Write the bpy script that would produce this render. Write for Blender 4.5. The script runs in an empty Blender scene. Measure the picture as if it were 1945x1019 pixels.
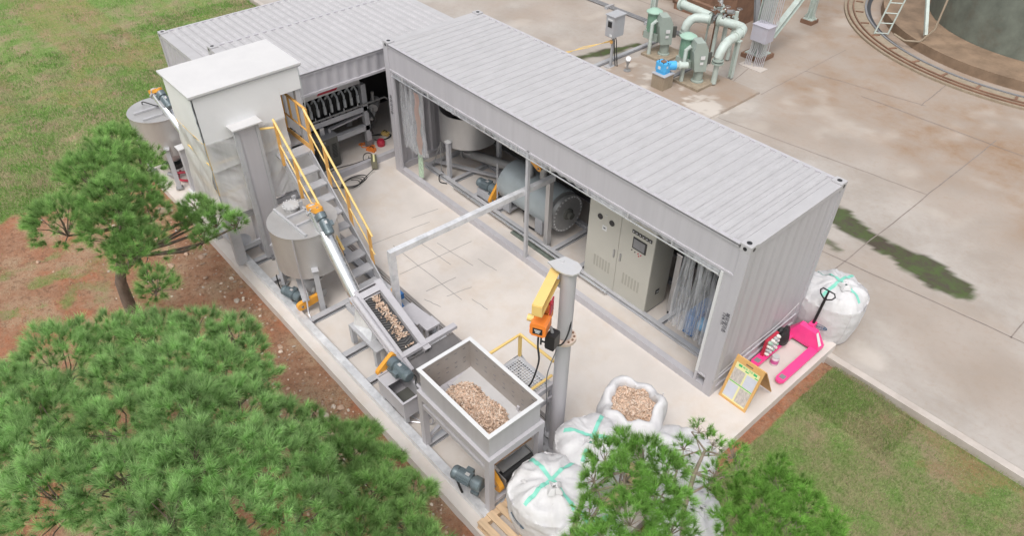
import bpy, math, random
import numpy as np
from mathutils import Vector, Matrix
PI = math.pi
random.seed(7); RNG = np.random.default_rng(11)
S = bpy.context.scene
COL = S.collection
# ------------------------------------------------------------------ camera
cd = bpy.data.cameras.new('camera'); cam = bpy.data.objects.new('camera', cd); COL.objects.link(cam)
Rr = ((0.661579, 0.749807, 0.010132), (0.493835, -0.425479, -0.75835), (-0.564305, 0.506712, -0.651769))
m = Matrix(((Rr[0][0], -Rr[1][0], -Rr[2][0], 3.442666), (Rr[0][1], -Rr[1][1], -Rr[2][1], -7.29852),
            (Rr[0][2], -Rr[1][2], -Rr[2][2], 9.025877), (0, 0, 0, 1)))
cam.matrix_world = m
cd.sensor_width = 36; cd.lens = 1388.68 / 1945 * 36; cd.clip_end = 600; cd.clip_start = .05
S.camera = cam
# ------------------------------------------------------------------ light: bright overcast
SUN_EL, SUN_AZ = math.radians(62), math.radians(150)      # azimuth measured from +Y towards +X
w = bpy.data.worlds.new('World'); S.world = w; w.use_nodes = True
nt = w.node_tree; nt.nodes.clear()
sky = nt.nodes.new('ShaderNodeTexSky'); sky.sky_type = 'NISHITA'; sky.sun_disc = False
sky.sun_elevation = SUN_EL; sky.sun_rotation = SUN_AZ; sky.air_density = 1.2; sky.dust_density = 4
hs = nt.nodes.new('ShaderNodeHueSaturation'); hs.inputs['Saturation'].default_value = .22
bg = nt.nodes.new('ShaderNodeBackground'); bg.inputs[1].default_value = .15
wo = nt.nodes.new('ShaderNodeOutputWorld')
nt.links.new(sky.outputs[0], hs.inputs['Color']); nt.links.new(hs.outputs[0], bg.inputs[0]); nt.links.new(bg.outputs[0], wo.inputs[0])
sl = bpy.data.lights.new('sun', 'SUN'); sl.energy = 1.0; sl.angle = math.radians(24); sl.color = (1, .96, .91)
so = bpy.data.objects.new('sun', sl); COL.objects.link(so)
sd = Vector((math.sin(SUN_AZ) * math.cos(SUN_EL), math.cos(SUN_AZ) * math.cos(SUN_EL), math.sin(SUN_EL)))
so.rotation_euler = sd.to_track_quat('Z', 'Y').to_euler()
S.view_settings.view_transform = 'Standard'; S.view_settings.look = 'None'
S.view_settings.gamma = 1; S.view_settings.exposure = 0.34
# ------------------------------------------------------------------ noise
def vnoise(p, seed=0):
    p = np.asarray(p, float); i = np.floor(p).astype(np.int64); f = p - i; f = f * f * (3 - 2 * f)
    def h(a, b, c):
        n = (a * 374761393 + b * 668265263 + c * 2147483647 + seed * 974634777) & 0xffffffff
        n = ((n ^ (n >> 13)) * 1274126177) & 0xffffffff
        return ((n ^ (n >> 16)) & 0xffff) / 65535.0
    r = 0
    for dx in (0, 1):
        for dy in (0, 1):
            for dz in (0, 1):
                wgt = (f[..., 0] if dx else 1 - f[..., 0]) * (f[..., 1] if dy else 1 - f[..., 1]) * (f[..., 2] if dz else 1 - f[..., 2])
                r = r + wgt * h(i[..., 0] + dx, i[..., 1] + dy, i[..., 2] + dz)
    return r
def fbm(p, sc=1., oc=4, seed=0):
    p = np.asarray(p, float) * sc; a, s, r = .5, 0, 0
    for o in range(oc):
        r = r + a * vnoise(p, seed + o); s += a; a *= .5; p = p * 2.03 + 17.1
    return r / s
# ------------------------------------------------------------------ materials
MAT = {}
def nn(t, kind, **kw):
    n = t.nodes.new(kind)
    for k, v in kw.items(): setattr(n, k, v)
    return n
def M(name, col, rough=.5, metal=0, var=.10, vscale=2.5, bump=0, bscale=60, dirt=None, damt=.35, dscale=1.6, stretch=(1, 1, 1), attr=None, alpha=1, trans=0):
    mt = bpy.data.materials.new(name); mt.use_nodes = True; t = mt.node_tree; b = t.nodes['Principled BSDF']; L = t.links.new
    tc = nn(t, 'ShaderNodeTexCoord'); mp = nn(t, 'ShaderNodeMapping'); mp.inputs['Scale'].default_value = stretch; L(tc.outputs['Object'], mp.inputs[0])
    n1 = nn(t, 'ShaderNodeTexNoise'); n1.inputs['Scale'].default_value = vscale; n1.inputs['Detail'].default_value = 7; n1.inputs['Roughness'].default_value = .62
    L(mp.outputs[0], n1.inputs[0])
    mr = nn(t, 'ShaderNodeMapRange'); mr.inputs[1].default_value = .3; mr.inputs[2].default_value = .7; mr.inputs[3].default_value = 1 - var; mr.inputs[4].default_value = 1 + var
    L(n1.outputs[0], mr.inputs[0])
    vm = nn(t, 'ShaderNodeVectorMath', operation='SCALE')
    if attr:
        at = nn(t, 'ShaderNodeAttribute'); at.attribute_name = attr; L(at.outputs['Color'], vm.inputs[0])
    else: vm.inputs[0].default_value = col[:3]
    L(mr.outputs[0], vm.inputs['Scale'])
    out = vm.outputs[0]
    if dirt:
        n2 = nn(t, 'ShaderNodeTexNoise'); n2.inputs['Scale'].default_value = dscale; n2.inputs['Detail'].default_value = 9; n2.inputs['Roughness'].default_value = .7
        L(mp.outputs[0], n2.inputs[0])
        m2 = nn(t, 'ShaderNodeMapRange'); m2.inputs[1].default_value = .48; m2.inputs[2].default_value = .75; m2.inputs[4].default_value = damt; L(n2.outputs[0], m2.inputs[0])
        mx = nn(t, 'ShaderNodeMix', data_type='RGBA'); L(m2.outputs[0], mx.inputs[0]); L(out, mx.inputs[6]); mx.inputs[7].default_value = (*dirt, 1); out = mx.outputs[2]
    L(out, b.inputs['Base Color'])
    b.inputs['Metallic'].default_value = metal
    m3 = nn(t, 'ShaderNodeMapRange'); m3.inputs[3].default_value = max(0, rough - .1); m3.inputs[4].default_value = min(1, rough + .1); L(n1.outputs[0], m3.inputs[0]); L(m3.outputs[0], b.inputs['Roughness'])
    if bump:
        n3 = nn(t, 'ShaderNodeTexNoise'); n3.inputs['Scale'].default_value = bscale; n3.inputs['Detail'].default_value = 5; L(mp.outputs[0], n3.inputs[0])
        bp = nn(t, 'ShaderNodeBump'); bp.inputs['Strength'].default_value = bump; bp.inputs['Distance'].default_value = .02; L(n3.outputs[0], bp.inputs['Height']); L(bp.outputs[0], b.inputs['Normal'])
    if alpha < 1: b.inputs['Alpha'].default_value = alpha
    if trans: b.inputs['Transmission Weight'].default_value = trans
    MAT[name] = mt; return mt
M('container_paint', (.475, .46, .485), .5, var=.05, vscale=1.5, dirt=(.36, .35, .37), damt=.28, dscale=2.2, stretch=(5, 5, .35))
M('roof_paint', (.455, .445, .455), .5, var=.06, vscale=3.5, dirt=(.36, .35, .35), damt=.38, dscale=3, stretch=(2, .8, 1))
M('grey_steel', (.45, .45, .47), .5, var=.08, dirt=(.27, .26, .26), damt=.35, dscale=4)
M('grey_steel_dark', (.23, .23, .24), .55, var=.1, dirt=(.12, .11, .10), damt=.4, dscale=4)
M('rail_steel', (.30, .28, .27), .6, var=.15, dirt=(.22, .13, .08), damt=.5, dscale=5)
M('galvanised', (.76, .76, .78), .34, metal=.35, var=.16, vscale=4, dirt=(.40, .42, .44), damt=.6, dscale=7)
M('stainless', (.55, .54, .535), .42, metal=.55, var=.08, vscale=2, dirt=(.38, .35, .33), damt=.35, dscale=2.5, stretch=(1, 1, .4))
M('stainless_bright', (.78, .79, .81), .28, metal=.85, var=.06, vscale=4)
M('tank_lid', (.58, .575, .58), .4, metal=.25, var=.07, vscale=3, dirt=(.42, .37, .32), damt=.4, dscale=3)
M('bin_inner', (.42, .385, .36), .5, metal=.25, var=.1, vscale=3, dirt=(.24, .20, .17), damt=.5, dscale=3)
M('bin_floor', (.60, .59, .59), .4, metal=.3, var=.08)
M('orange_paint', (.74, .40, .11), .42, var=.07, dirt=(.45, .25, .1), damt=.25, dscale=6)
M('guard_orange', (.78, .36, .05), .38, var=.06)
M('yellow_paint', (.80, .56, .20), .42, var=.05, dirt=(.6, .42, .15), damt=.3, dscale=5)
M('hoist_orange', (.85, .24, .04), .35, var=.04)
M('red_paint', (.48, .03, .06), .35, var=.06)
M('motor_paint', (.15, .19, .21), .38, metal=.2, var=.12, vscale=6, dirt=(.09, .09, .09), damt=.4, dscale=8)
M('motor_light', (.42, .44, .45), .4, var=.08, vscale=8)
M('blue_paint', (.03, .16, .42), .4, var=.1, vscale=6)
M('blue_bright', (.08, .42, .78), .4, var=.08, vscale=6)
M('drum_paint', (.42, .47, .49), .42, metal=.2, var=.06, dirt=(.18, .2, .2), damt=.3)
M('dull_steel', (.38, .38, .38), .45, metal=.6, var=.1, vscale=6)
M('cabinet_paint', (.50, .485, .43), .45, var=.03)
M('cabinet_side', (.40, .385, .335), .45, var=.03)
M('black_rubber', (.02, .02, .021), .5, var=.15, vscale=8)
M('belt_rubber', (.085, .083, .085), .6, var=.2, vscale=6, dirt=(.2, .15, .11), damt=.35, dscale=9)
M('belt_plate', (.17, .16, .16), .42, metal=.3, var=.15, vscale=4, dirt=(.27, .23, .2), damt=.4)
M('black_paint', (.018, .018, .02), .4, var=.1)
M('glass_dark', (.07, .065, .06), .15, var=.1)
M('white_paint', (.66, .66, .66), .5, var=.03)
M('roof_white', (.60, .59, .59), .55, var=.03, vscale=1.5, dirt=(.7, .69, .68), damt=.4)
M('sheet_white', (.78, .775, .78), .5, var=.03, vscale=2, bump=.25, bscale=3)
M('pink_paint', (.86, .06, .26), .35, var=.06, vscale=5, dirt=(.55, .05, .18), damt=.25, dscale=7)
M('wood_sign', (.72, .42, .15), .55, var=.1, vscale=6, stretch=(1, 1, .3))
M('wood_pallet', (.62, .45, .29), .75, var=.2, vscale=5, stretch=(.4, 3, 1), dirt=(.38, .27, .18), damt=.5)
M('wood_ply', (.68, .44, .27), .7, var=.1, vscale=5)
M('bag_fabric', (.62, .61, .62), .6, var=.06, vscale=2.5, bump=.6, bscale=11, dirt=(.50, .47, .44), damt=.3, dscale=3)
M('bag_inner', (.74, .74, .76), .6, var=.04)
M('teal_tape', (.22, .60, .48), .5, var=.08)
M('logo_blue', (.07, .16, .26), .6, var=.15, vscale=15)
M('ink', (.06, .06, .07), .6, var=.1)
M('concrete', (.52, .47, .43), .8, var=.1, vscale=2, bump=.2, bscale=40, dirt=(.36, .30, .25), damt=.5, dscale=2)
M('plinth_concrete', (.33, .27, .20), .85, var=.15, vscale=4, bump=.3, bscale=40, dirt=(.22, .15, .09), damt=.5, dscale=3, stretch=(2, 2, .6))
M('pale_green', (.50, .57, .53), .45, var=.06, vscale=3, dirt=(.30, .27, .21), damt=.6, dscale=4)
M('pump_green', (.22, .38, .28), .45, var=.08, vscale=4, dirt=(.17, .22, .17), damt=.4)
M('pump_cap', (.35, .52, .42), .45, var=.05, vscale=4)
M('gearhead', (.33, .385, .345), .5, var=.07, vscale=4, dirt=(.22, .22, .19), damt=.4)
M('rusty', (.23, .13, .085), .8, var=.25, vscale=3, dirt=(.10, .06, .04), damt=.6)
M('brown_wall', (.26, .18, .12), .8, var=.25, vscale=2, dirt=(.12, .08, .05), damt=.6)
M('conduit', (.58, .57, .60), .35, metal=.5, var=.08)
M('box_lilac', (.47, .46, .52), .5, var=.04, dirt=(.35, .25, .22), damt=.3, dscale=3)
M('box_grey', (.40, .41, .43), .5, var=.05, dirt=(.38, .29, .25), damt=.5, dscale=2)
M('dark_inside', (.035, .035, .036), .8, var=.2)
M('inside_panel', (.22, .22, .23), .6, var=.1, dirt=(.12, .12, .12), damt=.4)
M('inside_shade', (.12, .12, .12), .7, var=.2)  # dark tone standing in for the shade inside the long container
M('groove_shade_mat', (.375, .365, .375), .7, var=.14, vscale=5)  # grey that paints shade into the roof rib grooves
M('press_black', (.02, .021, .022), .5, var=.2, vscale=8)
M('unit_dark', (.10, .10, .09), .5, var=.1)
M('brick', (.42, .22, .15), .85, var=.2, vscale=8, bump=.3)
M('bark', (.17, .125, .10), .9, var=.35, vscale=12, bump=.6, bscale=30, dirt=(.07, .05, .04), damt=.6, dscale=9, stretch=(1, 1, .4))
M('rim_paint', (.66, .66, .665), .5, var=.05)
M('bark_pale', (.30, .24, .20), .9, var=.3, vscale=12, bump=.5, bscale=30, dirt=(.16, .12, .10), damt=.6, dscale=9)
M('leafcol', (.1, .2, .05), .6, var=.15, vscale=1.2, attr='tint')
M('chipcol', (.5, .3, .2), .75, var=.12, vscale=10, attr='tint')
M('kerb', (.50, .45, .41), .85, var=.12, vscale=3, bump=.2, dirt=(.34, .27, .22), damt=.4)
M('green_glass', (.10, .42, .33), .3, var=.1)
M('print_yellow', (.84, .80, .42), .5, var=.02)
M('print_green', (.06, .50, .18), .5, var=.02)
M('print_grey', (.42, .44, .42), .5, var=.02)
M('photo_beige', (.56, .51, .47), .5, var=.3, vscale=14, stretch=(4, 1, 1))
M('photo_blue', (.62, .64, .72), .5, var=.05, vscale=6)
M('moss', (.05, .08, .02), .9, var=.3, vscale=6)
M('dark_line', (.24, .20, .18), .9, var=.2, vscale=9)
M('pencil_line', (.33, .31, .30), .9, var=.2, vscale=9)
M('jar_clear', (.70, .62, .66), .25, var=.15, vscale=20)
M('jar_label', (.60, .10, .32), .5, var=.3, vscale=25)
M('sample_white', (.70, .70, .66), .5, var=.2, vscale=20)
def film(name, col, alpha, rough=.3, sc=3., glow=.3):
    mt = bpy.data.materials.new(name); mt.use_nodes = True; t = mt.node_tree; L = t.links.new; t.nodes.clear()
    o = nn(t, 'ShaderNodeOutputMaterial'); tr = nn(t, 'ShaderNodeBsdfTransparent'); d = nn(t, 'ShaderNodeBsdfDiffuse'); tl = nn(t, 'ShaderNodeBsdfTranslucent'); g = nn(t, 'ShaderNodeBsdfGlossy')
    d.inputs[0].default_value = (*col, 1); tl.inputs[0].default_value = (*col, 1); g.inputs[0].default_value = (.9, .9, .92, 1); g.inputs[1].default_value = rough
    a = nn(t, 'ShaderNodeMixShader'); a.inputs[0].default_value = glow; L(d.outputs[0], a.inputs[1]); L(tl.outputs[0], a.inputs[2])
    fr = nn(t, 'ShaderNodeMixShader'); fr.inputs[0].default_value = .14; L(a.outputs[0], fr.inputs[1]); L(g.outputs[0], fr.inputs[2])
    tc = nn(t, 'ShaderNodeTexCoord'); n1 = nn(t, 'ShaderNodeTexNoise'); n1.inputs['Scale'].default_value = sc; n1.inputs['Detail'].default_value = 5
    mp = nn(t, 'ShaderNodeMapping'); mp.inputs['Scale'].default_value = (3, 3, .5); L(tc.outputs['Object'], mp.inputs[0]); L(mp.outputs[0], n1.inputs[0])
    mr = nn(t, 'ShaderNodeMapRange'); mr.inputs[1].default_value = .3; mr.inputs[2].default_value = .7; mr.inputs[3].default_value = max(0, alpha - .18); mr.inputs[4].default_value = min(1, alpha + .18); L(n1.outputs[0], mr.inputs[0])
    mx = nn(t, 'ShaderNodeMixShader'); L(mr.outputs[0], mx.inputs[0]); L(tr.outputs[0], mx.inputs[1]); L(fr.outputs[0], mx.inputs[2]); L(mx.outputs[0], o.inputs[0])
    MAT[name] = mt
lm = MAT['leafcol']; t_ = lm.node_tree; pb = t_.nodes['Principled BSDF']; pb.inputs['Roughness'].default_value = .5
tl_ = nn(t_, 'ShaderNodeBsdfTranslucent'); mx_ = nn(t_, 'ShaderNodeMixShader'); mx_.inputs[0].default_value = .5; src = pb.inputs['Base Color'].links[0].from_socket; t_.links.new(src, tl_.inputs[0]); t_.links.new(pb.outputs[0], mx_.inputs[1]); t_.links.new(tl_.outputs[0], mx_.inputs[2]); t_.links.new(mx_.outputs[0], t_.nodes['Material Output'].inputs[0])
film('clear_strip', (.72, .73, .76), .38, .2, 5)
film('bunched_film', (.80, .81, .84), .62, .2, 5)
film('tower_film', (.86, .86, .86), .90, .4, 1.5, .35)
film('inner_sheet', (.88, .88, .88), 1.2, .5, 1.5, .55)
# ------------------------------------------------------------------ mesh builder
def V(*a): return np.array(a[0] if len(a) == 1 else a, float)
def unit(a): a = V(a); return a / (np.linalg.norm(a) + 1e-12)
def frame(d, up=(0, 0, 1)):
    d = unit(d); up = V(up)
    if abs(d @ unit(up)) > .98: up = V(0, 1, 0)
    s = unit(np.cross(d, up)); u = np.cross(s, d); return d, s, u
class MB:
    def __init__(s): s.v = []; s.f = []; s.n = 0; s.c = []
    def add(s, vs, fs, col=None):
        vs = np.asarray(vs, float).reshape(-1, 3); s.v.append(vs); o = s.n
        s.f += [tuple(int(i) + o for i in f) for f in fs]; s.n += len(vs)
        if col is not None: s.c.append(np.tile(np.array(col, float), (len(vs), 1)))
        return s
    def box(s, x0, x1, y0, y1, z0, z1, col=None):
        v = [(x, y, z) for x in (x0, x1) for y in (y0, y1) for z in (z0, z1)]
        return s.add(v, [(0, 1, 3, 2), (4, 6, 7, 5), (0, 4, 5, 1), (2, 3, 7, 6), (0, 2, 6, 4), (1, 5, 7, 3)], col)
    def obox(s, c, ax, h, col=None):
        c = V(c); ax = [unit(a) for a in ax]
        v = [c + i * h[0] * ax[0] + j * h[1] * ax[1] + k * h[2] * ax[2] for i in (-1, 1) for j in (-1, 1) for k in (-1, 1)]
        return s.add(v, [(0, 1, 3, 2), (4, 6, 7, 5), (0, 4, 5, 1), (2, 3, 7, 6), (0, 2, 6, 4), (1, 5, 7, 3)], col)
    def beam(s, a, b, w, h, up=(0, 0, 1)):
        a, b = V(a), V(b); d, sd, u = frame(b - a, up)
        return s.obox((a + b) / 2, (d, sd, u), (np.linalg.norm(b - a) / 2, w / 2, h / 2))
    def ibeam(s, a, b, w, h, t=.012, up=(0, 0, 1)):
        a, b = V(a), V(b); d, sd, u = frame(b - a, up); L = np.linalg.norm(b - a) / 2; c = (a + b) / 2
        s.obox(c + u * (h - t) / 2, (d, sd, u), (L, w / 2, t / 2)); s.obox(c - u * (h - t) / 2, (d, sd, u), (L, w / 2, t / 2))
        return s.obox(c, (d, sd, u), (L - .001, t / 2, h / 2 - t))
    def cchan(s, a, b, w, h, t=.012, side=1, up=(0, 0, 1)):
        a, b = V(a), V(b); d, sd, u = frame(b - a, up); L = np.linalg.norm(b - a) / 2; c = (a + b) / 2
        s.obox(c + u * (h - t) / 2, (d, sd, u), (L, w / 2, t / 2)); s.obox(c - u * (h - t) / 2, (d, sd, u), (L, w / 2, t / 2))
        return s.obox(c + sd * side * (w - t) / 2, (d, sd, u), (L - .001, t / 2, h / 2 - t))
    def tube(s, pts, r, seg=8, cap=True):
        pts = [V(p) for p in pts]; n = len(pts); rs = r if hasattr(r, '__len__') else [r] * n
        ds = []
        for i in range(n):
            a = pts[max(i - 1, 0)]; b = pts[min(i + 1, n - 1)]; ds.append(unit(b - a))
        d, sd, u = frame(ds[0]); vs = []
        for i in range(n):
            sd = unit(sd - (sd @ ds[i]) * ds[i]); u = np.cross(sd, ds[i])
            for k in range(seg):
                an = 2 * PI * k / seg; vs.append(pts[i] + rs[i] * (math.cos(an) * sd + math.sin(an) * u))
        fs = []
        for i in range(n - 1):
            for k in range(seg):
                k2 = (k + 1) % seg; fs.append((i * seg + k, i * seg + k2, (i + 1) * seg + k2, (i + 1) * seg + k))
        if cap: fs += [tuple(range(seg))[::-1], tuple((n - 1) * seg + k for k in range(seg))]
        return s.add(vs, fs)
    def cyl(s, a, b, r, r2=None, seg=20): return s.tube([a, b], [r, r if r2 is None else r2], seg)
    def lathe(s, prof, o=(0, 0, 0), ax=(0, 0, 1), seg=32):
        d, sd, u = frame(ax, (0, 1, 0) if abs(V(ax)[2]) > .9 else (0, 0, 1)); o = V(o); vs = []
        for r, z in prof:
            for k in range(seg):
                an = 2 * PI * k / seg; vs.append(o + z * d + r * (math.cos(an) * sd + math.sin(an) * u))
        fs = [(i * seg + k, i * seg + (k + 1) % seg, (i + 1) * seg + (k + 1) % seg, (i + 1) * seg + k) for i in range(len(prof) - 1) for k in range(seg)]
        if prof[0][0] > 1e-6: fs.append(tuple(range(seg))[::-1])
        if prof[-1][0] > 1e-6: fs.append(tuple((len(prof) - 1) * seg + k for k in range(seg)))
        return s.add(vs, fs)
    def prism(s, poly, o, ux, uy, th):
        o, ux, uy = V(o), unit(ux), unit(uy); nz = np.cross(ux, uy); n = len(poly)
        vs = [o + x * ux + y * uy + k * th / 2 * nz for k in (-1, 1) for x, y in poly]
        return s.add(vs, [tuple(range(n))[::-1], tuple(n + i for i in range(n))] + [(i, (i + 1) % n, n + (i + 1) % n, n + i) for i in range(n)])
    def grid(s, P):
        a, b = P.shape[:2]
        return s.add(P.reshape(-1, 3), [(i * b + j, (i + 1) * b + j, (i + 1) * b + j + 1, i * b + j + 1) for i in range(a - 1) for j in range(b - 1)])
    def corr(s, o, u, v, nrm, L, H, pitch=.278, dep=.03, q=(.30, .42, .84, .96)):
        o, u, v, nrm = V(o), unit(u), unit(v), unit(nrm); xs = [0]; k = 0; n = max(1, round(L / pitch)); p = L / n; pr = [(0, 0)]
        for i in range(n):
            b = i * p; pr += [(b + p * q[0], 0), (b + p * q[1], -dep), (b + p * q[2], -dep), (b + p * q[3], 0)]
        pr.append((L, 0)); pr = pr
        P = np.array([[o + u * x + nrm * z, o + u * x + nrm * z + v * H] for x, z in pr]); return s.grid(P)
    def build(s, name, mat, parent=None, smooth=True, ang=32):
        me = bpy.data.meshes.new(name); vs = np.concatenate(s.v) if s.v else np.zeros((0, 3))
        if parent is not None: vs = vs - ORG.get(parent.name, np.zeros(3))
        me.from_pydata([tuple(x) for x in vs], [], s.f); me.materials.append(MAT[mat]); me.validate()
        if s.c:
            at = me.color_attributes.new('tint', 'FLOAT_COLOR', 'POINT'); c = np.concatenate(s.c); c4 = np.ones((len(c), 4)); c4[:, :3] = c
            at.data.foreach_set('color', c4.ravel())
        if smooth:
            me.polygons.foreach_set('use_smooth', [True] * len(me.polygons))
            try: me.set_sharp_from_angle(angle=math.radians(ang))
            except Exception: pass
        o = bpy.data.objects.new(name, me); COL.objects.link(o)
        if parent is not None: o.parent = parent; ORG[o.name] = ORG.get(parent.name, np.zeros(3))
        else: ORG[o.name] = np.zeros(3)
        return o
ORG = {}
def tag(o, label, cat, group=None, kind=None):
    if label: o['label'] = label
    if cat: o['category'] = cat
    if group: o['group'] = group
    if kind: o['kind'] = kind
    return o
def thing(name, label, cat, loc=(0, 0, 0), group=None):
    o = bpy.data.objects.new(name, None); COL.objects.link(o); o.location = loc; o.empty_display_size = .2; ORG[o.name] = V(loc)
    return tag(o, label, cat, group)
def struct(name, mb, mat, **k):
    o = mb.build(name, mat, None, **k); o['kind'] = 'structure'; return o
def copy_tree(o, parent=None):
    c = o.copy(); COL.objects.link(c); ORG[c.name] = ORG.get(o.name, np.zeros(3))
    if parent is not None: c.parent = parent
    for ch in list(o.children): copy_tree(ch, c)
    return c
def text(s_, size, o, ux, uy, mat, parent, name='lettering', ext=.001, align='CENTER'):
    cu = bpy.data.curves.new('t', 'FONT'); cu.body = s_; cu.size = size; cu.extrude = ext; cu.align_x = align; cu.align_y = 'CENTER'
    ob = bpy.data.objects.new('t', cu); COL.objects.link(ob); bpy.context.view_layer.update()
    me = bpy.data.meshes.new_from_object(ob.evaluated_get(bpy.context.evaluated_depsgraph_get()))
    bpy.data.objects.remove(ob); vs = [v.co.copy() for v in me.vertices]; fs = [tuple(p.vertices) for p in me.polygons]
    o, ux, uy = V(o), unit(ux), unit(uy); nz = np.cross(ux, uy)
    mb = MB(); mb.add([o + v.x * ux + v.y * uy + v.z * nz for v in vs], fs)
    return mb.build(name, mat, parent, smooth=False)
def box_part(name, mat, parent, *a): mb = MB(); mb.box(*a); return mb.build(name, mat, parent, smooth=False)
# ------------------------------------------------------------------ ground
def axis(a, b, st, lo, hi):
    x = list(np.arange(a, b + st / 2, st)); s, v = st, x[0]
    pre = []
    while v > lo: s *= 1.6; v -= s; pre.append(v)
    s, v = st, x[-1]; post = []
    while v < hi: s *= 1.6; v += s; post.append(v)
    return np.array(pre[::-1] + x + post)
def terrain(name, xs, ys, zf, mask_fn, mat):
    X, Y = np.meshgrid(xs, ys, indexing='ij'); P = np.stack([X, Y, np.zeros_like(X)], -1); P[..., 2] = zf(X, Y)
    mb = MB(); mb.grid(P); o = struct(name, mb, mat); me = o.data
    c = np.ones((X.size, 4)); c[:, :3] = mask_fn(X.ravel(), Y.ravel())
    at = me.color_attributes.new('mask', 'FLOAT_COLOR', 'POINT'); at.data.foreach_set('color', c.ravel()); return o
def sstep(a, b, x): t = np.clip((x - a) / (b - a), 0, 1); return t * t * (3 - 2 * t)
def P3(x, y, z=0): x = np.asarray(x, float); return np.stack([x, np.asarray(y, float) + 0 * x, 0 * x + z], -1)
def grassiness(x, y):
    n = fbm(P3(x, y), 1.0, 6, 3); n2 = fbm(P3(x, y), .35, 4, 9); n3 = fbm(P3(x, y), 3.2, 3, 19); n = n + .5 * (n3 - .5)
    right = sstep(.78, 1.15, x + .5 * (n - .5)) * (.42 + .8 * sstep(.33, .58, n * .6 + n2 * .4))
    right = right * (1 - .5 * sstep(.5, .75, fbm(P3(x, y), .9, 4, 33)))
    edge = sstep(2.1, 2.45, y) * sstep(.8, 1.0, x); right = np.maximum(right, edge * .9 * sstep(.3, .5, n3))
    left = sstep(12.0, 13.5, -x + 1.6 * (n - .5)) * (.45 + .75 * sstep(.38, .6, n * .5 + n2 * .5))
    far = sstep(5.6, 6.8, -y + 1.2 * (n - .5)) * .42 * sstep(.42, .6, n3 * .4 + n * .6)
    far = np.maximum(far, sstep(9.5, 12, -y) * .8)
    g = np.maximum(np.maximum(right, left), far)
    g = g * np.where((y > -4.9) & (x < .9) & (x > -12.2), .15, 1)
    return np.clip(g, 0, 1)
def gz_(x, y):
    n = fbm(P3(x, y), 1.3, 5, 5) - .5; n2 = fbm(P3(x, y), 7, 3, 8) - .5
    z = -.20 + .10 * n + .03 * n2
    z = z - .10 * sstep(4.3, 5.2, -y) * (x < 1) * np.exp(-((y + 5.2) / .5) ** 2) * sstep(4, 6, -x)
    ins = ((x > -12.12) & (x < .66) & (y > -4.12) & (y < 2.6)) | (y > 2.3)
    return np.where(ins, -.30, np.minimum(z, -.14))
def gmask(x, y):
    g = grassiness(x, y); red = sstep(.38, .62, fbm(P3(x, y), .8, 6, 21) * .7 + .3 * fbm(P3(x, y), 5, 3, 23)); straw = sstep(.42, .68, fbm(P3(x, y), 2.2, 5, 41)) * sstep(-1.0, .4, -(y + 4.3) * .8 + .2)
    return np.stack([g, red, straw], -1)
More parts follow.
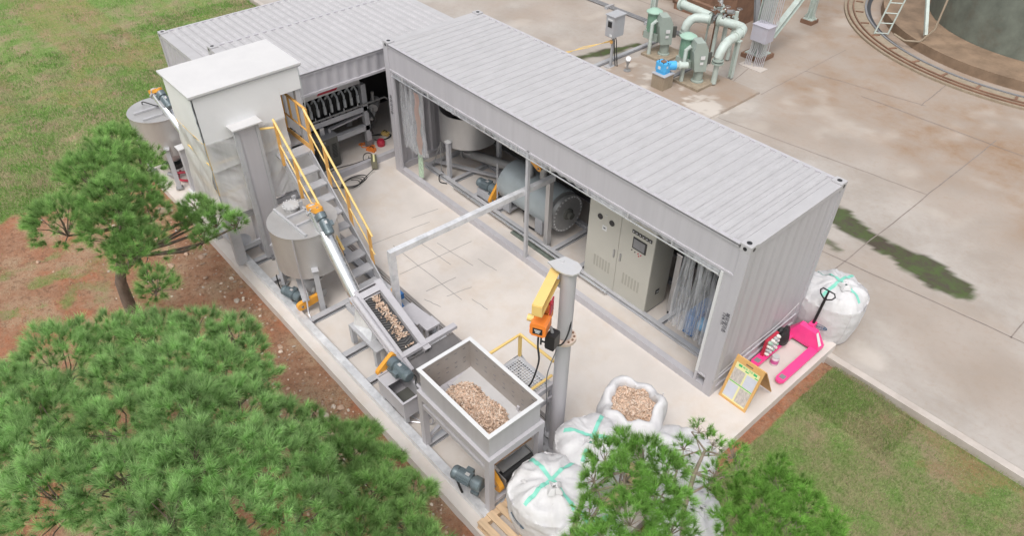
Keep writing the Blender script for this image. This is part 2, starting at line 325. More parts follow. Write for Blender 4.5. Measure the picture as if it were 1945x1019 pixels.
def ground_mat():
    mt = bpy.data.materials.new('ground_mat'); mt.use_nodes = True; t = mt.node_tree; L = t.links.new; b = t.nodes['Principled BSDF']; MAT['ground_mat'] = mt
    at = nn(t, 'ShaderNodeAttribute'); at.attribute_name = 'mask'; sp = nn(t, 'ShaderNodeSeparateColor'); L(at.outputs['Color'], sp.inputs[0])
    tc = nn(t, 'ShaderNodeTexCoord')
    def noise(sc, det=6, ro=.6):
        n = nn(t, 'ShaderNodeTexNoise'); n.inputs['Scale'].default_value = sc; n.inputs['Detail'].default_value = det; n.inputs['Roughness'].default_value = ro; L(tc.outputs['Object'], n.inputs[0]); return n.outputs[0]
    def ramp(x, lo, hi, a=0, c=1):
        m_ = nn(t, 'ShaderNodeMapRange'); m_.inputs[1].default_value = lo; m_.inputs[2].default_value = hi; m_.inputs[3].default_value = a; m_.inputs[4].default_value = c; L(x, m_.inputs[0]); return m_.outputs[0]
    def mix(f, a, c):
        m_ = nn(t, 'ShaderNodeMix', data_type='RGBA')
        for s_, v_ in ((0, f), (6, a), (7, c)):
            if isinstance(v_, tuple): m_.inputs[s_].default_value = (*v_, 1)
            elif isinstance(v_, (int, float)): m_.inputs[s_].default_value = v_
            else: L(v_, m_.inputs[s_])
        return m_.outputs[2]
    def math_(op, a, c):
        m_ = nn(t, 'ShaderNodeMath', operation=op)
        for i, v_ in enumerate((a, c)):
            if isinstance(v_, (int, float)): m_.inputs[i].default_value = v_
            else: L(v_, m_.inputs[i])
        return m_.outputs[0]
    fine = noise(28, 10, .8); clod = noise(13, 6, .65); mid = noise(6, 7)
    dirt = mix(ramp(mid, .3, .7), (.31, .155, .09), (.43, .25, .16))
    dirt = mix(math_('MULTIPLY', sp.outputs[1], ramp(mid, .35, .6)), dirt, (.42, .17, .09))
    dirt = mix(ramp(fine, .52, .72), dirt, (.42, .31, .23))
    dirt = mix(math_('MULTIPLY', sp.outputs[2], ramp(noise(60, 6, .7), .42, .58)), dirt, (.46, .36, .24))
    gr = mix(ramp(noise(22, 7, .7), .35, .65), (.13, .26, .05), (.28, .36, .13))
    gr = mix(ramp(noise(1.6, 6), .42, .66), gr, (.36, .29, .18))
    f = math_('MULTIPLY', sp.outputs[0], 1); f = ramp(math_('ADD', f, math_('MULTIPLY', math_('SUBTRACT', fine, .5), .8)), .2, .55)
    dk = ramp(clod, .34, .5, .55, 0); dirt = mix(dk, dirt, (.15, .08, .055)); lt = ramp(clod, .58, .68, 0, .5); dirt = mix(lt, dirt, (.44, .31, .22)); gr = mix(ramp(noise(17, 8, .75), .30, .5, .6, 0), gr, (.07, .11, .03)); gr = mix(ramp(noise(30, 8, .75), .55, .66, 0, .5), gr, (.46, .40, .27))
    col = mix(f, dirt, gr); L(col, b.inputs['Base Color']); b.inputs['Roughness'].default_value = .95; b.inputs['Specular IOR Level'].default_value = .15
    bp = nn(t, 'ShaderNodeBump'); bp.inputs['Strength'].default_value = 1; bp.inputs['Distance'].default_value = .04; L(fine, bp.inputs['Height']); L(bp.outputs[0], b.inputs['Normal'])
ground_mat()
gxs = axis(-18, 6, .085, -160, 140); gys = axis(-9, 2.6, .085, -140, 140)
terrain('ground', gxs, gys, gz_, gmask, 'ground_mat')
# ------------------------------------------------------------------ concrete yard
YZ = -.15
def segd(x, y, a, b):
    a, b = V(a), V(b); d = b - a; tt = np.clip(((x - a[0]) * d[0] + (y - a[1]) * d[1]) / (d @ d), 0, 1)
    return np.hypot(x - a[0] - tt * d[0], y - a[1] - tt * d[1])
def ymask(x, y):
    p = P3(x, y); wob = (fbm(p, 1.4, 4, 61) - .5) * .55 + (fbm(p, 5, 3, 62) - .5) * .2
    d = np.minimum(segd(x, y, (-2.6, 6.35), (-.3, 5.98)), segd(x, y, (-.3, 5.98), (1.3, 5.85)))
    moss = sstep(.40, .33, d + wob * .9); d2 = segd(x, y, (-10.6, 6.2), (-9.75, 9.5)); moss = np.maximum(moss, sstep(.22, .12, d2 + wob * .5))
    d3 = segd(x, y, (-.99, 5.25), (-.7, 5.15)); moss = np.maximum(moss, .8 * sstep(.10, .04, d3 + wob * .15))
    rust = sstep(.45, .75, fbm(p, .45, 5, 71)) * .35 + sstep(8.5, 13, y - .55 * x * 0 + .4 * (x + 6)) * .75
    rust = np.clip(rust * (.45 + fbm(p, 1.1, 4, 77)), 0, 1)
    pale = .35 * sstep(.58, .78, fbm(p, .9, 5, 81))
    dp = np.maximum(np.abs(x + 6.4) - .9, np.abs(y - 7.7) - .6); pale = np.maximum(pale, sstep(.5, .1, dp) * sstep(.52, .66, fbm(p, 3.5, 5, 83)))
    dp = np.hypot(x - 1.2, (y - 2.9) * 1.2); pale = np.maximum(pale, .6 * sstep(.5, .2, dp + wob))
    return np.stack([moss, rust, pale], -1)
def yard_mat():
    mt = bpy.data.materials.new('yard_mat'); mt.use_nodes = True; t = mt.node_tree; L = t.links.new; b = t.nodes['Principled BSDF']; MAT['yard_mat'] = mt
    at = nn(t, 'ShaderNodeAttribute'); at.attribute_name = 'mask'; sp = nn(t, 'ShaderNodeSeparateColor'); L(at.outputs['Color'], sp.inputs[0]); tc = nn(t, 'ShaderNodeTexCoord')
    def noise(sc, det=6, ro=.6):
        n = nn(t, 'ShaderNodeTexNoise'); n.inputs['Scale'].default_value = sc; n.inputs['Detail'].default_value = det; n.inputs['Roughness'].default_value = ro; L(tc.outputs['Object'], n.inputs[0]); return n.outputs[0]
    def ramp(x, lo, hi, a=0, c=1):
        m_ = nn(t, 'ShaderNodeMapRange'); m_.inputs[1].default_value = lo; m_.inputs[2].default_value = hi; m_.inputs[3].default_value = a; m_.inputs[4].default_value = c; L(x, m_.inputs[0]); return m_.outputs[0]
    def mix(f, a, c):
        m_ = nn(t, 'ShaderNodeMix', data_type='RGBA')
        for s_, v_ in ((0, f), (6, a), (7, c)):
            if isinstance(v_, tuple): m_.inputs[s_].default_value = (*v_, 1)
            elif isinstance(v_, (int, float)): m_.inputs[s_].default_value = v_
            else: L(v_, m_.inputs[s_])
        return m_.outputs[2]
    c = mix(ramp(noise(.9, 8, .65), .35, .65), (.355, .315, .28), (.45, .415, .385))
    c = mix(ramp(noise(7, 8, .75), .5, .75, 0, .45), c, (.34, .27, .21))
    mm = nn(t, 'ShaderNodeMath', operation='MULTIPLY'); L(sp.outputs[1], mm.inputs[0]); L(ramp(noise(1.8, 8, .7), .3, .65, .35, 1), mm.inputs[1])
    c = mix(mm.outputs[0], c, (.29, .19, .12)); c = mix(sp.outputs[2], c, (.56, .51, .46))
    m2 = mix(ramp(noise(4, 6, .7), .38, .62), (.05, .038, .025), (.05, .085, .015)); c = mix(ramp(sp.outputs[0], 0, 1, 0, .92), c, m2)
    L(c, b.inputs['Base Color']); b.inputs['Roughness'].default_value = .85; b.inputs['Specular IOR Level'].default_value = .25
    bp = nn(t, 'ShaderNodeBump'); bp.inputs['Strength'].default_value = .25; bp.inputs['Distance'].default_value = .01; L(noise(45, 5), bp.inputs['Height']); L(bp.outputs[0], b.inputs['Normal'])
yard_mat()
terrain('concrete_yard', axis(-19, 5, .09, -150, 140), np.concatenate([[2.5], axis(2.56, 19, .09, 2.57, 140)]), lambda x, y: YZ + 0 * x, ymask, 'yard_mat')
mb = MB(); mb.box(-60, 60, 2.36, 2.495, -.3, -.148); struct('yard_kerb', mb, 'kerb')
mb = MB()
def strip(mb, pts, w_, z):
    for a, b in zip(pts[:-1], pts[1:]):
        a, b = V(*a, z), V(*b, z); d, s_, u = frame(b - a); mb.add([a - s_ * w_ / 2, b - s_ * w_ / 2, b + s_ * w_ / 2, a + s_ * w_ / 2], [(0, 1, 2, 3)])
def wob(a, b, n=14, amp=.02):
    a, b = V(a), V(b); return [tuple(a + (b - a) * i / n + RNG.normal(0, amp, 2) * (0 < i < n)) for i in range(n + 1)]
for a, b in (((-1.6, 4.78), (6, 5.6)), ((-.4, 4.2), (-.36, 12)), ((-5.5, 9.6), (-5.5, 14)), ((-5.5, 11.8), (-2.3, 12.4)), ((-3.7, 11.6), (6, 11.9)), ((-2.4, 12.3), (-2.5, 14)), ((-6.0, 7.4), (-6.9, 11.9)), ((-5.5, 7.7), (-.4, 8.4)), ((-14, 6.2), (-9.9, 6.4)), ((-20, 12.4), (-8.2, 12.2)), ((2.6, 5.2), (2.6, 12))):
    strip(mb, wob(a, b, 18, .008), .022 if abs(a[0] + 5.5) > .1 else .015, YZ + .004)
struct('yard_joints', mb, 'dark_line', smooth=False)
X, Y = np.meshgrid(np.linspace(-9.2, -5.5, 60), np.linspace(7.0, 9.66, 50), indexing='ij'); E_ = (X < -9.19) | (X > -5.51) | (Y < 7.01) | (Y > 9.65); mb = MB(); mb.grid(np.stack([X, Y, np.where(E_, -.3, -.09)], -1))
o = struct('pump_pad', mb, 'yard_mat', smooth=False); xx, yy = X.ravel(), Y.ravel(); c4 = np.ones((xx.size, 4)); c4[:, 0] = 0; c4[:, 1] = .45 * sstep(.4, .65, fbm(P3(xx, yy), .9, 5, 201)) + .25; c4[:, 2] = sstep(.56, .64, fbm(P3(xx, yy), 2.6, 5, 205)) * sstep(9.0, 7.8, yy) * .9
at = o.data.color_attributes.new('mask', 'FLOAT_COLOR', 'POINT'); at.data.foreach_set('color', c4.ravel())
# ------------------------------------------------------------------ slab
M('slab_mat', (.63, .58, .54), .8, var=.07, vscale=1.3, bump=.12, bscale=70, dirt=(.54, .43, .33), damt=.6, dscale=1.1)
mb = MB(); mb.box(-12.2, .72, -4.20, 2.58, -.32, 0); struct('concrete_slab', mb, 'slab_mat', smooth=False)
mb = MB()
for a, b in (((-6.7, -1.9), (-6.55, -.6)), ((-6.4, -1.6), (-4.3, -1.55)), ((-5.6, -2.0), (-5.5, -.35)), ((-6.3, -1.15), (-5.2, -1.1)), ((-4.9, -1.9), (-4.85, -1.25)), ((-4.55, -1.7), (-4.45, -1.2)), ((-5.9, -.9), (-4.9, -.8)), ((-6.9, -.8), (-6.8, -.2)), ((-4.2, -1.4), (-3.8, -1.36)), ((-5.0, -.6), (-4.5, -.55)), ((-4.75, -2.05), (-4.4, -1.95))):
    strip(mb, wob(a, b, 8, .004), .014, .003)
struct('slab_marks', mb, 'pencil_line', smooth=False)
# ------------------------------------------------------------------ containers
def casting(p, parent, z):   # p = (xmin,ymin)
    x, y = p; mb = MB(); mb.box(x, x + .178, y, y + .162, z - .118, z)
    c = mb.build('corner_casting', 'roof_paint', parent, smooth=False)
    h = MB(); h.lathe([(.0, .0), (.038, 0), (.038, .003), (0, .003)], (x + .089, y + .081, z + .0005), (0, 0, 1), 16)
    h.lathe([(0, 0), (.03, 0), (.03, .003), (0, .003)], (x + .089, y - .001, z - .06), (0, -1, 0), 14)
    h.lathe([(0, 0), (.03, 0), (.03, .003), (0, .003)], (x + .179, y + .081, z - .06), (1, 0, 0), 14); h.lathe([(0, 0), (.03, 0), (.03, .003), (0, .003)], (x - .001, y + .081, z - .06), (-1, 0, 0), 14)
    h.build('casting_hole', 'black_paint', c, smooth=False)
W_, LA, HA = 2.438, 8.6, 3.02
A = thing('shipping_container', 'long light grey shipping container with an open side showing a dryer and a control cabinet', 'container', (-LA / 2, W_ / 2, 0), 'grey shipping containers')
mb = MB()
for x in (-LA, -.15):
    for y in (0, W_ - .12): mb.box(x, x + .15, y, y + .12, .0, HA - .12)
mb.box(-LA + .15, -.15, .0, .11, .0, .14); mb.box(-LA + .15, -.15, W_ - .1, W_, .0, .14); mb.box(-.1, -.003, .12, W_ - .12, 0, .14); mb.box(-LA + .003, -LA + .1, .12, W_ - .12, 0, .14)
mb.box(-LA + .16, -.16, .0, .06, HA - .085, HA - .028); mb.box(-LA + .16, -.16, W_ - .06, W_, HA - .085, HA - .028)
mb.box(-.06, -.003, .162, W_ - .162, HA - .11, HA - .028); mb.box(-LA + .003, -LA + .06, .162, W_ - .162, HA - .11, HA - .028)
mb.build('frame', 'container_paint', A, smooth=False)
mb = MB(); mb.corr((-.02, .12, .14), (0, 1, 0), (0, 0, 1), (1, 0, 0), W_ - .24, HA - .25, .29, .016, (.1, .45, .62, .97)); mb.build('end_wall', 'container_paint', A)
mb = MB(); mb.corr((-LA + .02, W_ - .12, .14), (0, -1, 0), (0, 0, 1), (-1, 0, 0), W_ - .24, HA - .25, .28, .036); mb.build('end_wall', 'container_paint', A)
mb = MB(); mb.corr((-LA + .15, W_ - .02, .14), (1, 0, 0), (0, 0, 1), (0, 1, 0), LA - .3, HA - .225, .28, .036); mb.build('back_wall', 'container_paint', A)
mb = MB(); mb.corr((-LA + .15, .018, 2.46), (1, 0, 0), (0, 0, 1), (0, -1, 0), LA - .3, HA - .085 - 2.46, .5, .006); mb.box(-LA + .15, -.15, .0, .05, 2.42, 2.46); mb.build('side_panel', 'container_paint', A)
mb = MB(); mb.corr((-LA + .18, .02, HA - .026), (1, 0, 0), (0, 1, 0), (0, 0, 1), LA - .36, W_ - .04, .195, .024)
mb.box(-LA, -LA + .18, .165, W_ - .165, HA - .03, HA - .022); mb.box(-.18, 0, .165, W_ - .165, HA - .03, HA - .022)
mb.box(-LA + .18, -.18, 0, .02, HA - .06, HA - .045); mb.box(-LA + .18, -.18, W_ - .02, W_, HA - .06, HA - .045); rf = mb.build('roof', 'roof_paint', A)
n_ = round((LA - .36) / .195); p_ = (LA - .36) / n_; mb = MB()
for k in range(n_): xg_ = -LA + .18 + p_ * (k + .435); wg = .014 + .012 * RNG.random(); mb.add([(xg_, .05, HA - .0485), (xg_ + wg, .05, HA - .0485), (xg_ + wg, W_ - .05, HA - .0485), (xg_, W_ - .05, HA - .0485)], [(0, 1, 2, 3)])
mb.build('groove_shade', 'groove_shade_mat', rf, smooth=False)  # darker strips painted in as shade so the ribs read
mb = MB(); mb.box(-LA + .17, -.17, .07, W_ - .07, HA - .13, HA - .11); mb.build('ceiling_lining', 'inside_panel', A, smooth=False); box_part('back_shade_panel', 'inside_shade', A, -LA + .17, -.17, W_ - .12, W_ - .09, .06, HA - .14)  # dark panel added on the back wall as painted interior shade
mb = MB(); mb.box(-.30, -.152, .012, .05, .36, 2.42); mb.box(-.34, -.15, -.004, .06, .33, .36); mb.box(-.345, -.30, -.006, .06, .14, .36); mb.build('side_panel', 'container_paint', A, smooth=False)
mb = MB(); mb.box(-.345, -.30, -.008, .07, .36, 2.42); mb.build('opening_trim', 'white_paint', A, smooth=False)
mb = MB(); mb.box(-LA + .152, -8.36, .012, .05, .14, 2.42); mb.build('side_panel', 'container_paint', A, smooth=False)
mb = MB(); mb.box(-4.36, -4.30, -.01, .05, .14, 2.46); mb.build('middle_post', 'grey_steel', A, smooth=False)
mb = MB(); mb.box(-.02, .005, .0, W_, .345, .36); mb.build('skirt_ledge', 'container_paint', A, smooth=False)
for x in (-LA, -.178):
    for y in (0, W_ - .162): casting((x, y), A, HA)
text('폐목재이송', .085, (-.075, -.004, 1.60), (0, 0, -1), (1, 0, 0), 'ink', A); text('5 분쇄 건조.', .05, (-.125, -.004, 1.64), (0, 0, -1), (1, 0, 0), 'ink', A)
text('폐목재이송', .10, (-8.52, -.004, 1.65), (0, 0, -1), (1, 0, 0), 'ink', A)
for x0, zz in ((.013, .40), ):
    mb = MB(); pts = [V(.006, .1 + i * .18, .46 + .12 * math.sin(i * .5) * .5 + .25 * (i / 13) ** 2) for i in range(13)]; mb.tube(pts, .004, 5); mb.build('cable', 'white_paint', A)
def side_container(name, x0, x1, y0, y1, z0, H, label, open_y=None):
    t = thing(name, label, 'container', ((x0 + x1) / 2, (y0 + y1) / 2, z0), 'grey shipping containers'); z1 = z0 + H; mb = MB()
    for x in (x0, x1 - .12):
        for y in (y0, y1 - .15): mb.box(x, x + .12, y, y + .15, z0, z1 - .12)
    mb.box(x1 - .1, x1, y0 + .15, y1 - .15, z0, z0 + .15); mb.box(x0, x0 + .1, y0 + .15, y1 - .15, z0, z0 + .15); mb.box(x0 + .12, x1 - .12, y0 + .003, y0 + .1, z0, z0 + .14)
    mb.box(x1 - .06, x1, y0 + .16, y1 - .16, z1 - .085, z1 - .028); mb.box(x0, x0 + .06, y0 + .16, y1 - .16, z1 - .085, z1 - .028); mb.box(x0 + .16, x1 - .16, y0 + .003, y0 + .06, z1 - .11, z1 - .028)
    mb.box(x0 + .16, x1 - .16, y1 - .06, y1 - .003, z1 - .11, z1 - .028); mb.build('frame', 'container_paint', t, smooth=False)
    mb = MB(); mb.corr((x0 + .12, y0 + .02, z0 + .14), (1, 0, 0), (0, 0, 1), (0, -1, 0), x1 - x0 - .24, H - .25, .28, .036); mb.build('end_wall', 'container_paint', t)
    mb = MB(); mb.corr((x1 - .12, y1 - .02, z0 + .14), (-1, 0, 0), (0, 0, 1), (0, 1, 0), x1 - x0 - .24, H - .25, .28, .036); mb.build('end_wall', 'container_paint', t)
    mb = MB(); mb.corr((x0 + .02, y1 - .15, z0 + .14), (0, -1, 0), (0, 0, 1), (-1, 0, 0), y1 - y0 - .3, H - .22, .28, .036); mb.build('back_wall', 'container_paint', t)
    zb = z0 + .14 if open_y is None else 2.17
    mb = MB(); mb.corr((x1 - .02, y0 + .15, zb), (0, 1, 0), (0, 0, 1), (1, 0, 0), y1 - y0 - .3, z1 - .085 - zb, .24, .016)
    if open_y is not None: mb.box(x1 - .05, x1 + .012, y0 + .15, y1 - .15, zb - .05, zb)
    mb.build('side_panel', 'container_paint', t)
    mb = MB(); mb.corr((x0 + .02, y0 + .18, z1 - .026), (0, 1, 0), (1, 0, 0), (0, 0, 1), y1 - y0 - .36, x1 - x0 - .04, .195, .024)
    mb.box(x0 + .18, x1 - .18, y0, y0 + .18, z1 - .03, z1 - .022); mb.box(x0 + .18, x1 - .18, y1 - .18, y1, z1 - .03, z1 - .022); mb.box(x0, x0 + .02, y0 + .17, y1 - .17, z1 - .06, z1 - .045); mb.box(x1 - .02, x1, y0 + .17, y1 - .17, z1 - .06, z1 - .045)
    rf = mb.build('roof', 'roof_paint', t); n_ = round((y1 - y0 - .36) / .195); p_ = (y1 - y0 - .36) / n_; mb = MB()
    for k in range(n_): yg_ = y0 + .18 + p_ * (k + .435); wg = .014 + .012 * RNG.random(); mb.add([(x0 + .05, yg_, z1 - .0485), (x1 - .05, yg_, z1 - .0485), (x1 - .05, yg_ + wg, z1 - .0485), (x0 + .05, yg_ + wg, z1 - .0485)], [(0, 1, 2, 3)])
    mb.build('groove_shade', 'groove_shade_mat', rf, smooth=False)  # rib shade painted as dark strips on this roof too
    for x in (x0, x1 - .178):
        for y in (y0, y1 - .162): casting((x, y), t, z1)
    return t
B2 = side_container('shipping_container', -11.45, -9.08, -2.45, 2.36, 0, 2.64, 'open fronted grey container joining the long one, a filter press inside it', 1)
box_part('floor', 'rusty', B2, -11.35, -9.2, -2.3, 2.2, .03, .045).data.materials[0] = MAT['slab_mat']
box_part('back_shade_panel', 'dark_inside', B2, -11.38, -11.35, -2.28, 2.18, .06, 2.46); box_part('end_shade_panel', 'dark_inside', B2, -11.34, -9.3, 2.17, 2.2, .06, 2.46)  # near-black panels added to paint the unlit depth of the container
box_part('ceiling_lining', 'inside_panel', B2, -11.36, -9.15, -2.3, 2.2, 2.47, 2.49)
side_container('shipping_container', -13.85, -11.47, -2.66, 2.30, -.32, 2.55, 'lower grey container behind the open one, beside the lawn')
mb = MB(); mb.tube([(-12.9, -2.69, 1.1 + .04 * i) if i < 8 else (-12.86 - .01 * i, -2.71, 1.1 + .04 * i) for i in range(14)], .02, 6)
tag(mb.build('pipe_stub', 'white_paint', None), 'short white pipe on the end wall of the low rear container', 'pipe')
# ------------------------------------------------------------------ machinery helpers
def gear_motor(root, p, d, up=(0, 0, 1), s=1., mat='motor_paint', side=1):
    p, d = V(p), unit(d); _, sd, u = frame(d, up); mb = MB()
    mb.lathe([(0, 0), (.07 * s, 0), (.088 * s, .015 * s), (.088 * s, .11 * s), (.06 * s, .125 * s), (.06 * s, .14 * s), (.078 * s, .145 * s), (.078 * s, .33 * s), (0, .33 * s)], p, d, 24)
    for k in range(18):
        an = 2 * PI * k / 18; dr = math.cos(an) * sd + math.sin(an) * u; mb.obox(p + d * .24 * s + dr * .08 * s, (d, np.cross(d, dr), dr), (.085 * s, .003 * s, .008 * s))
    for k in (-1, 1): mb.obox(p + d * .06 * s - u * .09 * s + sd * k * .07 * s, (d, sd, u), (.05 * s, .02 * s, .02 * s))
    mo = mb.build('motor', mat, root)
    mb = MB(); mb.lathe([(.082 * s, .33 * s), (.085 * s, .335 * s), (.085 * s, .385 * s), (.07 * s, .405 * s), (.02 * s, .41 * s), (0, .41 * s)], p, d, 24); mb.build('fan_cover', mat, mo)
    mb = MB(); c = p + d * .23 * s + sd * side * .098 * s; mb.obox(c, (d, sd, u), (.045 * s, .03 * s, .04 * s)); mb.build('terminal_box', mat, mo)
    mb = MB(); mb.obox(p + d * .2 * s + u * .0885 * s, (d, sd, u), (.028 * s, .02 * s, .002 * s)); mb.build('name_plate', 'tank_lid', mo)
    return mo
def guard(root, a, b, n, r=.09, th=.07, mat='guard_orange'):
    a, b, n = V(a), V(b), unit(n); d = unit(b - a); u = np.cross(n, d); L = np.linalg.norm(b - a); poly = []
    for k in range(9): an = PI / 2 + PI * k / 8; poly.append((r * math.cos(an), r * math.sin(an)))
    for k in range(9): an = -PI / 2 + PI * k / 8; poly.append((L + r * .8 * math.cos(an), r * .8 * math.sin(an)))
    mb = MB(); mb.prism(poly, a, d, u, th); g = mb.build('chain_guard', mat, root)
    mb = MB()
    for q in (a, b): mb.cyl(q - n * (th / 2 + .012), q + n * (th / 2 + .012), .022, seg=10)
    mb.build('guard_bolt', 'grey_steel_dark', g); return g
def cable(pts, r, root=None, mat='black_rubber', name='cable', n=6):
    pts = [V(p) for p in pts]; out = []
    P = [pts[0]] + pts + [pts[-1]]
    for i in range(1, len(P) - 2):
        for k in range(n):
            t = k / n; a, b, c, d = P[i - 1], P[i], P[i + 1], P[i + 2]
            out.append(.5 * ((2 * b) + (c - a) * t + (2 * a - 5 * b + 4 * c - d) * t * t + (3 * b - a - 3 * c + d) * t ** 3))
    out.append(pts[-1]); mb = MB(); mb.tube(out, r, 6); return mb.build(name, mat, root)
# ------------------------------------------------------------------ steel base frame
B = thing('skid_frame', 'long low steel base frame carrying the tanks, stair and hopper along the slab edge', 'steel frame', (-4.4, -3.2, 0))
mb = MB(); mb.cchan((-8.2, -3.975, .06), (-.63, -3.975, .06), .125, .115, .012, 1); mb.build('edge_channel', 'galvanised', B, smooth=False)
mb = MB(); mb.cchan((-8.2, -2.44, .055), (-.63, -2.44, .055), .13, .10, .01, -1); mb.box(-8.2, -.9, -2.35, -2.33, .0, .05); mb.build('edge_channel', 'grey_steel', B, smooth=False)
for x in (-8.15, -7.62, -6.9, -5.53, -4.45, -3.72, -3.1, -2.15, -.70):
    mb = MB(); mb.ibeam((x, -3.9, .05), (x, -2.51, .05), .11, .095); mb.build('cross_member', 'grey_steel', B, smooth=False)
mb = MB(); mb.ibeam((-5.47, -3.2, .048), (-3.78, -3.2, .048), .09, .09); mb.build('cross_member', 'grey_steel', B, smooth=False)
for y, r in ((-2.285, .016), (-2.24, .016), (-2.20, .012)):
    mb = MB(); mb.box(-8.3, -1.35, y - r, y + r, .0, .035 if r > .013 else .02)
    tag(mb.build('floor_rail', 'rail_steel', None, smooth=False), ('thin steel floor rail nearest the base frame', 'thin steel floor rail between the other two', 'low thin rail farthest from the base frame, towards the container')[(y > -2.27) + (y > -2.22)], 'rail', 'parallel floor rails')
# ------------------------------------------------------------------ tank with legs
def tank(root, c, zt=1.6, zb=.74, r=.57, seg=56):
    x, y = c; mb = MB(); mb.lathe([(r, zb), (r, zt - .01), (r + .012, zt - .01), (r + .012, zt + .008), (r - .005, zt + .008)], (x, y, 0), seg=seg)
    mb.lathe([(.13, .40), (.145, .42), (r - .001, zb)], (x, y, 0), seg=seg); mb.lathe([(.13, .32), (.17, .32), (.17, .345), (.13, .345)], (x, y, 0), seg=24); mb.build('shell', 'stainless', root)
    mb = MB(); mb.lathe([(0, zt + .004), (r - .006, zt + .004), (r - .006, zt + .0)], (x, y, 0), seg=seg); lid = mb.build('lid', 'tank_lid', root)
    for k, an in enumerate((math.radians(340), math.radians(220), math.radians(100))):
        px, py = x + (r + .05) * math.cos(an), y + (r + .05) * math.sin(an)
        mb = MB(); dr = V(math.cos(an), math.sin(an), 0); mb.beam((px, py, .05), (px, py, zb + .22), .09, .06, up=dr); mb.obox((px, py, zb + .225), (dr, (-dr[1], dr[0], 0), (0, 0, 1)), (.07, .055, .006)); mb.build('leg', 'grey_steel', root, smooth=False)
        mb = MB(); mb.obox((px, py, .052), (dr, (-dr[1], dr[0], 0), (0, 0, 1)), (.07, .07, .008)); mb.cyl((px, py, 0), (px, py, .05), .035, seg=12); mb.build('foot', 'dull_steel', root)
    return lid
tc = (-6.25, -3.36)
T1 = thing('storage_tank', 'round grey steel tank with a manhole lid standing beside the yellow railed stair', 'tank', (tc[0], tc[1], 0), 'conical bottom steel tanks')
lid = tank(T1, tc)
mb = MB()
x, y = tc
for (a, b) in (((-.50, -.25), (.50, -.20)), ((-.5, .14), (.5, .2)), ((-.14, -.22), (-.14, .16)), ((.16, -.21), (.16, .18))):
    mb.beam((x + a[0], y + a[1], 1.63), (x + b[0], y + b[1], 1.63), .04, .045)
mb.build('lid_brace', 'grey_steel', lid, smooth=False)
mb = MB(); hx, hy = x - .35, y + .0; mb.lathe([(.11, 1.6), (.11, 1.68), (.15, 1.68), (.15, 1.70), (0, 1.715)], (hx, hy, 0), seg=24)
for k in range(12): an = k * PI / 6; mb.cyl((hx + .132 * math.cos(an), hy + .132 * math.sin(an), 1.66), (hx + .132 * math.cos(an), hy + .132 * math.sin(an), 1.725), .014, seg=6)
mb.build('manhole', 'tank_lid', lid)
for sx in (-.13, .10):
    mb = MB(); mb.box(hx + sx - .01, hx + sx + .01, hy + .10, hy + .17, 1.61, 1.76); mb.build('lifting_lug', 'grey_steel', lid, smooth=False)
cable([(x + .43, y - .42, 1.6), (x + .47, y - .44, 1.1), (x + .48, y - .42, .5), (x + .62, y - .5, .14), (x + .8, y - .52, .1)], .014, T1, 'conduit', 'conduit')
cable([(x - .2, y - .6, .55), (x - .1, y - .62, .3), (x - .05, y - .5, .12)], .012, T1, 'black_rubber')
mb = MB(); mb.beam((x - .55, y - .1, .33), (x + .5, y - .45, .33), .12, .03); mb.lathe([(.13, -.2), (.13, .2)], (x + .05, y - .15, .36), (1, -.35, 0), 20); mb.build('discharge_screw', 'grey_steel', T1)
mo = gear_motor(T1, (x + .28, y - .44, .24), (-.80, -.25, .0), s=1.05)
guard(T1, (x + .42, y - .52, .20), (x + .46, y - .20, .26), (1, .1, 0), .085, .07)
mb = MB(); mb.lathe([(0, 0), (.09, 0), (.09, .05), (.05, .07), (.05, .16), (.08, .17), (.08, .2), (0, .2)], (x + .33, y - .18, .32), (.9, .3, 0), 20); mb.build('outlet_flange', 'dull_steel', T1)
# inclined screw tube, tank 1
def screw(name, label, top, bot, r, mdir, gdir, grp):
    t = thing(name, label, 'screw conveyor', tuple(bot), grp); top, bot = V(top), V(bot); d = unit(top - bot)
    mb = MB(); mb.cyl(bot, top, r, seg=28); mb.build('tube', 'stainless_bright', t)
    for q in (top - d * .02, bot + d * .03): mb = MB(); mb.cyl(q - d * .012, q + d * .012, r + .03, seg=24); mb.build('flange', 'grey_steel', t)
    mb = MB(); mb.cyl(top, top + d * .10, r * .6, seg=16); mb.build('shaft_end', 'grey_steel', t)
    mb = MB(); mb.cyl(top - d * .35 - V(0, 0, .0), top - d * .35 - V(0, 0, r + .16), r * .9, seg=20); mb.build('outlet', 'dull_steel', t)
    _, s_, u = frame(d); ms = top - d * .12 + u * (r + .13)
    mb = MB(); mb.obox(top - d * .22 + u * (r + .02), (d, s_, u), (.17, .09, .012)); mb.obox(top + d * .0 + u * (r * .5), (d, s_, u), (.012, .1, .12)); mb.build('motor_bracket', 'grey_steel', t, smooth=False)
    gear_motor(t, ms, -d, up=u, s=.98, side=-1)
    guard(t, top + d * .07 + u * 0, ms + d * .05, d, .10, .07); return t
s1 = screw('screw_conveyor', 'shiny inclined tube rising from the belt trough to the round tank by the stair', (-6.02, -3.22, 1.83), (-4.72, -3.33, .70), .115, None, None, 'inclined screw conveyors')
mb = MB(); mb.cyl((-4.80, -3.33, .77), (-4.76, -3.33, .735), .122, seg=20); mb.build('bottom_collar', 'guard_orange', s1)
T2 = thing('storage_tank', 'round grey steel tank at the far corner of the slab, half hidden by the pine', 'tank', (-11.55, -3.75, 0), 'conical bottom steel tanks')
lid = tank(T2, (-11.55, -3.75), 1.6, .78)
mb = MB(); mb.box(-11.62, -11.56, -4.2, -3.3, 1.61, 1.65); mb.box(-11.25, -11.20, -4.15, -3.35, 1.61, 1.65); mb.build('lid_brace', 'grey_steel', lid, smooth=False)
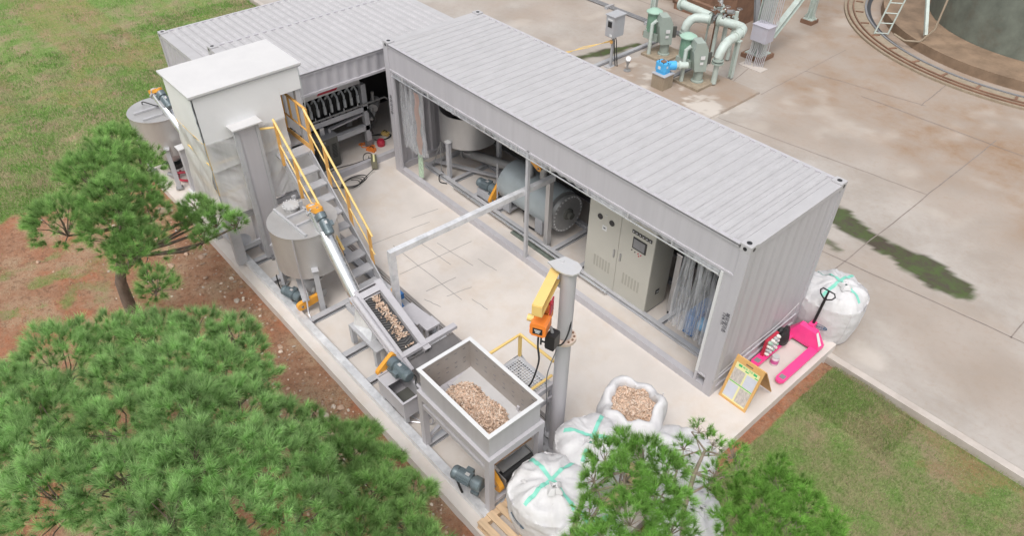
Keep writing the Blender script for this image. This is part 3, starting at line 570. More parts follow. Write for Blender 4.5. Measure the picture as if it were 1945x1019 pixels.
cable([(-11.95, -3.9, 1.61), (-11.8, -3.9, 1.72), (-11.5, -3.75, 1.7), (-11.3, -3.65, 1.75)], .012, lid)
mb = MB(); mb.lathe([(.16, .22), (.16, .33), (.2, .33), (.2, .36)], (-11.55, -3.75, 0), seg=20); mb.build('bottom_valve', 'black_paint', T2)
screw('screw_conveyor', 'shiny inclined screw tube with orange guard between the far tank and the white tower', (-11.45, -3.70, 1.98), (-9.75, -3.5, .75), .10, None, None, 'inclined screw conveyors')
t = thing('pipe_valves', 'red hoses and small valves on the slab under the far tank', 'valve', (-11.3, -3.7, 0))
cable([(-11.5, -3.9, .1), (-11.3, -3.65, .14), (-11.1, -3.5, .1), (-10.9, -3.45, .06)], .03, t, 'red_paint', 'hose'); cable([(-11.55, -3.7, .08), (-11.3, -3.85, .05), (-11.1, -3.72, .05), (-10.95, -3.6, .05)], .025, t, 'red_paint', 'hose')
mb = MB(); mb.cyl((-11.55, -3.95, .1), (-11.35, -3.85, .1), .05, seg=12); mb.cyl((-11.45, -3.9, .1), (-11.45, -3.9, .24), .02, seg=8); mb.build('valve_body', 'dull_steel', t)
t = thing('steel_post', 'short grey box post beside the far tank and the white tower', 'post', (-10.75, -3.72, 0))
mb = MB(); mb.box(-10.82, -10.68, -3.79, -3.65, 0, 1.05); mb.build('shaft', 'grey_steel', t, smooth=False)
mb = MB(); mb.box(-10.86, -10.64, -3.83, -3.61, 1.05, 1.07); mb.box(-10.87, -10.63, -3.84, -3.60, -.0, .012); mb.build('plate', 'white_paint', t, smooth=False)
# ------------------------------------------------------------------ white tower
x0, x1, y0, y1, zt = -8.90, -7.75, -4.12, -2.26, 3.50; ye = -2.66
TW = thing('enclosure_tower', 'tall white sheeted tower with a flat roof and translucent film round its lower half', 'tower', ((x0 + x1) / 2, (y0 + y1) / 2, 0))
mb = MB(); mb.box(x0 - .06, x1 + .06, y0 - .06, y1 + .06, zt, zt + .035); mb.build('roof', 'roof_white', TW, smooth=False)
mb = MB(); mb.box(x0 - .045, x1 + .045, y0 - .045, y1 + .045, zt - .03, zt); mb.build('roof_edge', 'grey_steel', TW, smooth=False)
for (x, y) in ((x0 + .06, y0 + .06), (x1 - .06, y0 + .06), (x0 + .06, y1 - .06), (x1 - .06, y1 - .06)):
    mb = MB(); mb.box(x - .05, x + .05, y - .05, y + .05, .0, zt - .03); mb.build('leg', 'grey_steel', TW, smooth=False)
mb = MB(); mb.box(x1 - .02, x1 + .10, y0 - .06, y0 + .12, .1, 1.25); mb.build('leg', 'grey_steel', TW, smooth=False)
mb = MB(); mb.box(x0 + .11, x1 - .11, y0 + .11, y1 - .11, 1.95, 1.99); mb.build('platform', 'grey_steel', TW, smooth=False)
mb = MB()
mb.box(x0 + .1, x1 - .1, y0 + .03, y0 + .09, .95, 1.05); mb.box(x1 - .09, x1 - .03, y0 + .11, y1 - .11, .95, 1.05); mb.box(x1 - .09, x1 - .03, y0 + .11, y1 - .11, .28, .38); mb.box(x0 + .1, x1 - .1, y0 + .03, y0 + .09, .28, .38); mb.build('cross_beam', 'grey_steel', TW, smooth=False)
for z in (1.62, 2.22, 2.64):
    mb = MB(); mb.tube([(x0 + .0, y0 + .005, z), (x1 - .02, y0 + .005, z), (x1 - .012, y0 + .03, z), (x1 - .012, ye, z)], .022, 8); mb.build('inner_rail', 'yellow_paint', TW)
for y in (y0 + .02, y0 + .62, y0 + 1.2):
    mb = MB(); mb.tube([(x1 - .015, y, 1.6), (x1 - .015, y, 2.64)], .020, 8); mb.build('inner_rail', 'yellow_paint', TW)
def sheet(o, u, v, n, L, H, amp, nx=50, nz=60, seed=1, diag=.8, flare=0):
    o, u, v, n = V(o), unit(u), unit(v), unit(n); a, b = np.meshgrid(np.linspace(0, L, nx), np.linspace(0, H, nz), indexing='ij')
    f = fbm(P3(a * 1.2 + b * diag, b * .35 - a * .2), 2.2, 4, seed) - .5; f2 = np.sin((a * 3.1 + b * 2.2 * diag) * 3 + 4 * fbm(P3(a, b), 1, 3, seed + 5)) * .25
    d = amp * (1.6 * f + f2) * (.35 + .65 * np.sin(np.clip(a / L, 0, 1) * PI)) + flare * (1 - b / H) ** 2
    P = o + a[..., None] * u + b[..., None] * v + d[..., None] * n; mb = MB(); mb.grid(P); return mb
e = .012
mb = sheet((x1 + e, y0 + .01, 2.62), (0, 1, 0), (0, 0, 1), (1, 0, 0), ye - y0 - .01, zt - 2.65, .012, seed=3); mb.build('upper_sheet', 'sheet_white', TW)
mb = sheet((x1 + e, ye, 3.06), (0, 1, 0), (0, 0, 1), (1, 0, 0), y1 - ye, zt - 3.09, .008, seed=3); mb.build('upper_sheet', 'sheet_white', TW)
mb = sheet((x1 + e, ye, 1.16), (0, 1, 0), (0, 0, 1), (1, 0, 0), y1 - ye, .78, .03, seed=5); mb.build('film', 'tower_film', TW)
mb = sheet((x0, y0 - e, 2.62), (1, 0, 0), (0, 0, 1), (0, -1, 0), x1 - x0, zt - 2.65, .006, seed=4); mb.build('upper_sheet', 'sheet_white', TW)
mb = sheet((x1 - .0, y1 - .04, 1.99), (-1, 0, 0), (0, 0, 1), (0, 1, 0), x1 - x0, zt - 2.02, .02, seed=6); mb.build('upper_sheet', 'inner_sheet', TW)
mb = sheet((-8.45, -2.80, 1.99), (0, 1, 0), (0, 0, 1), (1, 0, 0), .5, zt - 2.02, .02, seed=8); mb.build('inner_sheet', 'inner_sheet', TW)
mb = sheet((x1 - .03, ye - .02, 1.99), (-1, 0, 0), (0, 0, 1), (0, 1, 0), .72, zt - 2.02, .02, seed=16); mb.build('inner_sheet', 'inner_sheet', TW)
mb = sheet((x0 - e, y1, .9), (0, -1, 0), (0, 0, 1), (-1, 0, 0), y1 - y0, zt - .93, .01, seed=7); mb.build('upper_sheet', 'sheet_white', TW)
for zz, dz, sd_, am in ((2.10, .54, 11, .05), (1.16, .98, 12, .10)):
    mb = sheet((x1 + .016, y0 - .0, zz), (0, 1, 0), (0, 0, 1), (1, 0, 0), .72, dz, am, seed=sd_, diag=1.2, flare=.03); mb.build('film', 'tower_film', TW)
    mb = sheet((x1 + .02, y0 + .90, zz + .02), (0, 1, 0), (0, 0, 1), (1, 0, 0), .55, dz, am, seed=sd_ + 20, diag=-1, flare=.04); mb.build('film', 'tower_film', TW)
mb = sheet((x0 - .02, y0 - .015, 1.02), (1, 0, 0), (0, 0, 1), (0, -1, 0), x1 - x0 + .02, 1.64, .09, seed=14, diag=1.5, flare=.06); mb.build('film', 'tower_film', TW)
mb = MB(); pts = [V(x1 + .02, y0 - .02 + RNG.normal(0, .004), z) for z in np.linspace(1.2, zt - .05, 30)]; mb.tube(pts, .008, 5); mb.build('lacing', 'motor_light', TW); mb = MB(); pts = [V(x1 + .018, y1 + .01 + RNG.normal(0, .004), z) for z in np.linspace(1.9, zt - .05, 22)]; mb.tube(pts, .007, 5); mb.build('lacing', 'motor_light', TW)
mb = MB(); mb.cyl((-8.0, -3.9, .15), (-7.95, -3.9, .4), .02, .16, seg=20); mb.build('funnel', 'grey_steel', TW)
EL = thing('bucket_elevator', 'tall square grey duct with a white cap standing against the white tower', 'elevator', (-7.8, -3.42, 0))
mb = MB(); mb.box(-8.0, -7.58, -3.62, -3.24, .05, 2.82); mb.build('casing', 'container_paint', EL, smooth=False)
mb = MB(); mb.box(-7.575, -7.56, -3.64, -3.58, .05, 2.81); mb.box(-7.63, -7.575, -3.66, -3.625, .05, 2.81); mb.box(-7.575, -7.56, -3.28, -3.22, .05, 2.81); mb.build('corner_flange', 'grey_steel', EL, smooth=False)
mb = MB(); mb.box(-8.08, -7.50, -3.70, -3.16, 2.82, 2.845); mb.build('cap', 'roof_white', EL, smooth=False)
mb = MB()
for z in np.arange(.3, 2.75, .11): mb.box(-7.66, -7.64, -3.645, -3.62, z, z + .02)
mb.box(-7.70, -7.50, -3.60, -3.25, .02, .05); mb.build('bolt_row', 'grey_steel_dark', EL, smooth=False)
# ------------------------------------------------------------------ stair
ST = thing('steel_stair', 'steep grey steel stair with yellow handrails rising to the white tower', 'stair', (-6.5, -2.72, 0))
xb, xt, zt_ = -5.35, -7.42, 2.0; ya, yb = -2.98, -2.47
def sx(z): return xb + (xt - xb) * z / zt_
for y in (ya, yb):
    mb = MB(); mb.beam((sx(-.02) + .02, y, .02), (sx(zt_), y, zt_), .022, .19, up=(0, 0, 1)); mb.build('stringer', 'grey_steel', ST, smooth=False)
for k in range(9):
    z = .20 + k * .2; mb = MB(); mb.box(sx(z) - .10, sx(z) + .10, ya + .012, yb - .012, z - .03, z); mb.build('tread', 'grey_steel', ST, smooth=False)
mb = MB(); mb.box(-7.72, -7.45, ya, yb + .12, 1.96, 2.0); mb.build('landing', 'grey_steel', ST, smooth=False)
def hrail(y, z0, ztop, h, low=.45):
    a = V(sx(z0), y, z0 + h); b = V(sx(ztop) , y, ztop + h)
    mb = MB(); mb.tube([a, b], .022, 8); mb.build('handrail', 'yellow_paint', ST)
    mb = MB(); mb.tube([a - V(0, 0, h - low), b - V(0, 0, h - low)], .014, 8); mb.build('middle_rail', 'yellow_paint', ST)
    for f in (.06, .38, .70, .97):
        q = a + (b - a) * f; mb = MB(); mb.beam(q - V(0, 0, h - .02), q, .045, .045, up=(1, 0, 0)); mb.build('rail_post', 'orange_paint', ST, smooth=False)
hrail(ya - .03, .26, 2.0, .86); hrail(yb + .03, .26, 2.0, .86)
# guard rails of the landing
yg = yb + .06
mb = MB(); mb.tube([(-8.35, yg, 2.86), (-7.42, yg, 2.84)], .024, 8); mb.tube([(-8.35, yg, 2.4), (-7.42, yg, 2.38)], .016, 8)
for x in (-8.35, -8.05, -7.75): mb.beam((x, yg, 2.4), (x, yg, 2.86), .03, .03, up=(1, 0, 0))
mb.beam((-8.35, yg, 2.0), (-8.35, yg, 2.86), .045, .045, up=(1, 0, 0)); mb.beam((-7.42, yg, 2.0), (-7.42, yg, 2.84), .045, .045, up=(1, 0, 0)); mb.box(-8.35, -7.42, yg - .008, yg + .008, 2.0, 2.1); mb.build('landing_guard', 'orange_paint', ST)
mb = MB(); mb.tube([(-7.72, ya - .35, 2.64), (-7.42, ya - .03, 2.70)], .02, 8); mb.build('landing_guard', 'yellow_paint', ST)
# ------------------------------------------------------------------ belt trough conveyor
BC = thing('belt_conveyor', 'inclined grey trough with a black chevron belt carrying wood chips', 'conveyor', (-3.9, -3.2, 0))
pa, pb = V(-4.42, 0, .98), V(-3.40, 0, .56); dv = unit(pb - pa); up_ = unit(np.cross((0, 1, 0), dv)); up_ = up_ if up_[2] > 0 else -up_
def bp(s_, y, h): return V(pa[0], y, pa[2]) + dv * s_ + up_ * h
Lb = np.linalg.norm(pb - pa); yL, yR = -3.385, -3.08
mb = MB(); mb.obox((bp(Lb / 2, (yL + yR) / 2, -.01)), (dv, (0, 1, 0), up_), (Lb / 2 + .1, (yR - yL) / 2, .01)); belt = mb.build('belt', 'belt_rubber', BC, smooth=False)
mb = MB(); ym = (yL + yR) / 2
for k in range(26):
    s_ = -.05 + k * .047
    if s_ > Lb + .06: break
    for sg in (-1, 1):
        a = bp(s_ + .05, ym, .006); b = bp(s_, ym + sg * .135, .006); mb.beam(a, b, .011, .016, up=up_)
mb.build('chevron_cleats', 'black_rubber', belt, smooth=False)
mb = MB(); mb.obox(bp(Lb / 2 - .06, yR + .075, .055), (dv, (0, 1, 0), up_), (Lb / 2 + .17, .055, .006)); mb.obox(bp(Lb / 2 - .06, yR + .015, .0), (dv, (0, 1, 0), up_), (Lb / 2 + .17, .006, .07)); mb.obox(bp(Lb / 2 - .06, yR + .128, -.03), (dv, (0, 1, 0), up_), (Lb / 2 + .17, .005, .085)); mb.build('side_beam', 'container_paint', BC, smooth=False)
mb = MB(); mb.obox(bp(Lb / 2 + .02, yL - .045, .05), (dv, (0, 1, 0), up_), (Lb / 2 + .25, .035, .006)); mb.obox(bp(Lb / 2 + .02, yL - .012, .0), (dv, (0, 1, 0), up_), (Lb / 2 + .25, .006, .065)); mb.cyl(bp(-.12, yL - .115, .05), bp(Lb + .22, yL - .115, .05), .052, seg=16); mb.obox(bp(Lb / 2 + .0, yL - .11, -.03), (dv, (0, 1, 0), up_), (Lb / 2 + .2, .06, .02)); mb.build('side_beam', 'container_paint', BC, smooth=False)
mb = MB(); mb.obox(bp(-.10, (yL + yR) / 2, .06), (dv, (0, 1, 0), up_), (.055, (yR - yL) / 2 + .02, .008)); mb.obox(bp(-.2, (yL + yR) / 2, -.03), (dv, (0, 1, 0), up_), (.006, (yR - yL) / 2 + .02, .1)); mb.obox(bp(-.035, (yL + yR) / 2, .0), (dv, (0, 1, 0), up_), (.012, (yR - yL) / 2, .02)); mb.build('end_cover', 'container_paint', BC, smooth=False)
mb = MB(); mb.box(-3.44, -3.34, -3.46, -2.38, .56, .62); mb.build('cross_beam', 'container_paint', BC, smooth=False)
mb = MB(); mb.beam((-3.33, -3.0, .50), (-3.33, -3.35, .50), .02, .03); mb.build('scraper', 'stainless_bright', BC, smooth=False)
mb = MB(); mb.add([(-3.36, -3.36, .50), (-3.36, -2.46, .50), (-2.35, -2.50, .16), (-2.35, -3.36, .16), (-3.36, -3.36, .48), (-3.36, -2.46, .48), (-2.35, -2.50, .14), (-2.35, -3.36, .14)], [(0, 1, 2, 3), (7, 6, 5, 4), (0, 4, 5, 1), (1, 5, 6, 2), (2, 6, 7, 3), (3, 7, 4, 0)]); mb.build('feed_plate', 'belt_plate', BC, smooth=False)
mb = MB(); mb.box(-4.62, -3.8, -3.64, -3.48, .46, .50)
mb.build('support_shelf', 'grey_steel', BC, smooth=False)
for b_ in ((-4.62, -4.54, -3.64, -3.56, .1, .46), (-3.90, -3.82, -3.64, -3.56, .1, .46), (-4.61, -4.55, -2.98, -2.92, .1, .75), (-3.89, -3.83, -2.98, -2.92, .1, .75)): mb = MB(); mb.box(*b_); mb.build('leg', 'grey_steel', BC, smooth=False)
mb = MB(); mb.add([(-4.62, -3.46, .80), (-4.62, -3.4, .80), (-4.15, -3.4, .62), (-4.15, -3.46, .62), (-4.56, -3.58, .5), (-4.56, -3.44, .5), (-4.05, -3.44, .5), (-4.05, -3.58, .5)], [(0, 1, 2, 3), (4, 0, 3, 7), (0, 4, 5, 1), (1, 5, 6, 2), (2, 6, 7, 3), (4, 7, 6, 5)]); mb.build('inlet_hopper', 'galvanised', BC, smooth=False)
mb = MB(); mb.box(-3.95, -3.72, -2.72, -2.45, .40, .44)
for q in ((-3.93, -2.70), (-3.75, -2.70), (-3.93, -2.48), (-3.75, -2.48)): mb.box(q[0] - .02, q[0] + .02, q[1] - .02, q[1] + .02, .1, .40)
mb.add([(-4.45, -2.85, .42), (-4.45, -2.50, .42), (-3.95, -2.46, .415), (-3.95, -2.75, .415), (-4.45, -2.85, .40), (-4.45, -2.50, .40), (-3.95, -2.46, .40), (-3.95, -2.75, .40)], [(0, 3, 2, 1), (0, 1, 5, 4), (1, 2, 6, 5), (3, 0, 4, 7)]); mb.build('side_table', 'container_paint', BC, smooth=False)
# lower screw feeder with open box
SF = thing('screw_feeder', 'narrow open topped grey trough with an orange chain guard, ahead of the chip hopper', 'feeder', (-2.95, -3.7, 0))
fz = .62
def fr(x0, x1, y0, y1, z, t=.035): return [(x0, x1, y0, y0 + t, z - .004, z), (x0, x1, y1 - t, y1, z - .004, z), (x0, x0 + t, y0 + t, y1 - t, z - .004, z), (x1 - t, x1, y0 + t, y1 - t, z - .004, z)]
mb = MB(); X0, X1, Y0, Y1 = -3.27, -2.60, -3.95, -3.60
mb.box(X0, X1, Y0, Y0 + .01, .25, fz); mb.box(X0, X1, Y1 - .01, Y1, .25, fz); mb.box(X1 - .01, X1, Y0 + .01, Y1 - .01, .25, fz); mb.box(X0, X0 + .01, Y0 + .01, Y1 - .01, .25, fz); mb.box(X0 + .01, X1 - .01, Y0 + .01, Y1 - .01, .27, .28)
for b_ in fr(X0 - .025, X1 + .025, Y0 - .025, Y1 + .025, fz + .004): mb.box(*b_)
mb.build('trough', 'container_paint', SF, smooth=False)
mb = MB(); mb.box(X0 + .02, -3.02, Y0 + .011, Y1 - .011, fz - .012, fz - .002); mb.build('cover_plate', 'container_paint', SF, smooth=False)
mb = MB(); mb.box(-3.01, X1 - .012, Y0 + .012, Y1 - .012, .29, .36); mb.build('trough_floor', 'unit_dark', SF, smooth=False)
for x in (X0 + .05, X1 - .05):
    
    for b_ in ((x - .03, x + .03, Y0 + .02, Y0 + .08, .1, .25), (x - .03, x + .03, Y1 - .08, Y1 - .02, .1, .25)): mb = MB(); mb.box(*b_); mb.build('leg', 'grey_steel', SF, smooth=False)
gear_motor(SF, (-3.28, -3.68, .77), (1, .03, 0), s=1.12)
guard(SF, (-3.33, -3.86, .62), (-3.35, -3.62, .78), (1, -.1, 0), .07, .07)
mb = MB(); mb.box(-3.40, -3.28, -3.90, -3.60, .55, .59); mb.build('motor_bracket', 'grey_steel', SF, smooth=False)
cable([(-2.98, -3.62, .76), (-2.85, -3.55, .70), (-2.78, -3.60, .62), (-2.62, -3.60, .55)], .013, SF); cable([(-2.55, -3.62, .66), (-2.52, -3.64, .3), (-2.50, -3.66, .04), (-2.75, -3.9, .03)], .013, SF, 'conduit', 'conduit'); cable([(-2.50, -3.56, .62), (-2.46, -3.58, .3), (-2.42, -3.62, .04), (-2.7, -3.75, .03), (-3.0, -3.8, .03)], .013, SF, 'conduit', 'conduit')
# blue pump
BP = thing('blue_pump', 'small blue pump motor on the frame behind the belt trough', 'pump', (-4.75, -2.52, .1))
mb = MB(); mb.lathe([(0, 0), (.06, 0), (.085, .03), (.085, .2), (.06, .24), (0, .24)], (-4.80, -2.60, .22), (1, -.2, 0), 18); mb.build('motor', 'blue_paint', BP); mb = MB(); mb.box(-4.90, -4.75, -2.60, -2.46, .28, .40); mb.build('terminal_box', 'blue_paint', BP, smooth=False); mb = MB(); mb.box(-4.85, -4.62, -2.68, -2.52, .1, .15); mb.build('base', 'grey_steel_dark', BP, smooth=False)
mb = MB(); mb.cyl((-5.02, -2.5, .35), (-4.88, -2.54, .30), .05, seg=14); mb.build('pulley', 'guard_orange', BP)
# ------------------------------------------------------------------ hoist frame (goal post)
GP = thing('support_beam', 'long galvanised beam on two posts crossing from the conveyor into the open container', 'beam', (-4.47, -1, 0))
xg, zg = -4.50, 1.66
mb = MB(); mb.beam((xg, -2.80, zg - .05), (xg + .12, .72, zg - .05), .10, .10); mb.build('beam', 'galvanised', GP, smooth=False)
mb = MB(); mb.box(xg - .05, xg + .05, -2.80, -2.70, .0, zg - .101); mb.build('post', 'galvanised', GP, smooth=False)
mb = MB(); mb.box(xg + .07, xg + .17, .58, .68, .0, zg - .101); mb.build('post', 'stainless', GP, smooth=False)
# ------------------------------------------------------------------ chip hopper
HX0, HX1, HY0, HY1, HZ = -2.15, -.72, -3.90, -3.04, 1.70
HP = thing('chip_hopper', 'large rectangular grey steel hopper with a white rim on a leg frame', 'hopper', (-1.43, -3.47, 0))
mb = MB(); T = .012
mb.box(HX0, HX1, HY0, HY0 + T, 1.28, HZ); mb.box(HX0, HX1, HY1 - T, HY1, 1.28, HZ); mb.box(HX0, HX0 + T, HY0 + T, HY1 - T, 1.28, HZ); mb.box(HX1 - T, HX1, HY0 + T, HY1 - T, 1.28, HZ)
mb.build('bin_wall', 'container_paint', HP, smooth=False)
mb = MB(); i = T + .002
zi = 1.10
mb.add([(HX0 + i, HY0 + i, HZ - .002), (HX1 - i, HY0 + i, HZ - .002), (HX1 - i, HY1 - i, HZ - .002), (HX0 + i, HY1 - i, HZ - .002), (HX0 + i, HY0 + i, zi), (HX1 - i, HY0 + i, zi), (HX1 - i, HY1 - i, zi), (HX0 + i, HY1 - i, zi)], [(0, 4, 5, 1), (1, 5, 6, 2), (2, 6, 7, 3), (3, 7, 4, 0)]); inn = mb.build('inner_lining', 'bin_inner', HP, smooth=False)
mb = MB()
for r_, (a, b, c) in enumerate(((-1, 0, 0), (1, 0, 0))):
    for k in range(7):
        for zz in (1.60, 1.42, 1.33):
            xx = HX0 + .14 + k * .19; yy = HY1 - i - .004; mb.box(xx, xx + .045, yy, yy + .003, zz, zz + .014)
            if k < 5: y2 = HY0 + .12 + k * .15; mb.box(HX0 + i + .001, HX0 + i + .004, y2, y2 + .04, zz, zz + .014)
    break
mb.build('bolt_slots', 'grey_steel_dark', inn, smooth=False)
mb = MB(); mb.add([(HX0 + i, HY1 - i, 1.16), (HX1 - i, HY1 - i, 1.16), (HX1 - i, HY0 + i, 1.05), (HX0 + i, HY0 + i, 1.05)], [(0, 3, 2, 1)]); mb.build('bin_floor', 'bin_floor', HP, smooth=False)
mb = MB()
for b_ in ((HX0 - .03, HX1 + .03, HY0 - .03, HY0 + .025), (HX0 - .03, HX1 + .03, HY1 - .025, HY1 + .03), (HX0 - .03, HX0 + .025, HY0 + .025, HY1 - .025), (HX1 - .025, HX1 + .03, HY0 + .025, HY1 - .025)): mb.box(*b_, HZ, HZ + .012)
mb.build('rim', 'rim_paint', HP, smooth=False)
mb = MB(); z0, z1 = 1.16, 1.28
for b_ in ((HX0 - .05, HX1 + .05, HY0 - .05, HY0 + .0), (HX0 - .05, HX1 + .05, HY1 - .0, HY1 + .05), (HX0 - .05, HX0 + .0, HY0, HY1), (HX1 - .0, HX1 + .05, HY0, HY1)): mb.box(*b_, z0, z1)
mb.box(HX0 + .01, HX1 - .05, HY0 - .035, HY0 + .02, .97, 1.04)
mb.build('frame_ring', 'container_paint', HP, smooth=False)
mb = MB(); bx0, bx1, by0, by1 = -1.45, -.92, -3.45, -3.15
mb.add([(HX0, HY0, 1.16), (HX1, HY0, 1.16), (HX1, HY1, 1.16), (HX0, HY1, 1.16), (bx0, by0, .60), (bx1, by0, .60), (bx1, by1, .60), (bx0, by1, .60)], [(0, 4, 5, 1), (1, 5, 6, 2), (2, 6, 7, 3), (3, 7, 4, 0), (4, 7, 6, 5)]); mb.build('hopper_cone', 'container_paint', HP, smooth=False)
for x in (HX0 + .0, HX1 - .0):
    for y in (HY0 - .0, HY1 + .0):
        mb = MB(); mb.box(x - .045, x + .045, y - .045, y + .045, .1, 1.158); mb.build('leg', 'container_paint', HP, smooth=False)
for b_ in ((HX0 - .02, HX0 + .03, HY0 + .05, HY1 - .05, .62, .68), (HX0 + .05, HX0 + .1, -3.5, -3.44, .1, 1.15), (HX1 - .02, HX1 + .03, HY0 + .05, HY1 - .05, .20, .26)): mb = MB(); mb.box(*b_); mb.build('brace', 'container_paint', HP, smooth=False)
mb = MB(); mb.beam((HX0, -3.85, .2), (HX0, -3.1, .58), .05, .05); mb.build('brace', 'container_paint', HP, smooth=False)
mb = MB(); mb.cyl((-.80, -3.64, .46), (-.80, -3.08, .46), .09, seg=26); mb.build('drum', 'black_rubber', HP)
mb = MB(); mb.box(-1.0, -.80, -3.60, -3.10, .562, .575); mb.box(-.95, -.68, -3.08, -3.065, .36, .58); mb.box(-.95, -.68, -3.66, -3.645, .36, .58); mb.build('drum_cover', 'dull_steel', HP, smooth=False)
gear_motor(HP, (-.88, -3.90, .46), (-.96, -.30, .0), s=1.15, mat='motor_paint')
guard(HP, (-.78, -3.72, .44), (-1.02, -3.74, .74), (0, -1, .0), .105, .07)
cable([(-1.33, -4.02, .4), (-1.22, -4.05, .32), (-1.14, -4.05, .18), (-1.18, -4.02, .11)], .016, HP)
def chips(name, label, n, fn, base=None, sz=(.02, .045), grp=None, cat='wood chips'):
    mb = MB()
    if base is not None: mb.grid(base); mb.c.append(np.tile((.36, .22, .13), (mb.n, 1)))
    for k in range(n):
        p, nz = fn(); p = V(p); d = unit(RNG.normal(0, 1, 3) * (1, 1, .35)); _, s_, u = frame(d, unit(V(nz) + RNG.normal(0, .5, 3))); L = RNG.uniform(*sz)
        tn = RNG.uniform(.55, 1.25); c = V(.60, .43, .32) * tn if RNG.random() < .8 else V(.72, .60, .50)
        mb.obox(p, (d, s_, u), (L / 2, RNG.uniform(.005, .010), .0025), c)
    o = mb.build(name, 'chipcol', None, smooth=False); return tag(o, label, cat, grp, 'stuff')
def hz_(x, y):
    a = (x + 1.50) / .62; b = (y + 3.55) / .36; return 1.06 + .25 * np.exp(-(a * a * 1.2 + b * b)) + .05 * np.sin(9 * x + 4 * y) * np.exp(-(a * a + b * b))
gx, gy = np.meshgrid(np.linspace(HX0 + .10, HX1 - .02, 34), np.linspace(HY0 + .02, HY1 - .10, 24), indexing='ij')
def hfn():
    while True:
        x, y = RNG.uniform(HX0 + .08, HX1 - .03), RNG.uniform(HY0 + .03, HY1 - .05); a = (x + 1.5) / .62; b = (y + 3.55) / .36
        if RNG.random() < np.exp(-(a * a + b * b) * .9) * 1.15 and hz_(x, y) > 1.15: return (x, y, hz_(x, y) + RNG.uniform(0, .015)), (0, 0, 1)
hb = np.stack([gx, gy, np.minimum(hz_(gx, gy), 9) - .012 - .09 * (hz_(gx, gy) < 1.14)], -1)
chips('wood_chips', 'heap of reddish wood chips lying inside the big grey hopper', 2600, hfn, hb, (.028, .06))
def cfn():
    s_ = RNG.uniform(-.02, Lb * .76) if RNG.random() < .97 else Lb * .9; wv = .04 + .035 * (s_ / Lb); y = ym + RNG.normal(0, wv) * .8 + .03
    y = min(max(y, yL + .03), yR - .03); return bp(s_, y, .012 + .035 * math.exp(-((y - ym) / .08) ** 2) * RNG.random()), up_
chips('wood_chips', 'strewn wood chips riding on the black chevron belt', 400, cfn, None, (.02, .05))
# ------------------------------------------------------------------ work platform
PF = thing('work_platform', 'small mesh floored platform with yellow rails and steps between the hopper and the crane column', 'platform', (-1.45, -2.75, 0))
PX0, PX1, PY0, PY1, PZ = -1.82, -1.12, -2.98, -2.40, 1.18
mb = MB()
for b_ in ((PX0, PX1, PY1 - .05, PY1), (PX0, PX1, PY0, PY0 + .05), (PX0, PX0 + .04, PY0 + .05, PY1 - .05)): mb.box(*b_, PZ - .08, PZ)
mb.build('deck_frame', 'grey_steel', PF, smooth=False)
mb = MB(); mb.box(PX1 - .01, PX1 + .035, PY0 - .1, PY1 + .10, PZ - .03, PZ + .06); mb.box(PX1 - .0, PX1 + .03, PY0 - .1, PY1 + .10, PZ - .30, PZ - .22); mb.build('side_beam', 'container_paint', PF, smooth=False)
mb = MB()
for k in range(16):
    x = PX0 + .05 + k * .042; mb.box(x, x + .010, PY0 + .05, PY1 - .05, PZ - .02, PZ)
for k in range(12):
    y = PY0 + .06 + k * .042; mb.box(PX0 + .04, PX1 - .01, y, y + .010, PZ - .022, PZ - .003)
mb.build('grating', 'galvanised', PF, smooth=False)
for x in (PX0 + .02, PX1 - .03):
    for y in (PY0 + .02, PY1 - .025): mb = MB(); mb.box(x - .02, x + .02, y - .02, y + .02, 0, PZ - .08); mb.build('leg', 'grey_steel', PF, smooth=False)
mb = MB(); mb.tube([(PX0, PY0 - .02, 1.62), (PX0, PY1, 1.62), (PX1 - .02, PY1 + .0, 1.62)], .024, 8); mb.build('handrail', 'yellow_paint', PF)
mb = MB(); mb.box(PX0 - .02, PX0 + .02, PY1 - .02, PY1 + .02, PZ, 1.60); mb.build('rail_post', 'yellow_paint', PF, smooth=False)
mb = MB(); mb.tube([(PX1 - .04, PY0 + .0, 1.32), (PX1 - .04, PY1, 1.32)], .022, 8); mb.build('handrail', 'yellow_paint', PF)
for k in range(3):
    z = .92 - k * .26; x = PX0 - .10 - k * .17; mb = MB(); mb.box(x - .09, x + .09, -2.85, -2.34, z - .025, z); mb.build('step', 'tank_lid', PF, smooth=False)
mb = MB(); mb.beam((PX0 - .0, -2.335, 1.1), (PX0 - .6, -2.335, .18), .02, .14); mb.beam((PX0 - .0, -2.86, 1.1), (PX0 - .6, -2.86, .18), .02, .14); mb.build('stringer', 'grey_steel', PF, smooth=False)
# ------------------------------------------------------------------ jib crane
jx, jy = -.93, -2.47
JC = thing('jib_crane', 'tall grey crane column with a short yellow arm beside the hopper', 'crane', (jx, jy, 0))
mb = MB(); mb.lathe([(.100, 0.02), (.100, 2.30)], (jx, jy, 0), seg=36); mb.lathe([(.094, 2.35), (.094, 3.46)], (jx, jy, 0), seg=36); mb.build('column', 'container_paint', JC)
mb = MB(); mb.lathe([(.16, 2.29), (.16, 2.31), (.098, 2.31)], (jx, jy, 0), seg=36); mb.lathe([(.092, 2.315), (.16, 2.315), (.16, 2.335), (.092, 2.335)], (jx, jy, 0), seg=36)
f = mb.build('flange', 'wood_ply', JC); f.data.materials[0] = M('flange_cream', (.62, .50, .42), .6, var=.08)
mb = MB()
for k in range(12): an = k * PI / 6 + .2; mb.cyl((jx + .13 * math.cos(an), jy + .13 * math.sin(an), 2.27), (jx + .13 * math.cos(an), jy + .13 * math.sin(an), 2.35), .015, seg=6)
mb.build('flange_bolts', 'rusty', f)
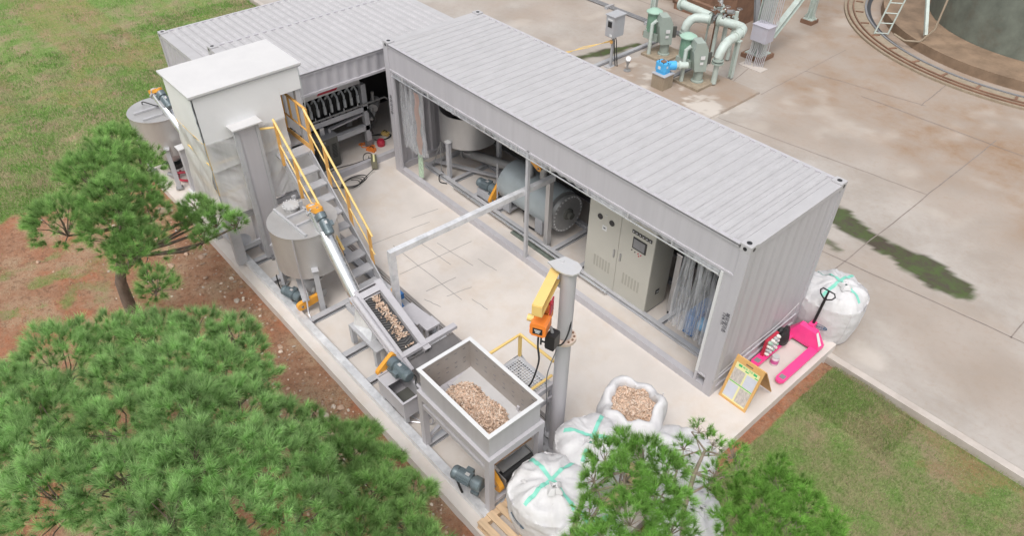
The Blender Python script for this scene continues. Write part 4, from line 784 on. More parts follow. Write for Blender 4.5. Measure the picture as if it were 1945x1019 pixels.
mb = MB(); mb.lathe([(.20, 0), (.20, .022), (.10, .022)], (jx, jy, 0), seg=30); bf = mb.build('base_flange', 'grey_steel', JC)
mb = MB()
for k in range(8): an = k * PI / 4; mb.cyl((jx + .165 * math.cos(an), jy + .165 * math.sin(an), .02), (jx + .165 * math.cos(an), jy + .165 * math.sin(an), .06), .016, seg=6)
mb.build('anchor_bolts', 'dull_steel', bf)
ad = unit(V(.33, -.62, 0)); an_ = V(-ad[1], ad[0], 0)
poly = []
for k in range(13): a = PI * 1.5 + PI * k / 12 + .48; poly.append((jx + .145 * math.cos(a), jy + .145 * math.sin(a)))
poly += [(-1.10, -2.38), (-1.17, -2.58)]
mb = MB(); mb.prism([(-1.17, -2.60), (-1.0, -2.62), (-.88, -2.60), (-.80, -2.55), (-.78, -2.46), (-.82, -2.37), (-.92, -2.335), (-1.10, -2.37)], (0, 0, 3.475), (1, 0, 0), (0, 1, 0), .02); mb.cyl((-1.06, -2.46, 3.48), (-1.06, -2.46, 3.50), .025, seg=12); mb.build('top_plate', 'tank_lid', JC)
a0, a1 = V(-1.08, -2.54, 3.34), V(-.76, -3.14, 3.34)
mb = MB(); d, s_, u = frame(a1 - a0); L = np.linalg.norm(a1 - a0) / 2; c = (a0 + a1) / 2
mb.obox(c + V(0, 0, .055), (d, s_, u), (L, .062, .006)); mb.obox(c - V(0, 0, .10), (d, s_, u), (L, .062, .007)); mb.obox(c - V(0, 0, .022), (d, s_, u), (L - .001, .006, .070)); mb.obox(a1 - V(0, 0, .022), (d, s_, u), (.006, .061, .071)); mb.build('arm', 'yellow_paint', JC, smooth=False)
mb = MB(); mb.cyl((-1.06, -2.46, 3.12), (-1.06, -2.46, 3.44), .03, seg=12); mb.box(-1.1, -1.0, -2.5, -2.42, 3.10, 3.13); mb.build('pivot_pin', 'grey_steel', JC)
cable([(jx + .03, jy - .15, 2.2), (jx - .1, jy - .16, 1.6), (jx - .13, jy - .10, .9), (jx - .14, jy - .12, .05)], .008, JC, 'grey_steel_dark')
# hoist
hx_, hy_ = -.88, -2.93
HO = thing('electric_hoist', 'orange electric chain hoist with a red trolley under the yellow crane arm', 'hoist', (hx_, hy_, 2.95))
h0 = V(hx_, hy_, 2.98); axd = ad; sdv = V(-ad[1], ad[0], 0)
mb = MB(); mb.obox(h0 + V(0, 0, .16) - ad * .08, (ad, sdv, (0, 0, 1)), (.06, .012, .09)); mb.obox(h0 + V(0, 0, .16) + sdv * .085 - ad * .08, (ad, sdv, (0, 0, 1)), (.06, .008, .10)); mb.obox(h0 + V(0, 0, .16) - sdv * .085 - ad * .08, (ad, sdv, (0, 0, 1)), (.06, .008, .10)); mb.cyl(h0 - sdv * .1 - ad * .08 + V(0, 0, .2), h0 + sdv * .1 - ad * .08 + V(0, 0, .2), .03, seg=12); mb.build('trolley', 'red_paint', HO, smooth=False)
def rbox(mb, c, ax, h, r=.3):
    poly = [(-h[0], -h[1] * (1 - r)), (-h[0] * (1 - r), -h[1]), (h[0] * (1 - r), -h[1]), (h[0], -h[1] * (1 - r)), (h[0], h[1] * (1 - r)), (h[0] * (1 - r), h[1]), (-h[0] * (1 - r), h[1]), (-h[0], h[1] * (1 - r))]; mb.prism(poly, c, ax[0], ax[1], 2 * h[2])
mb = MB(); rbox(mb, h0 + ad * .05 - V(0, 0, .06), (sdv, (0, 0, 1)), (.10, .095, .11)); rbox(mb, h0 - ad * .12 - V(0, 0, .04), (sdv, (0, 0, 1)), (.075, .075, .08)); mb.cyl(h0 - ad * .18 - V(0, 0, .04), h0 - ad * .28 - V(0, 0, .04), .07, .055, seg=20); mb.build('body', 'hoist_orange', HO, ang=25)
mb = MB(); mb.cyl(h0 + ad * .02 - sdv * .09 - V(0, 0, .02), h0 + ad * .02 - sdv * .17 - V(0, 0, .02), .045, seg=16); mb.build('brake_cap', 'yellow_paint', HO)
mb = MB(); mb.obox(h0 + ad * .163 - V(0, 0, .07), (sdv, (0, 0, 1), ad), (.06, .045, .003)); pl = mb.build('data_plate', 'black_paint', HO, smooth=False); mb = MB()
for k in range(3): mb.obox(h0 + ad * .167 - V(0, 0, .05 + k * .02), (sdv, (0, 0, 1), ad), (.04 - .008 * k, .005, .001))
mb.build('plate_lines', 'white_paint', pl, smooth=False)
mb = MB(); q = h0 + V(.13, .06, -.30); rbox(mb, q, (unit((1, .3, 0)), (0, 0, 1)), (.065, .12, .07), .2); mb.build('chain_bag', 'black_paint', HO, ang=20)
mb = MB(); mb.cyl(h0 + V(.10, .05, -.1), q + V(0, 0, .1), .02, seg=8); mb.build('bag_bracket', 'grey_steel_dark', HO)
cable([h0 + V(-.02, -.02, -.1), h0 + V(-.05, 0, -.5), h0 + V(-.1, .08, -.9), h0 + V(-.25, .12, -1.45), h0 + V(-.36, .12, -1.70)], .013, HO, name='pendant_cable'); cable([h0 + V(.03, -.02, -.1), h0 + V(.0, 0, -.35), h0 + V(-.04, .04, -.5)], .013, HO, name='load_chain')
cable([h0 + V(-.12, .0, -.05), h0 + V(-.18, 0, -.14), h0 + V(-.12, .0, -.16), h0 + V(-.06, .0, -.12)], .008, HO); cable([h0 + V(-.03, .05, -.45), h0 + V(.1, .25, -.55), h0 + V(.05, .45, -.40), h0 + V(.0, .46, -.15)], .012, HO)
# ------------------------------------------------------------------ inside the long container
SK = thing('inner_skid', 'low steel frame on the floor inside the long container', 'steel frame', (-4.3, 1.2, 0)); mb = MB()
mb.ibeam((-8.3, .58, .055), (-.35, .58, .055), .09, .10); mb.build('long_beam', 'grey_steel', SK, smooth=False)
mb = MB(); mb.ibeam((-8.3, 1.65, .055), (-.35, 1.65, .055), .09, .10); mb.build('long_beam', 'grey_steel', SK, smooth=False)
for x in (-8.2, -7.35, -6.6, -5.9, -4.2, -3.5, -1.55, -.55):
    mb = MB(); mb.ibeam((x, .635, .05), (x, 1.60, .05), .09, .085); mb.build('cross_member', 'grey_steel', SK, smooth=False)
mb = MB(); mb.beam((-8.2, .75, .13), (-6.6, 1.5, .13), .08, .05); mb.beam((-6.6, .72, .13), (-5.2, 1.3, .13), .08, .05); mb.build('diagonal', 'grey_steel', SK, smooth=False)
mb = MB(); mb.tube([(-7.15, .46, .12), (-2.66, .46, .12)], .028, 12); tag(mb.build('floor_pipe', 'stainless_bright', None), 'long thin shiny pipe lying along the sill of the open container', 'pipe')
box_part('step_plate', 'moss', SK, -5.2, -3.45, .40, .50, .012, .03).data.materials[0] = M('green_stained', (.20, .23, .20), .5, metal=.3, var=.3, vscale=8)
# tank A
TA = thing('feed_tank', 'open topped round steel tank at the dark end of the long container', 'tank', (-7.6, 1.25, 0))
c_ = (-7.62, 1.32); r = .62; mb = MB(); mb.lathe([(r, .80), (r, 1.52), (r - .012, 1.52), (r - .012, .82)], (*c_, 0), seg=48); mb.lathe([(.12, .50), (r - .01, .80)], (*c_, 0), seg=48); mb.lathe([(.10, .40), (.15, .40), (.15, .43), (.1, .43)], (*c_, 0), seg=20); mb.build('shell', 'stainless', TA)
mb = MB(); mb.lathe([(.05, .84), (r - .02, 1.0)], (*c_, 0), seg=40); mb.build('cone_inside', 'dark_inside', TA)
for x, y in ((-7.50, .66), (-8.15, 1.65), (-7.0, 1.65)):
    mb = MB(); mb.box(x - .05, x + .05, y - .035, y + .035, .06, .93); mb.box(x - .065, x + .065, y - .05, y + .05, .93, .95); mb.cyl((x, y, 0), (x, y, .06), .045, seg=12); mb.build('leg', 'grey_steel', TA, smooth=False)
mb = MB(); mb.box(-7.57, -7.43, .61, .71, .951, .96); mb.build('leg_cap', 'white_paint', TA, smooth=False)
t = thing('cross_screw', 'grey horizontal screw tube under the open topped tank', 'screw conveyor', (-6.9, 1.25, 0)); mb = MB(); mb.cyl((-7.75, 1.30, .34), (-6.1, 1.55, .55), .105, seg=24); mb.build('tube', 'dull_steel', t); mb = MB(); mb.cyl((-7.78, 1.297, .337), (-7.72, 1.303, .343), .14, seg=24); mb.build('flange', 'dull_steel', t)
# drum dryer
DR = thing('drum_dryer', 'large horizontal grey green drum with a bolted round end cover inside the container', 'dryer', (-4.9, 1.0, 0))
da, db = V(-6.0, 1.12, .62), V(-4.50, 1.12, .62); R0 = .42
mb = MB(); mb.lathe([(0, 0), (R0 * .85, .0), (R0, .05), (R0, 1.5)], da, (1, 0, 0), 56); mb.build('shell', 'drum_paint', DR)
mb = MB(); mb.lathe([(.40, 1.5), (.34, 1.53), (.34, 1.60), (.40, 1.60), (.40, 1.66), (0, 1.66)], da, (1, 0, 0), 56); ec = mb.build('end_cover', 'dull_steel', DR)
mb = MB()
for k in range(28): an = 2 * PI * k / 28; mb.cyl((-4.345, 1.12 + .365 * math.cos(an), .62 + .365 * math.sin(an)), (-4.325, 1.12 + .365 * math.cos(an), .62 + .365 * math.sin(an)), .017, seg=6)
mb.build('cover_bolts', 'tank_lid', ec)
mb = MB(); mb.lathe([(0, 0), (.12, 0), (.12, .03), (.07, .05), (.07, .12), (0, .12)], (-4.34, 1.12, .62), (1, 0, 0), 20); mb.build('shaft_bearing', 'unit_dark', ec)
for x in (-5.72, -4.75):
    mb = MB(); mb.box(x - .10, x + .10, .74, .80, .1, .45); mb.box(x - .10, x + .10, 1.44, 1.50, .1, .45); mb.box(x - .1, x + .1, .80, 1.44, .12, .17); mb.build('saddle', 'grey_steel', DR, smooth=False)
for x in (-5.35, -4.98):
    mb = MB(); mb.tube([(x, 1.05, 1.0), (x, 1.05, 1.32), (x + .06, 1.15, 1.45)], .075, 18); mb.lathe([(.11, 1.02), (.11, 1.05), (.07, 1.05)], (x, 1.05, 0), seg=20); mb.build('duct', 'dull_steel', DR)
guard(DR, (-5.25, .95, 1.55), (-5.05, 1.0, 1.36), (0, 1, 0), .08, .06); mb = MB(); mb.tube([(-5.83, .60, .1), (-5.83, .60, 1.25)], .012, 6); mb.build('drain_pipe', 'grey_steel', DR)
gear_motor(DR, (-6.1, .80, .40), (-1, -.15, 0), s=1.2); guard(DR, (-6.08, .66, .22), (-6.06, .86, .55), (1, 0, 0), .08, .06)
mb = MB(); mb.box(-6.55, -6.05, .66, .68, .1, .26); mb.box(-6.55, -6.05, .66, .95, .26, .28); mb.build('motor_base', 'grey_steel', DR, smooth=False)
cable([(-6.0, 1.15, .1), (-5.5, 1.05, .05), (-5.2, .8, .06), (-4.9, .8, .05)], .02, DR); cable([(-7.6, .62, .08), (-7.65, .5, .12), (-7.55, .42, .03), (-7.4, .5, .02)], .012, DR)
t = thing('pipe_fittings', 'cluster of steel fittings beside the round end cover of the drum', 'fittings', (-4.1, 1.5, 0))
for k in range(7):
    p = V(-4.05 + RNG.uniform(-.12, .12), 1.55 + RNG.uniform(-.1, .1), .6 + k * .09); mb = MB(); mb.cyl(p, p + V(*(RNG.normal(0, .09, 3))), .04, seg=12); mb.build('fitting', 'dull_steel', t)
mb = MB(); mb.lathe([(.12, .0), (.14, .05), (.14, .2), (0, .22)], (-4.0, 1.6, .1), (0, .2, 1), 20); mb.build('elbow', 'grey_steel_dark', t)
t = thing('coil_pump', 'small green pump with coiled hose behind the drum motor', 'pump', (-6.3, 1.45, 0)); mb = MB(); mb.cyl((-6.35, 1.4, .22), (-6.15, 1.45, .22), .07, seg=16); o = mb.build('body', 'pump_green', t); mb = MB(); mb.tube([V(-6.45 + .1 * math.cos(a), 1.4 + .1 * math.sin(a), .12 + a * .006) for a in np.linspace(0, 14, 60)], .014, 6); mb.build('hose', 'black_rubber', t)
# control cabinet
CC = thing('control_cabinet', 'large beige two door control cabinet with a touch screen inside the container', 'control cabinet', (-2.62, .9, 0))
cx0, cx1, cy0, cy1, ch = -3.35, -1.88, .62, 1.16, 1.86
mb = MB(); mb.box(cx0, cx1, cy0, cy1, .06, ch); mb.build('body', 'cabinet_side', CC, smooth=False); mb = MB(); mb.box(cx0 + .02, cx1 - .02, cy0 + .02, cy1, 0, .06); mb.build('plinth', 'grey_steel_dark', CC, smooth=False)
xm = -2.62
for a, b in ((cx0 + .004, xm - .004), (xm + .004, cx1 - .004)):
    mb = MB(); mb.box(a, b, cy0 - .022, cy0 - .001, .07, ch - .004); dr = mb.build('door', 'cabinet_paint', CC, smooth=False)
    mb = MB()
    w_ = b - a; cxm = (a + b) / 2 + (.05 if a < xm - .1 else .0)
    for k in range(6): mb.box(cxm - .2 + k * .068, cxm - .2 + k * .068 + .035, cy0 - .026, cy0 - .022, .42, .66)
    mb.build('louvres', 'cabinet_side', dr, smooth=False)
    hx = b - .07 if a < xm - .1 else a + .07; mb = MB(); mb.box(hx - .014, hx + .014, cy0 - .04, cy0 - .022, .86, 1.02); mb.build('handle', 'dull_steel', dr, smooth=False)
y = cy0 - .022
for x, z in ((-3.09, 1.52), (-2.82, 1.52)):
    mb = MB(); mb.lathe([(0, .004), (.045, .004), (.045, 0)], (x, y, z), (0, -1, 0), 20); g = mb.build('gauge', 'white_paint', CC); mb = MB(); mb.lathe([(.043, 0), (.055, 0), (.055, .012), (.043, .012)], (x, y, z), (0, -1, 0), 20); mb.box(x - .004, x + .004, y - .006, y - .005, z - .02, z + .03); mb.build('gauge_ring', 'black_paint', g)
mb = MB(); mb.box(-3.02, -2.92, y - .004, y, 1.28, 1.38); mb.build('label_plate', 'white_paint', CC, smooth=False); mb = MB(); mb.box(-2.995, -2.945, y - .006, y - .004, 1.32, 1.345); mb.build('label_mark', 'ink', CC, smooth=False)
mb = MB(); mb.box(-2.97, -2.95, y - .01, y, 1.60, 1.62); mb.build('lamp', 'white_paint', CC, smooth=False)
for k in range(6):
    x = -2.37 + k * .072; mb = MB(); mb.box(x, x + .058, y - .012, y, 1.60, 1.66); mtr = mb.build('meter', 'black_paint', CC, smooth=False); mb = MB(); mb.box(x + .014, x + .044, y - .014, y - .012, 1.615, 1.645); mb.build('meter_face', 'grey_steel', mtr, smooth=False)
mb = MB(); mb.box(-2.33, -2.04, y - .012, y, 1.30, 1.53); sc = mb.build('screen_bezel', 'black_paint', CC, smooth=False); mb = MB(); mb.box(-2.31, -2.07, y - .014, y - .012, 1.325, 1.505); mb.build('screen', 'grey_steel_dark', sc, smooth=False)
for x, z, mt_ in ((-2.33, 1.245, 'black_paint'), (-2.26, 1.235, 'black_paint'), (-2.19, 1.24, 'red_paint'), (-2.13, 1.24, 'red_paint'), (-2.17, 1.20, 'red_paint')):
    mb = MB(); mb.cyl((x, y, z), (x, y - .012, z), .011, seg=10); mb.build('push_button', mt_, CC)
mb = MB(); mb.box(cx1, cx1 + .004, .84, .94, .38, .48); mb.build('fan_vent', 'black_paint', CC, smooth=False); mb = MB(); mb.box(cx1 + .004, cx1 + .006, .87, .93, .41, .43); mb.build('vent_sticker', 'white_paint', CC, smooth=False)
# parts right of the cabinet
t = thing('steel_post', 'slim shiny post on a rubber foot between the cabinet and the strip curtain', 'post', (-1.62, .85, 0)); mb = MB(); mb.box(-1.68, -1.58, .98, 1.06, .06, 1.35); mb.build('shaft', 'stainless', t, smooth=False); mb = MB(); mb.box(-1.69, -1.57, .97, 1.07, 1.35, 1.37); mb.build('cap', 'stainless_bright', t, smooth=False); mb = MB(); mb.cyl((-1.63, 1.02, 0), (-1.63, 1.02, .055), .05, seg=14); mb.build('foot', 'black_rubber', t)
t = thing('blue_blower', 'blue blower and drums half seen behind the clear strip curtain', 'blower', (-.7, 1.2, 0))
mb = MB(); mb.lathe([(.22, .1), (.25, .15), (.25, .65), (.22, .7), (0, .7)], (-.62, 1.15, 0), seg=28); mb.build('drum', 'blue_bright', t); mb = MB(); mb.cyl((-.95, .9, .35), (-.6, .95, .35), .12, seg=20); mb.cyl((-.45, .70, .35), (-.45, .78, .35), .10, seg=20); mb.build('pipe', 'blue_bright', t); mb = MB(); mb.box(-1.15, -.95, .75, 1.3, .1, .55); mb.build('base', 'blue_paint', t, smooth=False); mb = MB(); mb.cyl((-.45, 1.4, .1), (-.45, 1.4, 1.7), .14, seg=20); mb.build('column', 'blue_bright', t)
mb = MB(); mb.box(-1.45, -1.2, 1.3, 1.8, .05, 1.6); mb.build('panel', 'unit_dark', t, smooth=False)
# curtains
def curtain(label, xa, xb_, yb_, z0, z1, n=9, seed=3, lean=0., extra=None):
    t = thing('strip_curtain', label, 'curtain', ((xa + xb_) / 2, yb_, z1), 'clear strip curtains of the long container')
    for k in range(n):
        x = xa + (xb_ - xa) * (k + .5) / n; w_ = (xb_ - xa) / n * .95; a, b = np.meshgrid(np.linspace(-w_, w_, 13), np.linspace(0, 1, 22), indexing='ij')
        ph = RNG.uniform(0, 6); zb = z0 + RNG.uniform(-.05, .05); P = np.stack([x + a * (.55 + .35 * b) + lean * b + .02 * np.sin(b * 5 + ph), yb_ + .03 * np.cos(a / w_ * 5 + ph) * (.5 + b) + (k % 2) * .02 + 0 * a, z1 + (zb - z1) * b], -1)
        mb = MB(); mb.grid(P); mb.build('strip', 'clear_strip', t)
    return t
curtain('clear plastic strip curtain drawn to the right end of the long opening', -1.02, -.33, .10, .80, 2.33, 9)
c2 = curtain('clear plastic strip curtain bunched at the far left end of the long opening', -8.30, -7.55, .12, .72, 2.35, 9)
mb = MB(); P = np.array([[(-7.78 + .03 * math.sin(j), .08, 2.2 - j * .1), (-7.62 + .03 * math.sin(j * 1.3), .08, 2.2 - j * .1)] for j in range(15)]); mb.grid(P); mb.build('tinted_strip', 'clear_strip', c2).data.materials[0] = M('salmon_strip', (.55, .36, .30), .4, alpha=.6)
RL = thing('curtain_rail', 'galvanised curtain rail with bunched clear film under the long container roof', 'rail', (-4.3, .06, 2.38)); mb = MB(); mb.tube([(-8.35, -.03, 2.36), (-.36, -.03, 2.36)], .012, 8); mb.build('rail', 'stainless_bright', RL)
n = 220; P = []
for i in range(n):
    x = -8.34 + 7.98 * i / (n - 1); r_ = .035 + .03 * vnoise(V(x * 2.2, 0, 0), 5) + .012 * math.sin(x * 31); cy = .055 + .02 * math.sin(x * 3.1); cz = 2.375 - .02 * abs(math.sin(x * 1.7)); P.append([(x, cy + r_ * math.cos(a) * .5, cz + r_ * math.sin(a) * 1.2) for a in np.linspace(0, 2 * PI, 11)])
mb = MB(); mb.grid(np.array(P)); mb.build('bunched_film', 'bunched_film', RL)
for x in np.arange(-8.0, -.4, .85): mb = MB(); mb.box(x, x + .012, -.034, -.004, 2.34, 2.46); mb.build('rail_clip', 'tank_lid', RL, smooth=False)
mb = MB(); P = sheet((-.33, -.005, .9), (0, 1, 0), (0, 0, 1), (-1, 0, 0), .12, 1.5, .03, nx=10, nz=40, seed=31); P.build('edge_film', 'bunched_film', RL)
t = thing('leaning_board', 'green streaked glass board leaning inside the left end of the long opening', 'board', (-8.0, .3, 0)); mb = MB(); mb.beam((-7.80, .12, .14), (-8.2, .45, 1.5), .13, .012, up=(.3, -1, 0)); mb.build('board', 'green_glass', t, smooth=False).data.materials[0] = M('green_streak', (.38, .48, .36), .4, var=.5, vscale=9, stretch=(6, 6, 1))
t = thing('tripod_stand', 'small wheeled metal stand behind the leaning board', 'stand', (-7.9, .75, 0)); mb = MB()
for q in ((-8.05, .6), (-7.75, .62), (-7.9, .9)): mb.tube([(-7.9, .75, .75), (*q, .06)], .012, 6)
mb.build('legs', 'dull_steel', t); mb = MB(); mb.lathe([(.05, 0), (.05, .04)], (-7.75, .62, .05), (0, 1, 0), 12); mb.lathe([(.05, 0), (.05, .04)], (-8.05, .6, .05), (0, 1, 0), 12); mb.build('wheels', 'black_rubber', t)
mb = MB(); mb.box(-8.1, -7.95, 1.0, 1.2, 1.55, 1.85); tag(mb.build('wall_box', 'blue_paint', None, smooth=False), 'small blue box behind the clear strips at the left end of the long opening', 'box')
# ------------------------------------------------------------------ filter press inside container B
FP = thing('filter_press', 'black filter press with a row of hoses on a grey frame inside the open container', 'press', (-10.0, -.6, 0))
px = -9.78
mb = MB(); mb.box(px - .06, px + .06, -2.1, .10, .98, 1.10); mb.box(px - .06, px + .06, -2.1, .10, .50, .62); mb.box(px - .06, px + .06, .0, .12, .22, 1.62); mb.box(px - .06, px + .06, -2.2, -2.1, .22, 1.62); mb.box(px - .9, px - .8, .0, .12, .22, 1.62); mb.box(px - .8, px - .06, .02, .10, 1.50, 1.62); mb.build('frame', 'grey_steel', FP, smooth=False)
mb = MB(); mb.box(px - .05, px + .05, -.02, .14, .05, .22); mb.box(px - .05, px + .05, -2.2, -2.08, .05, .22); mb.build('foot', 'grey_steel_dark', FP, smooth=False)
mb = MB()
for k in range(28): y = -2.05 + k * .072; mb.box(px - .75, px - .12, y, y + .058, .75, 1.50)
mb.build('plate_pack', 'press_black', FP, smooth=False)
for k in range(12):
    y = -1.95 + k * .165; mb = MB(); mb.tube([(px - .12, y, 1.50), (px - .04, y + .02, 1.62), (px + .05, y + .03, 1.52), (px + .06, y + .03, 1.30)], .025, 6); mb.cyl((px + .06, y + .03, 1.42), (px + .06, y + .03, 1.25), .034, seg=10); mb.build('hose', 'motor_light', FP)
    mb = MB(); mb.tube([(px + .06, y + .03, 1.28), (px + .08, y + .07, 1.16), (px + .04, y + .03, 1.10)], .016, 6); mb.build('hose_tail', 'press_black', FP)
mb = MB(); mb.tube([(px + .1, -2.1, 1.18), (px + .1, .55, 1.18), (px + .1, .62, 1.10)], .020, 8); mb.build('manifold', 'dull_steel', FP)
for y in np.arange(-1.9, .1, .35): mb = MB(); mb.cyl((px + .1, y, 1.17), (px + .1, y, 1.26), .012, seg=6); mb.build('valve', 'tank_lid', FP)
mb = MB(); mb.box(px - .1, px + .04, -2.1, .0, 1.66, 1.90); mb.build('top_panel', 'tank_lid', FP, smooth=False); mb = MB(); mb.add([(px + .045, -1.05, 1.70), (px + .045, -.58, 1.70), (px + .045, -.50, 1.80), (px + .045, -.97, 1.80), (px + .041, -1.05, 1.70), (px + .041, -.58, 1.70), (px + .041, -.50, 1.80), (px + .041, -.97, 1.80)], [(0, 1, 2, 3), (0, 4, 5, 1), (1, 5, 6, 2), (2, 6, 7, 3), (3, 7, 4, 0)]); mb.build('red_sign', 'red_paint', FP, smooth=False)
mb = MB(); mb.cyl((px + .05, .25, .98), (px - .15, .45, 1.05), .11, seg=18); mb.cyl((px + .0, .2, .7), (px + .02, .22, 1.0), .05, seg=12); mb.cyl((px, .3, 1.1), (px, .3, 1.35), .035, seg=10); mb.cyl((px - .1, .4, .9), (px + .1, .15, .75), .045, seg=12); mb.build('pump_valves', 'dull_steel', FP)
cable([(px + .05, .1, 1.0), (px + .12, .2, .75), (px + .08, .12, .5), (px, .18, .35)], .03, FP)
mb = MB(); mb.beam((px - .2, -1.6, .72), (px - .2, .0, .86), .35, .03); mb.build('drip_tray', 'container_paint', FP, smooth=False); mb = MB(); mb.box(px + .07, px + .11, -1.15, -1.05, .78, .98); mb.cyl((px + .09, -.92, .7), (px + .09, -.92, .9), .03, seg=10); mb.build('spray_valve', 'tank_lid', FP)
t = thing('air_dryer_unit', 'squat dark grey machine with side louvres on the floor under the filter press', 'machine', (-9.62, -1.05, 0)); mb = MB(); mb.box(-10.0, -9.5, -1.35, -.85, .08, .80); mb.build('body', 'unit_dark', t, smooth=False); mb = MB()
for k in range(10): mb.box(-9.50, -9.494, -1.02, -.90, .30 + k * .035, .315 + k * .035); mb.box(-9.50, -9.494, -1.22, -1.08, .30 + k * .035, .315 + k * .035)
mb.build('louvres', 'press_black', t, smooth=False); mb = MB(); mb.box(-10.02, -9.48, -1.37, -.83, .80, .815); mb.box(-9.498, -9.49, -1.30, -1.15, .70, .75); mb.build('lid', 'inside_panel', t, smooth=False); mb = MB(); mb.box(-9.98, -9.52, -1.33, -.87, 0, .08); mb.build('base', 'black_paint', t, smooth=False)
t = thing('steel_post', 'lone grey post on the floor at the right of the open container', 'post', (-9.9, .95, 0)); mb = MB(); mb.box(-10.0, -9.93, .82, .89, .05, .85); mb.build('shaft', 'container_paint', t, smooth=False)
t = thing('cable_box', 'small olive metal box with cables at the sill of the open container', 'box', (-9.0, -.28, 0)); mb = MB(); mb.obox((-9.02, -.30, .13), ((.85, -.5, 0), (.5, .85, 0), (0, 0, 1)), (.16, .065, .09)); mb.build('body', 'plinth_concrete', t, smooth=False).data.materials[0] = M('olive_metal', (.24, .23, .17), .35, metal=.4, var=.15); mb = MB(); mb.obox((-9.02, -.30, .222), ((.85, -.5, 0), (.5, .85, 0), (0, 0, 1)), (.15, .02, .004)); mb.build('handle', 'print_yellow', t, smooth=False)
pts = [V(-8.85, -.42, .08)]
for k in range(40): a = k * .55; pts.append(V(-8.82 + .16 * math.cos(a) + .012 * k * .3, -.92 + .28 * math.sin(a) * (1 - .006 * k) - .006 * k, .012 + .0012 * k))
cable(pts, .008, t); cable([(-9.1, -.2, .2), (-9.3, -.6, .08), (-9.4, -1.2, .06), (-8.95, -1.5, .02), (-8.7, -1.2, .02)], .008, t)
mb = MB(); mb.lathe([(0, 0), (.09, .0), (.10, .09), (.07, .15), (0, .15)], (-9.62, .28, .05), (0, 0, 1), 16); tag(mb.build('red_can', 'red_paint', None), 'small dark red can on the floor inside the open container', 'can')
for (x, y), mt_, lb in (((-9.55, -.02), 'hoist_orange', 'orange tool case on the floor near the sill of the open container'), ((-9.95, .62), 'yellow_paint', 'yellow tool beside cables at the back right of the open container')):
    t = thing('tool_case', lb, 'tool', (x, y, .05)); mb = MB(); mb.obox((x, y, .09), ((.9, .4, 0), (-.4, .9, 0), (0, 0, 1)), (.09, .05, .04)); mb.build('case', mt_, t, smooth=False); mb = MB(); mb.tube([(x - .05, y - .02, .13), (x - .03, y, .17), (x + .03, y + .01, .17), (x + .05, y + .03, .13)], .01, 6); mb.build('handle', 'black_paint', t)
t = thing('power_cord', 'tangled orange and red cord on the floor inside the open container', 'cord', (-9.8, .1, .05))
cable([V(-9.85 + .14 * math.cos(a * 1.7) + .03 * a * .3, .02 + .13 * math.sin(a * 2.3), .065 + .01 * math.sin(a * 5)) for a in np.linspace(0, 9, 40)], .012, t, 'hoist_orange', 'cord', 3); cable([V(-9.95 + .18 * math.cos(a * 1.3), .5 + .2 * math.sin(a * 1.9), .065 + .01 * math.sin(a * 5)) for a in np.linspace(0, 6, 30)], .009, t, 'black_rubber', 'cord', 3); cable([V(-9.4 + .14 * math.cos(a * 1.3), -.25 + .14 * math.sin(a * 1.1), .06) for a in np.linspace(0, 6, 24)], .008, t, 'black_rubber', 'cord', 3)
